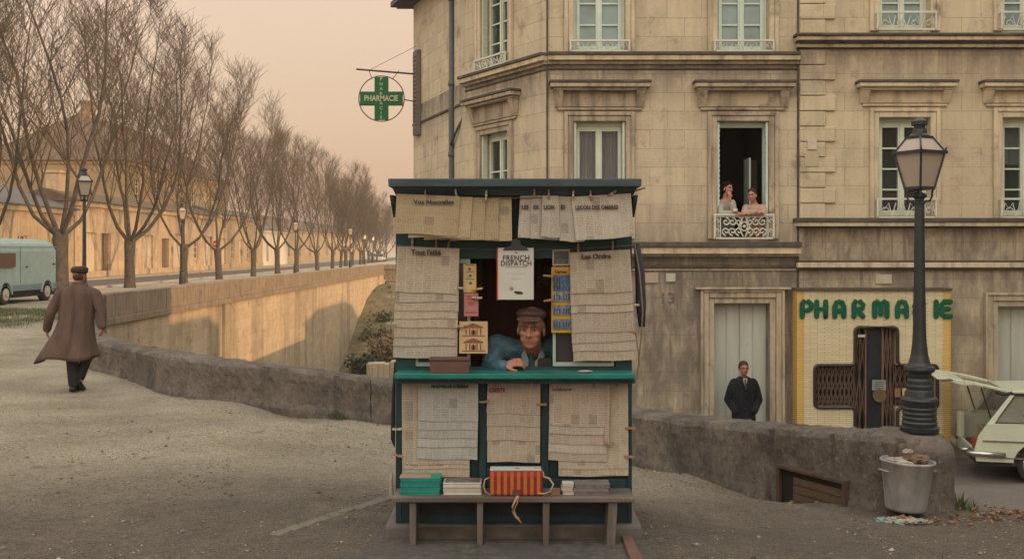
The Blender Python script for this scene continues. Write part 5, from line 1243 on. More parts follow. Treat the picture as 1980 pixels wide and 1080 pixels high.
for i, (x, z, w_, h_) in enumerate([(kx(905,7.3),1.34,.07,.16),(kx(922,7.3),1.34,.035,.2),(kx(898,7.3),1.62,.06,.12),(kx(915,7.3),1.62,.05,.2),(kx(928,7.3),1.62,.035,.16)]):
    m = MB(); m.box(x-w_/2, x+w_/2, KD+.55, KD+.75, z+.001, z+h_); m.box(x-w_/2-.002, x+w_/2+.002, KD+.548, KD+.6, z+h_*.6, z+h_*.63); o = m.build('book', M_bk[i % 5], bevel=.004); tag(o, ['dark blue grey book','slim dark red book','tan upright book','slim dark green book','olive book'][i]+' on the shelf inside the kiosk at the left', 'book', 'books on the kiosk shelf')
# papers pinned on the cabin wall at the right
M_oldp = mat('old pinned paper', (.22,.17,.13), .9, .25, 9); 
for i, (a, b_, c, d) in enumerate(((1038,1044,512,555),(1048,1062,516,552),(1043,1049,528,548))):
    m = MB(); n_ = 4; 
    for q in range(n_): z0 = kz(d,7.75)+(kz(c,7.75)-kz(d,7.75))*q/n_; m.box(kx(a,7.75)+.002*q, kx(b_,7.75)+.002*q, 7.74+.004*q, 7.743+.004*q, z0, z0+(kz(c,7.75)-kz(d,7.75))/n_+.004)
    o = m.build('pinned_note', M_oldp); tag(o, ['narrow pinned note nearest the white magazine on the cabin wall','wide pale pinned note beside the yellow postcard rack','tiny pinned note between the two larger notes on the cabin wall'][i], 'note', 'notes pinned inside the kiosk')
# dark rolled awning hanging at the right side and rope
m = MB(); X_ = kx(1236); pts = [(X_-.01, KD+.05, kz(470)), (X_+.01, KD+.04, kz(530)), (X_+.015, KD+.03, kz(590)), (X_+.02, KD+.02, kz(632))]
m.tube(pts, [.020,.032,.034,.02], 8); o = m.build('rolled_cloth', mat('dark rolled cloth', (.04,.045,.055), .9, .3, 14, bmp=.5, stretch=(1,1,.3)), smooth=True); tag(o, 'dark rolled cloth hanging down the right side of the kiosk', 'cloth')
m = MB(); m.tube([(kx(1226), KD-.02, kz(468)), (kx(1236), KD-.03, kz(530)), (kx(1242), KD-.02, kz(600)), (kx(1240), KD, kz(650)), (kx(1232), KD+.01, kz(730))], .005, 5); m.tube([(kx(1228), KD-.02, kz(640)), (kx(1236), KD-.02, kz(700)), (kx(1228), KD, kz(740))], .004, 5); o = m.build('rope', mat('old rope', (.22,.17,.12), .9, .2, 20)); tag(o, 'thin rope hanging slack down the right edge of the kiosk', 'rope')
m = MB(); m.tube([(kx(763), KD+.03, kz(700)), (kx(760), KD+.03, kz(760)), (kx(758), KD+.05, kz(850)), (kx(761), KD+.05, kz(866))], [.006,.012,.016,.004], 6); o = m.build('strap', mat('dark strap', (.02,.022,.026), .8, .2, 12)); tag(o, 'dark strap hanging at the lower left edge of the kiosk', 'strap')
# clothes lines
M_line = mat('string', (.16,.13,.10), .9, .2, 20)
def cordline(x0, x1, y, z, sag, lab):
    m = MB(); m.tube([(x0+(x1-x0)*k/12, y, z-sag*4*(k/12)*(1-k/12)) for k in range(13)], .0028, 5); tag(m.build('string', M_line), lab, 'string', 'strings holding the newspapers')
yT = 6.545
cordline(kx(768,yT), kx(1232,yT), yT, kz(379,yT), .012, 'string stretched under the kiosk roof for the upper newspapers')
cordline(kx(766,KD-.02), kx(1222,KD-.02), KD-.02, kz(474,KD-.02), .03, 'string stretched above the kiosk window for the big front pages')
cordline(kx(768,KD-.02), kx(1220,KD-.02), KD-.02, kz(739,KD-.02), .002, 'string under the green counter for the lower newspapers')
# ---- newspapers
def paper_mat(name, c, ink=.5, pic=False, rot=False):
    m, t, b = base(name, .9, .1)
    uvn = N(t, 'ShaderNodeUVMap'); uvn.uv_map = 'UVMap'; sx = N(t, 'ShaderNodeSeparateXYZ'); t.links.new(uvn.outputs[0], sx.inputs[0])
    U, V = (sx.outputs[0], sx.outputs[1]) if not rot else (sx.outputs[1], sx.outputs[0])
    ln = math_(t, 'FRACT', math_(t, 'MULTIPLY', V, 1/.0105), None); ln = math_(t, 'LESS_THAN', ln, .55)
    cl = math_(t, 'FRACT', math_(t, 'MULTIPLY', U, 1/.056), None); cl2 = math_(t, 'GREATER_THAN', cl, .09)
    cb = N(t, 'ShaderNodeCombineXYZ'); t.links.new(math_(t, 'MULTIPLY', U, 1.0), cb.inputs[0]); t.links.new(math_(t, 'SNAP', V, .0105), cb.inputs[1])
    nz = N(t, 'ShaderNodeTexNoise'); nz.inputs['Scale'].default_value = 210; nz.inputs['Detail'].default_value = 2; t.links.new(cb.outputs[0], nz.inputs['Vector']); wd = ramp_mask(t, nz.outputs['Fac'], .38, .55)
    # blocks of different weight (paragraphs, headings, pictures)
    cb2 = N(t, 'ShaderNodeCombineXYZ'); t.links.new(math_(t, 'SNAP', U, .056), cb2.inputs[0]); t.links.new(math_(t, 'SNAP', V, .062), cb2.inputs[1])
    wn = N(t, 'ShaderNodeTexWhiteNoise', noise_dimensions='3D'); t.links.new(cb2.outputs[0], wn.inputs['Vector']); bl = ramp_mask(t, wn.outputs[0], -.9, 1.0)
    ink *= .8
    k = math_(t, 'MULTIPLY', math_(t, 'MULTIPLY', ln, cl2), math_(t, 'MULTIPLY', wd, bl)); k = math_(t, 'MULTIPLY', k, ink)
    oi = N(t, 'ShaderNodeObjectInfo'); tint = ramp_mask(t, oi.outputs['Random'], 0, 1)
    cc = mix(t, tint, mul(c, .90), (c[0]*1.10, c[1]*1.08, c[2]*1.05))
    f, r = noisecol(t, None, None, 9, lo=.35, hi=.7); cc = mix(t, math_(t, 'MULTIPLY', f, .3), cc, (c[0]*.82, c[1]*.74, c[2]*.62))
    pc = math_(t, 'GREATER_THAN', wn.outputs[0], .955); pk = math_(t, 'MULTIPLY', pc, .28)
    cc = mix(t, pk, cc, (.10,.09,.08)); cc = mix(t, k, cc, (.07,.06,.055)); t.links.new(cc, b.inputs['Base Color'])
    bump(t, b, r, .3, .006)
    return m
M_news = paper_mat('newsprint beige', (.40,.365,.30), .8); M_newsy = paper_mat('newsprint yellowed', (.37,.31,.21), .7, rot=True); M_newsb = paper_mat('newsprint blue grey', (.375,.395,.385), .75); M_newsg = paper_mat('newsprint grey', (.41,.39,.345), .75); M_newsp = paper_mat('newsprint pinkish', (.395,.35,.30), .8)
M_ink = mat('printing ink', (.05,.045,.045), .8, .2, 20, bmp=0); M_redink = mat('red printing ink', (.22,.05,.04), .8, .2, 20, bmp=0)
def sheet(name, TL, TR, BR, BL, y, mt, label, cat='newspaper', group=None, bulge=.012, d=None, n=8, curl=.0, thick=.0045, seed=0, wob=.004):
    d = d or y; rr = random.Random(int(hash(group or label) % 1000) if False else sum(map(ord, group or label)))
    vs, fs, uvs = [], [], []; wU = abs(kx(TR[0],d)-kx(TL[0],d)); hV = abs(kz(BL[1],d)-kz(TL[1],d)); p1, p2 = rr.uniform(0,6), rr.uniform(0,6); bulge *= .3; curl *= .4; wob *= .5
    for j in range(n+1):
        v = j/n
        for i in range(n+1):
            u = i/n
            px = (TL[0]*(1-u)+TR[0]*u)*(1-v)+(BL[0]*(1-u)+BR[0]*u)*v; py = (TL[1]*(1-u)+TR[1]*u)*(1-v)+(BL[1]*(1-u)+BR[1]*u)*v
            yy = y-bulge*v**1.5*(1+.4*math.sin(u*5+p1))-curl*v*v*u+wob*math.sin(u*9+p2)*v
            vs.append((kx(px,d), yy, kz(py,d)+.003*math.sin(u*7+p1)*v)); uvs.append((u*wU+seed*.31, (1-v)*hV+seed*.17))
    for j in range(n):
        for i in range(n): a = j*(n+1)+i; fs.append((a, a+n+1, a+n+2, a+1))
    me = D.meshes.new(name); me.from_pydata(vs, [], fs); uvl = me.uv_layers.new(name='UVMap')
    for l in me.loops: uvl.data[l.index].uv = uvs[l.vertex_index]
    me.materials.append(mt)
    o = D.objects.new(name, me); link(o); s_ = o.modifiers.new('t', 'SOLIDIFY'); s_.thickness = thick; s_.offset = 1
    if name != 'x': tag(o, label, cat, group)
    return o
def hline(o, px, py, s, size, y, mt=None, off=.0012, sx=1.0, tilt=0, space=1.0):
    return put_text('headline', s, size, (kx(px,y), y-.009, kz(py,y)), mt or M_ink, o, .0008, off, 'LEFT', sx, tilt, space)
g1 = 'yellowed newspapers pegged at the top left of the kiosk'
tl = [((768,375),(890,380),(884,456),(764,451),'large yellowed front page with a blurred masthead at the top left of the kiosk'),
      ((800,381),(914,381),(909,459),(790,459),'yellowed newspaper just behind the large front page, leftmost narrow strip of four'),
      ((830,382),(939,382),(936,463),(820,463),'yellowed newspaper forming the second narrow strip from the left'),
      ((850,382),(966,381),(964,463),(850,463),'yellowed newspaper forming the third narrow strip from the left'),
      ((870,382),(989,381),(990,465),(870,465),'rightmost yellowed newspaper of the top left row, touching the dark gap')]
for i, (a, b_, c, d, lb) in enumerate(tl):
    o = sheet('newspaper', a, b_, c, d, yT+.012*i-.030, M_newsy, lb, group=g1, seed=i, bulge=.035, d=yT, curl=.012, wob=.006)
    if i == 0: hline(o, 800, 394, 'Vos Nouvelles', .036, yT-.040, sx=1.2); 
g2 = 'grey newspapers pegged at the top right of the kiosk'
tr = [((1006,377),(1090,380),(1090,462),(1001,460),'leftmost grey newspaper of the top right row beside the dark gap'),
      ((1027,377),(1100,380),(1100,464),(1026,462),'second grey newspaper from the left in the top right row'),
      ((1076,380),(1130,380),(1130,468),(1082,466),'fourth grey newspaper of the top right row, behind the big front page'),
      ((1049,378),(1079,379),(1082,460),(1046,458),'short narrow grey newspaper hanging in front, third in the top right row'),
      ((1104,381),(1219,374),(1225,457),(1113,466),'large grey front page at the right end of the top right row')]
for i, (a, b_, c, d, lb) in enumerate(tr):
    o = sheet('newspaper', a, b_, c, d, yT+[.016,.006,-.006,-.022,-.018][i], M_newsg, lb, group=g2, seed=i+5, bulge=.03, d=yT, wob=.006)
    if i < 4: hline(o, [1009,1031,1084,1051][i], 404, ['LES','EX','ES','LION'][i], .036, yT+[.008,-.003,-.014,-.030][i]+.0, sx=.82)
    else: hline(o, 1112, 405, 'LECON DES OMBRES', .034, yT-.028, sx=.86, tilt=1)
g3 = 'pile of front pages pegged at the left of the kiosk window'
edges = [565, 582, 599, 616, 633, 650, 668, 691]
yM = KD-.028
for i, e_ in enumerate(edges):
    nm = 'front page headed Tout l allie at the left of the kiosk window' if i == 0 else f'newspaper showing as the {ords[i-1]} strip below the front page left of the window'
    t_ = (e_-478)/213
    o = sheet('newspaper', (769,476+.5*i), (889,480), (889-7*t_+((i*37) % 5)-2, e_+3-((i*13) % 5)), (769-9*t_, e_-2+((i*11) % 4)), yM+.0045*(i-7)-.0, M_news if i < 6 else M_newsg, nm, group=g3, seed=i+11, bulge=.020, d=yM, n=8, wob=.003, curl=.006)
    if i == 0: hline(o, 795, 492, "Tout l'allié", .046, yM-.042, off=.0015, sx=.98, tilt=-1)
g4 = 'pile of front pages pegged at the right of the kiosk window'
edges = [568, 588, 604, 643, 662, 678, 698]
for i, e_ in enumerate(edges):
    nm = 'front page headed Les Ordre at the right of the kiosk window' if i == 0 else f'newspaper showing as the {ords[i-1]} strip below the front page right of the window'
    t_ = (e_-486)/212
    o = sheet('newspaper', (1101,488), (1217,482), (1217+13*t_, e_-5+((i*7) % 4)), (1101+8*t_-((i*5) % 3), e_+((i*11) % 3)), yM+.0045*(i-6), M_newsp if i % 2 else M_news, nm, group=g4, seed=i+21, bulge=.020, d=yM, n=8, wob=.003, curl=.006)
    if i == 0: hline(o, 1124, 500, 'Les Ordre', .040, yM-.037, off=.0015, sx=1.12, tilt=1.5)
g5 = 'newspapers pegged on the lower left panel of the kiosk'
yL = KD-.010
for i, (e_, mt_, lb) in enumerate(((922, M_news, 'rearmost beige newspaper reaching lowest on the lower left panel'),(905, M_news, 'beige newspaper whose edge shows just above the lowest one on the lower left panel'),(896, M_news, 'beige newspaper with a short strip showing under the blue grey pile'))):
    sheet('newspaper', (777,741), (908,741), (908,e_), (778,e_), yL-.004*i, mt_, lb, group=g5, seed=i+31, bulge=.008, d=yL, wob=.001)
for i, e_ in enumerate((886, 862, 845, 828, 812)):
    lb = ['lowest blue grey newspaper of the pile on the lower left panel','second lowest blue grey newspaper of the lower left pile','middle blue grey newspaper of the lower left pile','blue grey newspaper just behind the top one of the lower left pile','front blue grey newspaper with a dark masthead on the lower left panel'][i]
    o = sheet('newspaper', (811-i*.6,738), (925,738), (923+i*.5,e_+1), (807+.8*i,e_-1+i % 2), yL-.014-.0045*i, M_newsb, lb, group=g5, seed=i+36, bulge=.010, d=yL, wob=.002)
    if i == 4: hline(o, 834, 749, 'NOUVELLES D\'ENNUI', .027, yL-.038, sx=.92)
g6 = 'newspapers pegged on the lower middle panel of the kiosk'
for i, e_ in enumerate((892, 850, 822, 798)):
    o = sheet('newspaper', (943,740), (1045,741), (1044,e_+1), (942-.4*i,e_), yL-.0045*i, M_newsp if i % 2 else M_news, ['lowest newspaper of the lower middle panel','second lowest newspaper of the lower middle panel','newspaper just behind the red headed one','front newspaper with a red masthead on the lower middle panel'][i], group=g6, seed=i+42, bulge=.008, d=yL, wob=.0015)
    if i == 3: hline(o, 946, 757, 'LIBERTE', .040, yL-.018, M_redink, sx=.72)
g7 = 'newspapers pegged on the lower right panel of the kiosk'
for i, e_ in enumerate((919, 905)):
    sheet('newspaper', (1078,742), (1214,740), (1215,e_), (1080,e_+1), yL-.004*i, M_news, ['rearmost newspaper reaching lowest on the lower right panel','newspaper edge just above the lowest one on the lower right panel'][i], group=g7, seed=i+51, bulge=.007, d=yL, wob=.001)
for i, e_ in enumerate((890, 874, 857, 838, 822)):
    o = sheet('newspaper', (1062+i*.7,740), (1176-i,740), (1173-i*.5,e_+2), (1060+i*.5,e_-2), yL-.010-.0045*i, M_newsg if i % 2 else M_newsp, ['lowest newspaper of the front pile on the lower right panel','second lowest newspaper of the front pile on the lower right panel','middle newspaper of the front pile on the lower right panel','newspaper just behind the front one on the lower right panel','front newspaper of the pile on the lower right panel'][i], group=g7, seed=i+55, bulge=.010, d=yL, wob=.002)
    if i == 4: hline(o, 1068, 754, 'Le Petit Journal', .022, yL-.034, off=.0004, sx=.9)
sheet('newspaper', (1170,741), (1179,741), (1176,855), (1169,855), yL-.034, M_newsp, 'narrow folded newspaper edge running down the lower right panel', group=g7, seed=61, bulge=.006, d=yL)
# ---- clothes pegs
M_peg = mat('peg wood', (.30,.18,.10), .7, .25, 20, bmp=.1); M_peg2 = mat('pale peg wood', (.42,.34,.24), .7, .2, 20, bmp=.1)
def peg(px, py, y, ang, lab, mt_=None, L=.066):
    root = empty('clothes_peg', (kx(px,y), y, kz(py,y)), lab, 'clothes peg', 'clothes pegs on the kiosk')
    m = MB()
    m.hexa([(-.006,-.004,-L/2),(.006,-.004,-L/2),(.006,.002,-L/2),(-.006,.002,-L/2),(-.006,-.014,L/2),(.006,-.014,L/2),(.006,-.008,L/2),(-.006,-.008,L/2)])
    m.hexa([(-.006,.004,-L/2),(.006,.004,-L/2),(.006,.010,-L/2),(-.006,.010,-L/2),(-.006,.014,L/2),(.006,.014,L/2),(.006,.020,L/2),(-.006,.020,L/2)]); m.build('jaws', mt_ or M_peg, root, world=False)
    m = MB(); m.tube([(-.008,-.008,0),(.008,-.008,0)], .004, 6); m.tube([(-.008,.0,.0),(.008,.0,.0)], .0045, 6); m.build('spring', M_chr, root, world=False)
    root.rotation_euler = (R(8), R(ang), 0)
for i, (px, py, y, a_, mt_, lb) in enumerate([
 (822,368,yT-.03,0,M_peg,'orange peg, leftmost under the roof at the top left'),(882,375,yT-.03,-10,M_peg2,'pale tilted peg at the right corner of the large yellowed page'),(940,378,yT-.03,3,M_peg2,'peg above the narrow yellowed strips'),
 (1033,370,yT-.03,0,M_peg,'first peg from the dark gap in the top right row'),(1061,376,yT-.03,0,M_peg,'second peg in the top right row'),(1108,378,yT-.03,4,M_peg2,'third peg in the top right row'),(1142,378,yT-.03,-4,M_peg,'fourth peg in the top right row'),
 (1183,374,yT-.03,60,M_peg,'slanted peg near the right end of the top right row'),(1238,366,yT-.03,75,M_peg,'peg sticking out at the right end of the kiosk roof'),
 (797,472,yM-.03,0,M_peg2,'peg at the left corner of the left front page pile'),(843,471,yM-.03,0,M_peg,'middle peg of the left front page pile'),(867,476,yM-.03,10,M_peg,'small brown peg near the right corner of the left front page pile'),
 (1118,480,yM-.03,0,M_peg,'left peg over the right front page pile'),(1185,476,yM-.03,0,M_peg,'right peg over the right front page pile'),
 (758,573,yM-.02,88,M_peg2,'horizontal peg on the left edge of the front pages, upper one'),(757,625,yM-.02,92,M_peg2,'horizontal peg on the left edge of the front pages, lower one'),
 (886,556,yM-.03,92,M_peg2,'horizontal peg at the right edge of the left front page pile beside the cream card'),(888,630,yM-.03,85,M_peg2,'horizontal peg just above the temple postcard'),
 (1226,589,yM-.02,90,M_peg2,'horizontal peg on the right edge of the right front page pile'),(1225,640,yM-.02,95,M_peg,'lower peg on the right edge of the right front page pile'),
 (936,776,yL-.03,85,M_peg,'peg left of the red headed newspaper'),(1047,781,yL-.03,92,M_peg,'peg right of the red headed newspaper'),(768,829,yL-.02,88,M_peg2,'upper peg at the left edge of the lower panels'),(770,880,yL-.02,100,M_peg,'lower peg at the left edge of the lower panels'),
 (1219,827,yL-.02,90,M_peg,'upper peg at the right edge of the lower panels'),(1217,882,yL-.02,95,M_peg,'lower peg at the right edge of the lower panels'),(1178,856,yL-.05,100,M_peg,'peg at the foot of the narrow folded newspaper'),
 (957,738,yL-.04,0,M_peg,'left peg under the counter above the middle panel'),(1029,738,yL-.04,0,M_peg2,'right peg under the counter above the middle panel'),(1090,738,yL-.04,0,M_peg2,'left peg under the counter above the right panel'),(1149,740,yL-.04,0,M_peg,'middle peg under the counter above the right panel'),(1196,738,yL-.04,30,M_peg,'tilted peg under the counter above the right panel'),
 (923,558,yM-.02,85,mat('yellow peg', (.45,.33,.06), .5, .2, 9),'yellow peg beside the cream card'),(922,575,yM-.02,92,M_peg2,'pale peg beside the pink card'),(1060,533,yM-.02,95,M_peg,'upper peg on the postcard rack'),(1061,580,yM-.02,80,M_peg,'lower peg on the postcard rack')]):
    peg(px, py, y, a_, lb, mt_)
# ---- cards, magazine, postcards
def flat_item(name, a, b_, c, d, y, th, mt_, label, cat, group=None, tilt=0):
    m = MB(); m.box(kx(a,y), kx(b_,y), y, y+th, kz(d,y), kz(c,y)); o = m.build(name, mt_, bevel=.001); tag(o, label, cat, group); return o
def det(o, a, b_, c, d, y, mt_, nm='print', th=.001):
    m = MB(); m.box(kx(a,y), kx(b_,y), y-th, y, kz(d,y), kz(c,y)); return m.build(nm, mt_, o)
yC = KD-.005
M_card = mat('cream card', (.50,.38,.17), .7, .12, 15); M_pink = mat('pink card', (.40,.17,.15), .7, .12, 15); M_mag = mat('white magazine cover', (.50,.52,.48), .5, .05, 8, bmp=.02); M_bluep = mat('blue print', (.05,.10,.19), .6, .4, 40, c2=(.13,.22,.33)); M_yel = mat('yellow rack', (.45,.27,.03), .5, .15, 10)
o = flat_item('picture_card', 896, 921, 510, 565, yC-.02, .003, M_card, 'cream card with three small dark motifs left of the opening', 'card')
for k, py in enumerate((520, 533, 547)):
    m = MB(); y = yC-.02; m.tube([(kx(908+k,y), y-.002, kz(py,y)), (kx(908+k,y), y, kz(py,y))], .010, 10); m.box(kx(901,y), kx(917,y), y-.001, y, kz(py-7,y), kz(py-8.5,y)); m.build('motif', mat('motif %d' % k, [(.15,.05,.07),(.06,.13,.18),(.06,.14,.12)][k], .6, .2, 10), o)
o = flat_item('picture_card', 897, 925, 566, 611, yC-.022, .003, M_pink, 'pink red card pegged below the cream card', 'card')
for py, a, b_ in ((572,902,920),(577,904,918),(584,905,917),(588,906,916),(603,900,922)): det(o, a, b_, py, py+1.6, yC-.022, M_redink)
o = flat_item('postcard', 888, 943, 621, 683, yC-.03, .004, mat('sepia card', (.50,.36,.20), .7, .15, 12), 'sepia postcard with a double row temple front at the left of the window', 'postcard')
M_sep = mat('sepia ink', (.20,.09,.06), .7, .3, 30)
yP = yC-.03
for r0 in (626, 655):
    det(o, 896, 934, r0+5, r0+8, yP, M_sep); m = MB(); m.prism([(kx(897,yP),yP,kz(r0+5,yP)),(kx(915,yP),yP,kz(r0-2,yP)),(kx(933,yP),yP,kz(r0+5,yP))], (0,-.001,0), (0,0,0)); m.build('print', M_sep, o)
    for k in range(5): det(o, 900+k*7, 902.5+k*7, r0+9, r0+21, yP, M_sep)
    det(o, 911, 920, r0+12, r0+21, yP, M_sep); det(o, 893, 938, r0+22, r0+24, yP, M_sep)
# magazine hung by a bulldog clip
yG = 6.60
mg = empty('magazine', (kx(997,yG), yG, kz(530,yG)), 'white magazine with black title hung by a black clip over the opening', 'magazine')
m = MB(); m.box(kx(963,yG), kx(1032,yG), yG, yG+.012, kz(579,yG), kz(479,yG)); cv = m.build('cover', M_mag, mg, bevel=.001)
m = MB(); m.box(kx(960.5,yG), kx(963.2,yG), yG-.001, yG+.013, kz(580,yG), kz(480,yG)); m.build('spine', mat('red orange spine', (.42,.07,.03), .6, .15, 12), mg)
put_text('title', 'FRENCH', .047, (kx(998,yG), yG-.003, kz(503,yG)), M_ink, cv, .0008, .0003, 'CENTER', sx=.92, space=1.08)
put_text('title', 'DISPATCH', .047, (kx(998,yG), yG-.003, kz(513.5,yG)), M_ink, cv, .0008, .0003, 'CENTER', sx=.87, space=1.06)
put_text('title', 'The', .013, (kx(998,yG), yG-.003, kz(489.5,yG)), M_ink, cv, .0008, .0, 'CENTER')
det(cv, 977, 1020, 516, 516.8, yG, M_ink); det(cv, 981, 1016, 528, 528.6, yG, M_newsb); det(cv, 988, 1008, 539, 539.8, yG, mat('grey ink', (.3,.3,.28), .7, .1, 9))
m = MB(); m.ell((kx(989,yG), yG-.002, kz(557,yG)), (.013,.003,.013), 12, 6); m.build('print', mat('ochre print', (.35,.24,.08), .6, .2, 20), cv)
m = MB(); m.ell((kx(1003,yG), yG-.002, kz(565.5,yG)), (.030,.003,.010), 14, 6, Matrix.Rotation(R(8), 3, 'Y')); m.build('print', M_ink, cv)
m = MB(); m.prism([(kx(972,yG),yG-.012,kz(483,yG)),(kx(1022,yG),yG-.012,kz(483,yG)),(kx(1018,yG),yG-.012,kz(478,yG)),(kx(1008,yG),yG-.012,kz(474,yG)),(kx(1007,yG),yG-.012,kz(464,yG)),(kx(998,yG),yG-.012,kz(460,yG)),(kx(989,yG),yG-.012,kz(464,yG)),(kx(988,yG),yG-.012,kz(474,yG)),(kx(977,yG),yG-.012,kz(478,yG))], (0,0,0), (0,.03,0)); o = m.build('clip', M_dk, bevel=.003); tag(o, 'black bulldog clip holding the white magazine', 'clip')
# postcard rack
m = MB(); yR_ = yC-.012; m.box(kx(1066,yR_), kx(1106,yR_), yR_, yR_+.01, kz(643,yR_), kz(516,yR_)); rk_ = m.build('postcard_rack', M_yel, bevel=.002); tag(rk_, 'yellow postcard rack at the right of the opening', 'postcard rack')
det(rk_, 1070, 1102, 518, 529, yR_, mat('orange strip', (.50,.24,.03), .5, .1, 9)); put_text('lettering', 'Cartes', .026, (kx(1072,yR_), yR_-.004, kz(527.5,yR_)), M_ink, rk_, .0008, .0008, sx=1.1)
M_cards = [mat('card print %d' % k, c, .6, .45, 55, c2=c2, bmp=0) for k, (c, c2) in enumerate([((.04,.08,.16),(.10,.18,.28)),((.10,.15,.22),(.35,.40,.42)),((.06,.12,.22),(.30,.36,.40)),((.08,.13,.20),(.28,.33,.36))])]
for k, (c, d) in enumerate(((531,562),(564,583),(590,609),(616,637))):
    for q in range(2 if k else 1):
        a, b_ = (1069, 1105) if k == 0 else (1069+q*18, 1086+q*18)
        o = flat_item('postcard', a, b_, c, d, yR_-.006, .003, M_cards[k], (['dark blue view postcard filling the top of the yellow rack'] if k == 0 else [f'{s_} blue grey postcard in the {ords[k]} row of the yellow rack' for s_ in ('left','right')])[q], 'postcard', 'postcards in the yellow rack')
        for z_ in range(3): det(o, a+2+z_*5, a+4+z_*5, c+6, d-3, yR_-.006, M_ink)
o = flat_item('photo_card', 1068, 1102, 481, 513, yC-.014, .003, mat('card border', (.36,.34,.30), .7, .1, 9), 'dark photo in a pale border above the yellow rack', 'photo'); det(o, 1071, 1099, 485, 510, yC-.014, mat('dark photo', (.075,.075,.09), .6, .5, 45, c2=(.2,.19,.19)))
# ---- things on the counter
m = MB(); yb_ = 6.52; m.box(kx(831,yb_), kx(907,yb_), yb_, yb_+.10, kz(722,yb_)+.002, kz(697,yb_)); m.box(kx(829,yb_), kx(909,yb_), yb_-.006, yb_+.11, kz(697,yb_), kz(692,yb_)); o = m.build('wooden_box', mat('brown cash box', (.10,.055,.045), .6, .25, 12, stretch=(.2,1,1)), bevel=.004); tag(o, 'reddish brown wooden box on the left of the green counter', 'box')
m = MB(); m.ell((kx(1132,6.55), 6.56, kz(722,dc)+.008), (.050,.022,.007), 14, 6); m.ell((kx(1132,6.55), 6.56, kz(722,dc)+.011), (.036,.014,.006), 12, 5); o = m.build('coin_tray', mat('pale tray', (.34,.30,.25), .5, .15, 9), smooth=True); tag(o, 'small pale coin tray on the right of the green counter', 'tray')
m = MB(); m.box(kx(1040,6.72), kx(1068,6.72), 6.74, 6.82, kz(722,dc)+.003, kz(697,6.72)); m.box(kx(1042,6.72), kx(1066,6.72), 6.745, 6.80, kz(697,6.72), kz(694,6.72)); o = m.build('tin_box', mat('black tin', (.015,.013,.014), .4, .2, 9), bevel=.004); tag(o, 'black tin box on the counter beside the seller', 'box')
# ================================================================ BENCH AND GOODS
be = empty('bench', (0, 6.5, 0), 'long low weathered grey wooden bench in front of the kiosk', 'bench')
b0, b1 = 6.44, 6.68; S_b = F/b0
def bx_(px, d=b0): return (px-990)*d/F
zt_ = kz(961, b0); m = MB(); 
m.hexa([(bx_(757),b0,kz(971,b0)),(bx_(1228),b0,kz(971,b0)),(bx_(1226),b1,kz(971,b0)),(bx_(760),b1,kz(971,b0)),(bx_(757),b0,zt_),(bx_(1228),b0,zt_),(bx_(1226),b1,zt_+.004),(bx_(760),b1,zt_+.004)]); m.build('seat', M_old, be, bevel=.006)
for (a, b_, t0) in ((791,804,0),(922,934,0),(1050,1063,0),(1177,1195,1)):
    m = MB(); zt2 = kz(971,b0)-.001; x0, x1 = bx_(a), bx_(b_); sh_ = -.012 if t0 else 0
    m.hexa([(x0+sh_,6.47,-.03),(x1+sh_-.004,6.47,-.03),(x1+sh_-.004,6.64,-.03),(x0+sh_,6.64,-.03),(x0,6.46,zt2),(x1,6.46,zt2),(x1,6.66,zt2),(x0,6.66,zt2)]); m.build('leg', M_oldv, be, bevel=.004)
m = MB(); m.box(bx_(804)+.002, bx_(922)-.002, 6.64, 6.655, .17, .27); m.box(bx_(934)+.002, bx_(1050)-.002, 6.64, 6.655, .17, .27); m.box(bx_(1063)+.002, bx_(1180)-.002, 6.64, 6.655, .17, .27); m.build('back_rail', mat('dark rail', (.03,.032,.036), .9, .3, 9, bmp=.3), be)
yS = 6.50
def stack(a, b_, c, d, n, mt_, mt_top, label_fn, cat, group, yy=yS, dep=.15, name='book'):
    z0 = zt_+.002; H_ = kz(c,yy)-kz(d,yy); h = H_/n
    for k in range(n):
        j = RND.uniform(-.006,.006); x0, x1 = kx(a,yy)+j, kx(b_,yy)+j; m = MB(); zz = z0+k*h
        m.box(x0, x1, yy, yy+dep, zz+.0005, zz+h*.12); m.box(x0, x1, yy, yy+dep, zz+h*.88, zz+h*.985); m.box(x0+.002, x1-.003, yy+.003, yy+dep-.004, zz+h*.12, zz+h*.88)
        o = m.build(name, mt_[k % len(mt_)]); tag(o, label_fn(k), cat, group)
M_tb = [mat('teal book cover', (.015,.19,.16), .6, .15, 15), mat('teal book cover lighter', (.02,.225,.185), .6, .15, 15)]
M_wb = [mat('white book', (.48,.47,.42), .7, .1, 15), mat('cream book', (.40,.37,.31), .7, .1, 15)]
stack(774, 851, 926, 958, 6, M_tb, None, lambda k: f'teal book, {ords[k]} from the bottom of the leftmost stack on the bench', 'book', 'stack of teal books on the bench')
stack(858, 932, 936, 958, 3, M_wb, None, lambda k: f'white book, {ords[k]} from the bottom, stacked left of the striped bag', 'book', 'stack of white books on the bench')
m = MB(); m.box(kx(864), kx(930), 6.53, 6.64, kz(936,yS)+.003, kz(936,yS)+.012); o = m.build('book', mat('dark patterned book', (.10,.09,.09), .6, .5, 30, c2=(.25,.22,.2))); tag(o, 'dark patterned book lying open on the white stack', 'book')
m = MB(); m.box(kx(778), kx(836), 6.52, 6.62, kz(926,yS)+.003, kz(926,yS)+.008); o = m.build('leaflet', mat('pink leaflet', (.35,.22,.18), .7, .2, 20)); m2 = det; tag(o, 'pinkish leaflet lying on top of the teal books', 'leaflet')
stack(1063, 1083, 948, 958, 1, [mat('brown wooden block', (.22,.12,.08), .7, .2, 12)], None, lambda k: 'small brown block between the striped bag and the white packet', 'block', None, dep=.06, name='block')
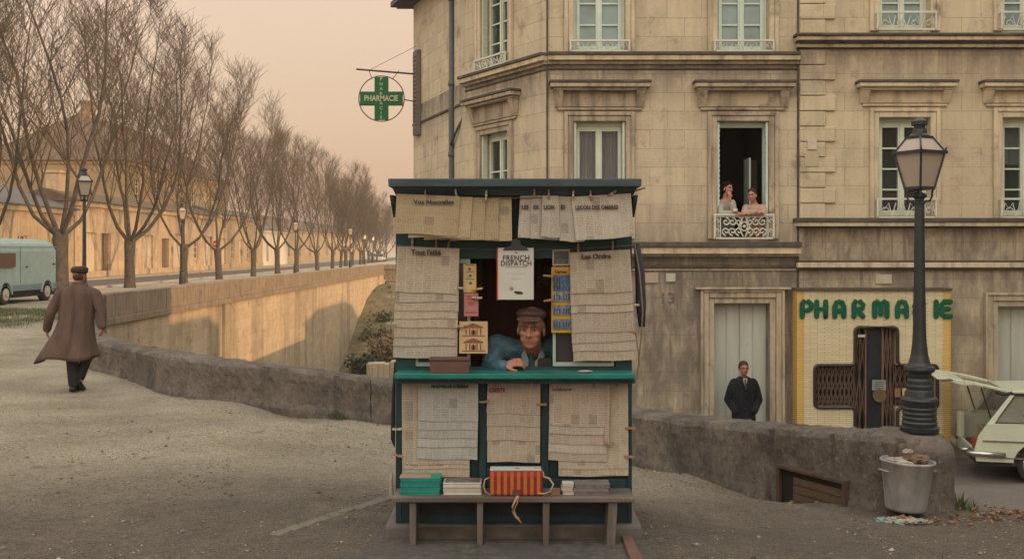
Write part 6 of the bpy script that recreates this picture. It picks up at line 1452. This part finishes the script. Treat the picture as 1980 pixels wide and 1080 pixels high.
stack(1087, 1109, 937, 958, 5, M_wb, None, lambda k: f'small white booklet, {ords[k]} from the bottom of the pile beside the brown block', 'booklet', 'pile of small white booklets', dep=.10, name='booklet')
stack(1110, 1178, 938, 958, 3, [mat('grey magazine', (.13,.12,.125), .6, .4, 30, c2=(.25,.23,.23)), mat('grey magazine b', (.18,.16,.16), .6, .3, 30)], None, lambda k: f'grey magazine, {ords[k]} from the bottom of the stack at the right of the bench', 'magazine', 'stack of grey magazines on the bench', dep=.14, name='magazine')
# striped bag
bg = empty('shopping_bag', (kx(999,6.47), 6.5, zt_), 'red and yellow striped shopping bag lying on the bench with loose cords', 'bag')
m_, t_, b_ = base('red yellow stripes', .75, .2); tcn = N(t_, 'ShaderNodeTexCoord'); sx_ = N(t_, 'ShaderNodeSeparateXYZ'); t_.links.new(tcn.outputs['Object'], sx_.inputs[0])
fr = math_(t_, 'FRACT', math_(t_, 'MULTIPLY', sx_.outputs[0], 1/.0415), None); tri = math_(t_, 'ABSOLUTE', math_(t_, 'SUBTRACT', fr, .5), None); k_ = ramp_mask(t_, tri, .20, .30)
f_, r_ = noisecol(t_, None, None, 60, lo=.3, hi=.7); c_ = mix(t_, k_, (.22,.012,.018), (.34,.14,.03)); zt_s = math_(t_, 'GREATER_THAN', sx_.outputs[2], kz(922,6.47)); c_ = mix(t_, math_(t_, 'MULTIPLY', f_, .35), c_, (.16,.03,.02)); c_ = mix(t_, math_(t_, 'MULTIPLY', zt_s, .45), c_, (.22,.02,.02)); t_.links.new(c_, b_.inputs['Base Color']); bump(t_, b_, r_, .4, .004); M_bag = m_
ybg = 6.47; X0_, X1_ = kx(946,ybg), kx(1050,ybg); Z0_, Z1_ = zt_+.003, kz(912,ybg)
m = MB(); m.loft([((( X0_+X1_)/2, 6.545, Z0_), (X1_-X0_)/2*.985, .07), (((X0_+X1_)/2, 6.545, Z0_+.01), (X1_-X0_)/2, .078), (((X0_+X1_)/2, 6.545, Z1_-.03), (X1_-X0_)/2, .070), (((X0_+X1_)/2, 6.55, Z1_), (X1_-X0_)/2*.99, .055)], 36, pw=.22)
m.build('body', M_bag, bg, smooth=False)
m = MB(); m.box(X0_+.004, X1_-.01, 6.50, 6.60, Z1_+.001, Z1_+.010); m.build('lining', mat('pale lining', (.42,.46,.42), .8, .1, 15), bg, bevel=.003)
m = MB(); m.box(kx(991,ybg), kx(1007,ybg), 6.462, 6.469, Z0_+.001, kz(945,ybg)); m.build('clasp', mat('worn leather clasp', (.11,.05,.035), .6, .3, 20), bg, bevel=.002)
M_cord = mat('tan cord', (.40,.27,.17), .8, .15, 25)
def kp(px, py, y): return (kx(px,y), y, kz(py,y))
m = MB(); m.tube([kp(1048,920,6.5), kp(1062,924,6.47), kp(1070,936,6.46), kp(1064,950,6.46), kp(1052,954,6.47), kp(1040,953,6.46)], .006, 6); m.build('cord', M_cord, bg, smooth=True); m = MB(); m.tube([kp(948,922,6.5), kp(938,926,6.47), kp(935,938,6.46), kp(938,950,6.46), kp(948,956,6.46)], .0045, 6); m.build('cord', M_cord, bg, smooth=True)
m = MB(); m.tube([kp(990,914,6.53), kp(994,906,6.52), kp(1000,903,6.52), kp(1010,908,6.54)], .0055, 6); m.build('handle', M_cord, bg, smooth=True); m = MB(); m.tube([kp(1033,904,6.54), kp(1042,904,6.53), kp(1050,912,6.52), kp(1052,922,6.5)], .0055, 6); m.build('handle', M_cord, bg, smooth=True)
m = MB(); m.tube([kp(1001,958,6.43), kp(997,966,6.42), kp(991,978,6.42), kp(991,988,6.42), kp(997,998,6.42), kp(1006,1007,6.42), kp(1008,1012,6.42)], [.0075,.007,.0065,.006,.0055,.004,.002], 6); m.tube([kp(1003,958,6.43), kp(1000,972,6.425), kp(994,984,6.425), kp(998,996,6.425), kp(1005,1002,6.425)], .003, 5); m.build('strap', M_cord, bg, smooth=True)
# slab, kerb setts, plank
m = MB(); 
edge = [(-1.02,5.4),(-.99,5.9),(-1.0,6.2),(-.90,6.45),(-.86,6.63),(.80,6.63),(.86,6.45),(.90,6.2),(.86,5.9),(.95,5.4)]
m.prism([(x+.02*math.sin(7*x+3*y), y, .012) for x, y in edge], (0,0,-.2), (0,0,0))
o = m.build('paving', mat('slab asphalt', (.075,.068,.068), .95, .4, 16, c2=(.12,.11,.10), bmp=.9), bevel=.01); tag(o, kind='structure')
m = MB(); k_n = 11
for k in range(k_n):
    t0 = k/k_n; xa, ya = -1.62+.72*t0, 6.62+1.45*t0; dx, dy = .72/k_n, 1.45/k_n; nx, ny = .05+RND.uniform(-.01,.01), -.025
    z_ = zu(xa, ya); p_ = [(xa-nx+dx*.04,ya-ny+dy*.04),(xa+nx+dx*.04,ya+ny+dy*.04),(xa+nx+dx*.94,ya+ny+dy*.94),(xa-nx+dx*.94,ya-ny+dy*.94)]; tz = z_+.001+RND.uniform(-.006,.008)
    m.hexa([(x,y,z_-.1) for x, y in p_]+[(x+RND.uniform(-.008,.008),y+RND.uniform(-.008,.008),tz) for x, y in p_])
o = m.build('kerb', mat('sett stone', (.15,.135,.11), .9, .25, 9, bmp=.4), bevel=.012); tag(o, kind='structure')
m = MB(); m.hexa([(kx(1212,6.3),5.9,-.02),(kx(1232,6.3)+.02,5.9,-.02),(kx(1222,6.6),6.62,-.02),(kx(1202,6.6),6.62,-.02),(kx(1212,6.3),5.9,.035),(kx(1232,6.3)+.02,5.9,.035),(kx(1222,6.6),6.62,.035),(kx(1202,6.6),6.62,.035)]); o = m.build('plank', mat('reddish plank', (.13,.075,.055), .85, .3, 12, bmp=.4, stretch=(1,.15,1)), bevel=.006); tag(o, 'short reddish wooden plank on the ground at the right foot of the kiosk', 'plank')
for i, (px, py, d, s_) in enumerate(((757,930,6.75,.06),)):
    m = MB(); p_ = P(px, 945, d); m.tube([(p_.x, p_.y, p_.z-.04), (p_.x-.004, p_.y, p_.z+.06), (p_.x+.006, p_.y, p_.z+.11)], [.016,.014,.006], 7); o = m.build('rag', M_pap); tag(o, 'small white rag hanging at the left end of the bench', 'rag')
# ================================================================ PEOPLE
def skin(name, c): return mat(name, c, .55, .12, 18, c2=(c[0]*1.12, c[1]*.95, c[2]*.9), bmp=.15, spec=.35, dist=.003)
M_eyew = mat('eye white', (.22,.17,.14), .3, .03, 9, bmp=0); M_iris = mat('iris', (.03,.025,.02), .2, .05, 9, bmp=0)
def headM(c, yaw=0, tilt=0, roll=0, s=1.0):
    M = Matrix.Rotation(yaw, 3, 'Z') @ Matrix.Rotation(tilt, 3, 'X') @ Matrix.Rotation(roll, 3, 'Y')
    c = Vector(c); return lambda p: c + M @ (Vector(p)*s), M, s
def head(mb, H, neck=None, nr=.052, fat=1.0):
    h, M, s = H; E = lambda p, r: mb.ell(h(p), tuple(a*s for a in r), 16, 11, M)
    E((0,.018,.035), (.076,.096,.092)); E((0,-.018,-.045), (.059*fat,.070,.075)); E((0,-.046,-.098), (.032*fat,.026,.023)); E((0,-.02,-.08), (.052*fat,.055,.04))
    mb.cap(h((0,-.086,.0)), h((0,-.108,-.034)), .009*s, .0145*s); 
    for k in (-1, 1): E((k*.012,-.097,-.038), (.009,.011,.008)); E((k*.040,-.058,-.026), (.022*fat,.022,.020)); E((k*.078,.012,-.018), (.010,.020,.031)); E((k*.036,-.050,-.062), (.018*fat,.022,.024))
    mb.cap(h((-.038,-.074,.022)), h((.038,-.074,.022)), .013*s, .013*s); mb.cap(h((-.014,-.0755,-.063)), h((.014,-.0755,-.063)), .006*s, .006*s); mb.cap(h((-.012,-.0745,-.074)), h((.012,-.0745,-.074)), .006*s, .006*s)
    if neck is not None: mb.cap(h((0,.03,-.07)), neck, nr*s, nr*1.12*s)
def face_bits(H, root, brow, lip=None, wide=1.0):
    h, M, s = H; m = MB()
    for k in (-1, 1): m.ell(h((k*.031,-.0812,-.003)), (.011*s,.005*s,.0045*s), 10, 7, M)
    e = m.build('eye', M_eyew, root, smooth=True); m = MB()
    for k in (-1, 1): m.ell(h((k*.031,-.0855,-.003)), (.006*s,.003*s,.0048*s), 10, 7, M)
    m.build('iris', M_iris, e, smooth=True); m = MB()
    for k in (-1, 1): m.cap(h((k*.012,-.090,.017)), h((k*.032,-.089,.024)), .0045*s, .0055*s, 6); m.cap(h((k*.032,-.089,.024)), h((k*.052,-.074,.017)), .0055*s, .003*s, 6)
    m.build('eyebrow', brow, root, smooth=True); m = MB()
    m.cap(h((-.026*wide,-.0735,-.0635)), h((0,-.0815,-.0695)), .0022*s, .0038*s, 6); m.cap(h((0,-.0815,-.0695)), h((.026*wide,-.0735,-.0635)), .0038*s, .0022*s, 6)
    m.build('mouth', lip or mat('lips', (.16,.05,.045), .5, .1, 20, bmp=0), root, smooth=True)
def hand(mb, wrist, d, n, side=1, curl=.5, s=1.0):
    """d = direction of the fingers, n = back of the hand, side = +1 thumb on d x n side"""
    w_ = Vector(wrist); d = Vector(d).normalized(); n = Vector(n).normalized(); t = d.cross(n).normalized()*side; n = t.cross(d).normalized()*side
    mb.loft([(w_, .026*s, .018*s), (w_+d*.03*s, .034*s, .016*s), (w_+d*.07*s, .041*s, .015*s), (w_+d*.09*s, .040*s, .012*s)], 14, t, n)
    for k, (o_, L) in enumerate(((.031,.070),(.0105,.080),(-.0105,.074),(-.031,.058))):
        p = w_+d*.085*s+t*o_*s; a = curl*.9; d1 = (d*math.cos(a)-n*math.sin(a)); a2 = curl*2.1; d2 = (d*math.cos(a2)-n*math.sin(a2)); a3 = curl*3.0; d3 = (d*math.cos(a3)-n*math.sin(a3))
        p1 = p+d1*L*.45*s; p2 = p1+d2*L*.32*s; p3 = p2+d3*L*.25*s; mb.cap(p-d*.01*s, p1, .0095*s, .009*s, 8); mb.cap(p1, p2, .009*s, .0082*s, 8); mb.cap(p2, p3, .0082*s, .007*s, 8)
    p = w_+d*.025*s+t*.028*s; p1 = p+(t*.7+d*.7-n*.2).normalized()*.038*s; p2 = p1+(t*.25+d*.9-n*.35).normalized()*.030*s; mb.cap(p, p1, .0125*s, .0105*s, 8); mb.cap(p1, p2, .0105*s, .008*s, 8)
def arm(mb, pts, rs):
    for (a, b_), (r0, r1) in zip(zip(pts, pts[1:]), zip(rs, rs[1:])): mb.cap(a, b_, r0, r1, 12)
# ---------- the seller
def Q(px, py, d): return P(px, py, d)
sel = empty('person', (Q(1027,700,7.1).x, 7.1, .1), 'old newspaper seller in brown flat cap and blue jacket leaning on the green counter', 'person')
H = headM(Q(1027, 634, 6.80), R(-9), R(1), R(2), 1.10)
b = MB(); neck = Q(1030, 676, 6.93); head(b, H, neck, .055, 1.06)
hip = Vector((neck.x+.02, 7.32, .86)); sh = Vector((neck.x-.01, 7.0, neck.z+.0))
b.loft([(hip, .16,.11), (hip+(sh-hip)*.35, .165,.11), (hip+(sh-hip)*.75, .18,.11), (sh, .15,.09), (sh+Vector((0,-.03,.05)), .07,.06)], 18)
for k in (-1, 1): b.cap(hip+Vector((k*.09,0,-.02)), hip+Vector((k*.11,-.10,-.38)), .085, .055); b.cap(hip+Vector((k*.11,-.10,-.38)), hip+Vector((k*.11,.08,-.70)), .055, .04); b.cap(hip+Vector((k*.11,.08,-.72)), hip+Vector((k*.12,-.10,-.73)), .035, .03)
La = [Q(962,668,6.98), Q(946,714,6.84), Q(974,708,6.70)]; Ra = [Q(1088,664,6.98), Q(1098,712,6.86), Q(1062,722,6.76)]
arm(b, La, [.05,.04,.028]); arm(b, Ra, [.05,.04,.028])
hand(b, Q(974,707,6.69), (.9,-.15,.30), (-.25,-.55,.8), 1, .55, 1.0); hand(b, Q(1062,722,6.76), (-.8,-.4,.0), (0,-.3,1), -1, .4, 1.0)
blob(b, 'body', skin('old ruddy skin', (.36,.18,.125)), sel, .0055, 2)
face_bits(H, sel, mat('grey brows', (.12,.09,.075), .8, .2, 30, bmp=0))
h, M_, s_ = H
b = MB(); b.loft([(h((0,.03,.052)), .084*s_, .102*s_), (h((0,.02,.070)), .094*s_, .114*s_), (h((0,.0,.092)), .095*s_, .115*s_), (h((0,.005,.110)), .078*s_, .094*s_), (h((0,.01,.119)), .045*s_, .055*s_)], 22, M_ @ Vector((1,0,0)), M_ @ Vector((0,1,0)))
b.loft([(h((0,-.096,.054)), .072*s_, .034*s_), (h((0,-.102,.061)), .078*s_, .042*s_), (h((0,-.096,.068)), .074*s_, .036*s_)], 18, M_ @ Vector((1,0,0)), M_ @ Vector((0,.96,.28)))
blob(b, 'cap', mat('brown tweed cap', (.085,.05,.045), .9, .3, 60, c2=(.14,.085,.075), bmp=.4), sel, .006, 2)
b = MB()
for k in (-1, 1): b.ell(h((k*.073,.03,.005)), (.012,.04,.03), 10, 7, M_); b.ell(h((k*.072,-.005,.02)), (.008,.012,.025), 8, 6, M_)
b.ell(h((0,.085,-.01)), (.06,.03,.05), 12, 8, M_); b.build('hair', mat('grey hair', (.22,.18,.16), .8, .3, 40), sel, smooth=True)
M_blue = mat('blue work jacket', (.065,.145,.21), .85, .25, 16, bmp=.9, c2=(.12,.21,.28), dist=.03); b = MB()
b.loft([(hip+Vector((0,0,-.05)), .185,.14), (hip+(sh-hip)*.4, .20,.14), (hip+(sh-hip)*.8, .215,.14), (sh+Vector((0,0,.0)), .225,.12), (sh+Vector((0,-.0,.035)), .16,.095), (sh+Vector((0,.01,.065)), .088,.072)], 22)
for A in (La, Ra): arm(b, [sh+Vector((.13*(1 if A is Ra else -1),0,-.01)), A[0]+Vector((0,0,.0))], [.085,.082]); arm(b, A, [.082,.062,.045])
blob(b, 'jacket', M_blue, sel, .008, 3)
b = MB(); nk = neck
for k in (-1, 1): b.hexa([tuple(nk+Vector(v)) for v in ((k*.012,-.10,-.10),(k*.055,-.10,-.13),(k*.075,-.055,-.03),(k*.045,-.065,.0),(k*.018,-.112,-.085),(k*.062,-.112,-.12),(k*.082,-.065,-.02),(k*.052,-.078,.012))])
b.build('collar', mat('pale collar', (.20,.24,.27), .8, .1, 20), sel, bevel=.006)
b = MB(); b.cap(nk+Vector((-.008,-.075,-.03)), nk+Vector((-.01,-.150,-.12)), .018, .024); b.cap(nk+Vector((-.01,-.15,-.12)), nk+Vector((0,-.14,-.22)), .03, .035); b.build('scarf', mat('dark teal scarf', (.02,.045,.055), .85, .3, 30), sel, smooth=True)
b = MB(); b.cap(nk+Vector((.030,-.135,-.07)), nk+Vector((.034,-.15,-.16)), .022, .026); b.build('shirt', mat('grey checked shirt', (.22,.20,.17), .85, .4, 60, c2=(.33,.3,.25)), sel, smooth=True)
# ---------- the walker
wo_ = Vector((-6.21, 14.7, zu(-6.21, 14.7)))
wk = empty('person', wo_, 'man in a long brown coat and dark cap walking away along the parapet', 'person')
def V(x, y, z): return wo_+Vector((x, y, z))
H = headM(V(.055, .02, 1.655), R(180-14), 0, 0, 1.0); b = MB(); head(b, H, V(.045,.0,1.50), .055)
b.loft([(V(.0,0,.88),.15,.11),(V(.02,0,1.05),.14,.10),(V(.035,0,1.3),.17,.11),(V(.04,0,1.44),.16,.09),(V(.045,0,1.5),.07,.06)], 16)
b.cap(V(-.06,.0,.86), V(-.03,-.02,.48), .088,.06); b.cap(V(-.03,-.02,.48), V(-.01,-.04,.09), .055,.04); b.cap(V(.09,.02,.86), V(.11,.16,.50), .088,.06); b.cap(V(.11,.16,.50), V(.06,.02,.16), .055,.04)
Lh = [V(-.20,0,1.42), V(-.33,-.05,1.14), V(-.40,.02,.90)]; Rh = [V(.28,0,1.42), V(.39,-.04,1.15), V(.42,-.10,.94)]
arm(b, Lh, [.05,.042,.03]); arm(b, Rh, [.05,.042,.03]); hand(b, Lh[2], (-.1,.1,-1), (-1,-.2,0), 1, .35); hand(b, Rh[2], (.05,-.15,-1), (1,-.3,0), -1, .4)
blob(b, 'body', skin('weathered skin', (.34,.15,.10)), wk, .011, 2)
M_coat = mat('brown wool coat', (.095,.062,.050), .95, .25, 9, c2=(.14,.096,.076), bmp=.8, stretch=(1,1,.22), dist=.05)
b = MB()
secs = [(V(.045,0,1.545),.075,.07),(V(.045,-.0,1.50),.13,.10),(V(.04,0,1.46),.225,.125),(V(.04,0,1.38),.27,.14),(V(.035,0,1.2),.255,.155),(V(.01,0,1.0),.25,.165),(V(-.02,.0,.85),.285,.185),(V(-.06,-.01,.70),.345,.205),(V(-.10,-.02,.53),.42,.225),(V(-.115,-.02,.48),.44,.23)]
rings = []; n_ = 48
for j, (c, a, b_) in enumerate(secs):
    q_ = j/(len(secs)-1); pts = []
    for i in range(n_):
        t = 6.2832*i/n_; w__ = 1+.05*q_*q_*math.sin(t*6+.5)+.03*q_*math.sin(t*11)
        pts.append(c+Vector((a*math.cos(t)*w__, b_*math.sin(t)*w__, -.05*q_**3*max(0, -math.cos(t))+.03*q_**3*math.cos(t*3))))
    rings.append(b.av(pts))
for a, c in zip(rings, rings[1:]):
    for i in range(n_): b.f.append([a+i, a+(i+1) % n_, c+(i+1) % n_, c+i])
co = b.build('coat', M_coat, wk, smooth=True); so = co.modifiers.new('t', 'SOLIDIFY'); so.thickness = .012
b = MB(); arm(b, [V(-.14,0,1.42), V(-.21,0,1.38), V(-.33,-.05,1.12), V(-.405,.02,.90)], [.085,.085,.072,.062]); arm(b, [V(.20,0,1.42), V(.29,0,1.38), V(.395,-.04,1.13), V(.425,-.10,.94)], [.085,.085,.070,.058]); blob(b, 'sleeves', M_coat, wk, .014, 3)
b = MB(); b.loft([(V(.045,0,1.50),.10,.09),(V(.05,.0,1.555),.082,.085)], 18); b.bar(V(.04,-.165,1.0), V(-.02,-.215,.5), .006, .004); b.build('collar', M_coat, wk, smooth=False, bevel=.01)
b = MB(); b.loft([(V(.055,.03,1.675),.088,.105),(V(.055,.02,1.70),.112,.135),(V(.055,.02,1.745),.118,.14),(V(.055,.03,1.775),.095,.11),(V(.055,.03,1.785),.05,.06)], 22); blob(b, 'cap', mat('dark brown cap', (.04,.024,.02), .9, .3, 30, bmp=.3), wk, .009, 2)
b = MB(); b.ell(V(.055,-.02,1.635), (.076,.08,.06), 14, 9); b.build('hair', mat('brown hair', (.06,.035,.025), .9, .3, 40), wk, smooth=True)
M_trs = mat('black trousers', (.018,.019,.022), .9, .2, 20, bmp=.3); b = MB()
b.cap(V(-.06,.0,.86), V(-.03,-.02,.48), .11,.088); b.cap(V(-.03,-.02,.48), V(-.01,-.04,.12), .088,.068); b.cap(V(.09,.02,.86), V(.11,.16,.50), .11,.085); b.cap(V(.11,.16,.50), V(.06,.04,.20), .082,.062); blob(b, 'trousers', M_trs, wk, .014, 2)
M_shoe = mat('black leather shoes', (.012,.011,.011), .4, .1, 10); b = MB()
b.loft([(V(-.01,-.10,.045),.035,.035),(V(-.01,-.06,.05),.045,.048),(V(-.01,.06,.045),.05,.042),(V(-.015,.16,.03),.042,.028),(V(-.02,.19,.03),.02,.018)], 12, (1,0,0), (0,0,1)); b.build('shoe', M_shoe, wk, smooth=True)
b = MB(); b.loft([(V(.05,-.04,.16),.033,.03),(V(.05,-.0,.13),.044,.045),(V(.05,.08,.065),.048,.042),(V(.05,.17,.02),.04,.025)], 12, (1,0,0), (0,.5,.86)); b.build('shoe', M_shoe, wk, smooth=True)
# ---------- the man at the door
DM = 18.12; sM = F/DM; mo = Vector(((1438-990)/sM, DM, ZS+.10))
mn = empty('person', mo, 'man in dark overcoat standing with hands in pockets before the grey door', 'person'); hM = CZ-(700-HY)/sM-mo.z
k_ = hM/1.75
def V(x, y, z): return mo+Vector((x*.9, y, z))*k_
H = headM(V(0,-.02,1.64), R(3), 0, 0, k_*1.05); b = MB(); head(b, H, V(0,.01,1.46), .052)
b.loft([(V(0,0,.9),.16,.11),(V(0,0,1.1),.15,.11),(V(0,0,1.32),.18,.12),(V(0,0,1.42),.17,.1),(V(0,0,1.47),.07,.06)], 16)
for k in (-1, 1):
    b.cap(V(k*.09,0,.88), V(k*.10,-.02,.48), .09,.06); b.cap(V(k*.10,-.02,.48), V(k*.10,.02,.08), .055,.04)
    arm(b, [V(k*.19,0,1.38), V(k*.29,.03,1.10), V(k*.18,-.07,.93)], [.05,.042,.03]); hand(b, V(k*.18,-.07,.93), (-k*.5,-.3,-.7), (k*.6,-.6,0), -k, .3)
    b.cap(V(k*.10,.02,.06), V(k*.11,-.12,.03), .04, .03)
blob(b, 'body', skin('ruddy skin', (.36,.15,.10)), mn, .010, 2); face_bits(H, mn, mat('dark brows', (.05,.035,.03), .8, .2, 30, bmp=0))
M_oc = mat('near black overcoat', (.012,.014,.020), .95, .35, 9, bmp=.8, c2=(.028,.030,.038), dist=.03, stretch=(1,1,.4), spec=.1); b = MB()
b.loft([(V(0,.01,.55),.215,.155),(V(0,.01,.85),.205,.15),(V(0,0,1.08),.195,.145),(V(0,0,1.28),.225,.145),(V(0,0,1.38),.22,.13),(V(0,0,1.44),.15,.10),(V(0,.02,1.49),.085,.075)], 22, pw=.9)
for k in (-1, 1): arm(b, [V(k*.19,0,1.37), V(k*.245,.01,1.27), V(k*.315,.03,1.06), V(k*.19,-.09,.87)], [.085,.08,.072,.068])
blob(b, 'overcoat', M_oc, mn, .012, 3)
b = MB(); b.prism([V(-.055,-.118,1.47), V(.055,-.118,1.47), V(.0,-.155,1.29)], (0,0,0), (0,.02,0)); b.build('shirt', mat('yellowish shirt', (.36,.34,.22), .8, .1, 20), mn)
b = MB(); b.prism([V(-.014,-.125,1.45), V(.014,-.125,1.45), V(.018,-.165,1.32), V(0,-.172,1.27), V(-.018,-.165,1.32)], (0,-.008,0), (0,.004,0)); b.build('tie', mat('dark green tie', (.03,.045,.03), .7, .1, 20), mn)
b = MB()
for k in (-1, 1): b.prism([V(k*.05,-.11,1.50), V(k*.10,-.10,1.44), V(k*.075,-.16,1.34), V(k*.005,-.168,1.24), V(k*.035,-.14,1.38)], (0,-.012,0), (0,.004,0))
b.build('lapel', M_oc, mn, bevel=.004)
b = MB()
for z in (1.20, 1.06, .92): b.ell(V(-.0,-.158,z), .010, 8, 5)
b.build('button', M_dk, mn)
b = MB(); 
for k in (-1, 1): b.cap(V(k*.11,0,.6), V(k*.105,.01,.10), .085, .065)
blob(b, 'trousers', M_trs, mn, .014, 1)
h, M_, s_ = H; b = MB(); b.ell(h((0,.026,.058)), (.083*s_,.097*s_,.078*s_), 16, 10, M_); b.ell(h((0,.05,.02)), (.087*s_,.07*s_,.07*s_), 16, 10, M_); 
for k in (-1, 1): b.ell(h((k*.073,.03,.02)), (.016*s_,.05*s_,.05*s_), 10, 8, M_)
b.build('hair', mat('dark brown hair', (.05,.025,.018), .8, .3, 40, bmp=.3), mn, smooth=True)
# ---------- the two people at the open window
sW = F/18.62
def Wp(px, py, d=18.62): return P(px, py, d)
wm = empty('person', Wp(1404, 462, 18.8), 'dark haired woman in pale blouse with hand at her mouth, left in the open window', 'person')
H = headM(Wp(1407, 364), R(35), R(0), 0, .98); b = MB(); nk = Wp(1403, 382, 18.66); head(b, H, nk, .045)
b.loft([(Wp(1404,455,18.85),.16,.12),(Wp(1404,425,18.78),.13,.10),(Wp(1404,398,18.70),.15,.10),(Wp(1404,388,18.67),.13,.08),(Wp(1404,383,18.66),.06,.05)], 16)
A1 = [Wp(1416,392,18.64), Wp(1420,410,18.50), Wp(1411,384,18.47)]; A2 = [Wp(1393,392,18.70), Wp(1394,412,18.55), Wp(1424,411,18.46)]
arm(b, A1, [.045,.036,.024]); arm(b, A2, [.045,.036,.024]); hand(b, A1[2], (-.05,-.1,1), (.3,-1,0), 1, .5, .95); hand(b, A2[2], (1,-.1,-.1), (0,-.3,1), 1, .5, .95)
for k in (-1, 1): b.cap(Wp(1404,455,18.85)+Vector((k*.08,0,0)), Wp(1404,455,18.85)+Vector((k*.08,0,-.28)), .08, .07)
blob(b, 'body', skin('pink skin', (.46,.21,.16)), wm, .009, 2); face_bits(H, wm, M_iris)
b = MB(); b.loft([(Wp(1404,450,18.85),.175,.135),(Wp(1404,425,18.78),.15,.12),(Wp(1404,398,18.70),.17,.12),(Wp(1404,387,18.67),.135,.09)], 18); arm(b, [A1[0], A1[1], A1[2]*.6+A1[1]*.4], [.062,.055,.045]); arm(b, [A2[0], A2[1], A2[2]*.6+A2[1]*.4], [.062,.055,.045]); blob(b, 'blouse', mat('pale blouse', (.36,.34,.29), .85, .15, 20, bmp=.3), wm, .011, 2)
b = MB(); b.loft([(Wp(1406,455,18.70),.15,.06),(Wp(1408,425,18.62),.12,.06),(Wp(1409,405,18.60),.09,.04)], 14); b.build('apron', mat('lilac apron', (.17,.16,.20), .85, .15, 20), wm, smooth=True)
h, M_, s_ = H; b = MB(); b.ell(h((0,.026,.056)), (.084,.097,.080), 16, 10, M_); b.ell(h((0,.045,.0)), (.094,.078,.095), 16, 10, M_); b.ell(h((0,.09,-.03)), (.07,.05,.08), 14, 9, M_); b.ell(h((0,.10,.10)), (.05,.045,.04), 12, 8, M_); b.build('hair', mat('black hair', (.014,.010,.010), .95, .3, 40, spec=.05), wm, smooth=True)
b = MB(); b.tube([Wp(1422,410,18.44), Wp(1422,404,18.44)], [.035,.045], 14); o = b.build('cup', mat('white cup', (.6,.58,.52), .4, .05, 9), smooth=True); tag(o, 'small white cup held over the railing by the woman at the window', 'cup')
mo2 = empty('person', Wp(1456, 462, 18.8), 'short haired person in pale pink shirt with folded arms, right in the open window', 'person')
H = headM(Wp(1454, 377), R(-30), R(4), 0, .98); b = MB(); nk = Wp(1459, 394, 18.68); head(b, H, nk, .05, 1.1)
b.loft([(Wp(1459,455,18.85),.17,.13),(Wp(1459,425,18.78),.16,.12),(Wp(1459,405,18.70),.17,.11),(Wp(1459,397,18.68),.14,.08),(Wp(1459,394,18.68),.06,.05)], 16)
B1 = [Wp(1443,402,18.66), Wp(1439,412,18.50), Wp(1462,409,18.44)]; B2 = [Wp(1474,402,18.66), Wp(1478,413,18.52), Wp(1452,411,18.45)]
arm(b, B1, [.05,.042,.028]); arm(b, B2, [.05,.042,.028]); hand(b, B1[2], (1,-.1,.0), (0,-.5,1), 1, .4, .95); hand(b, B2[2], (-1,-.1,.0), (0,-.5,1), -1, .4, .95)
for k in (-1, 1): b.cap(Wp(1459,455,18.85)+Vector((k*.08,0,0)), Wp(1459,455,18.85)+Vector((k*.08,0,-.28)), .08, .07)
blob(b, 'body', skin('warm skin', (.45,.23,.15)), mo2, .009, 2); face_bits(H, mo2, M_iris)
b = MB(); b.loft([(Wp(1459,450,18.85),.19,.15),(Wp(1459,425,18.78),.18,.14),(Wp(1459,405,18.70),.195,.125),(Wp(1459,396,18.68),.15,.09)], 18); arm(b, B1, [.072,.062,.045]); arm(b, B2, [.075,.065,.048]); blob(b, 'shirt', mat('pale pink shirt', (.42,.30,.24), .85, .12, 20, bmp=.3), mo2, .011, 2)
h, M_, s_ = H; b = MB(); b.ell(h((0,.026,.055)), (.082,.096,.078), 16, 10, M_); b.ell(h((0,.045,.02)), (.088,.075,.07), 16, 10, M_); b.build('hair', mat('short grey brown hair', (.04,.028,.024), .95, .3, 40, spec=.05), mo2, smooth=True)
# ================================================================ HAZE
m, t, b = base('evening haze'); t.nodes.remove(b)
pvn = N(t, 'ShaderNodeVolumePrincipled'); pvn.inputs['Color'].default_value = (.86, .78, .70, 1); pvn.inputs['Density'].default_value = .0009; pvn.inputs['Anisotropy'].default_value = .2
t.links.new(pvn.outputs[0], [n for n in t.nodes if n.type == 'OUTPUT_MATERIAL'][0].inputs['Volume'])
hz = MB(); hz.box(-605, 605, -62, 1505, -12.5, 16.5); o = hz.build('haze', m); tag(o, 'thin warm evening haze over the whole place', 'haze', kind='stuff')
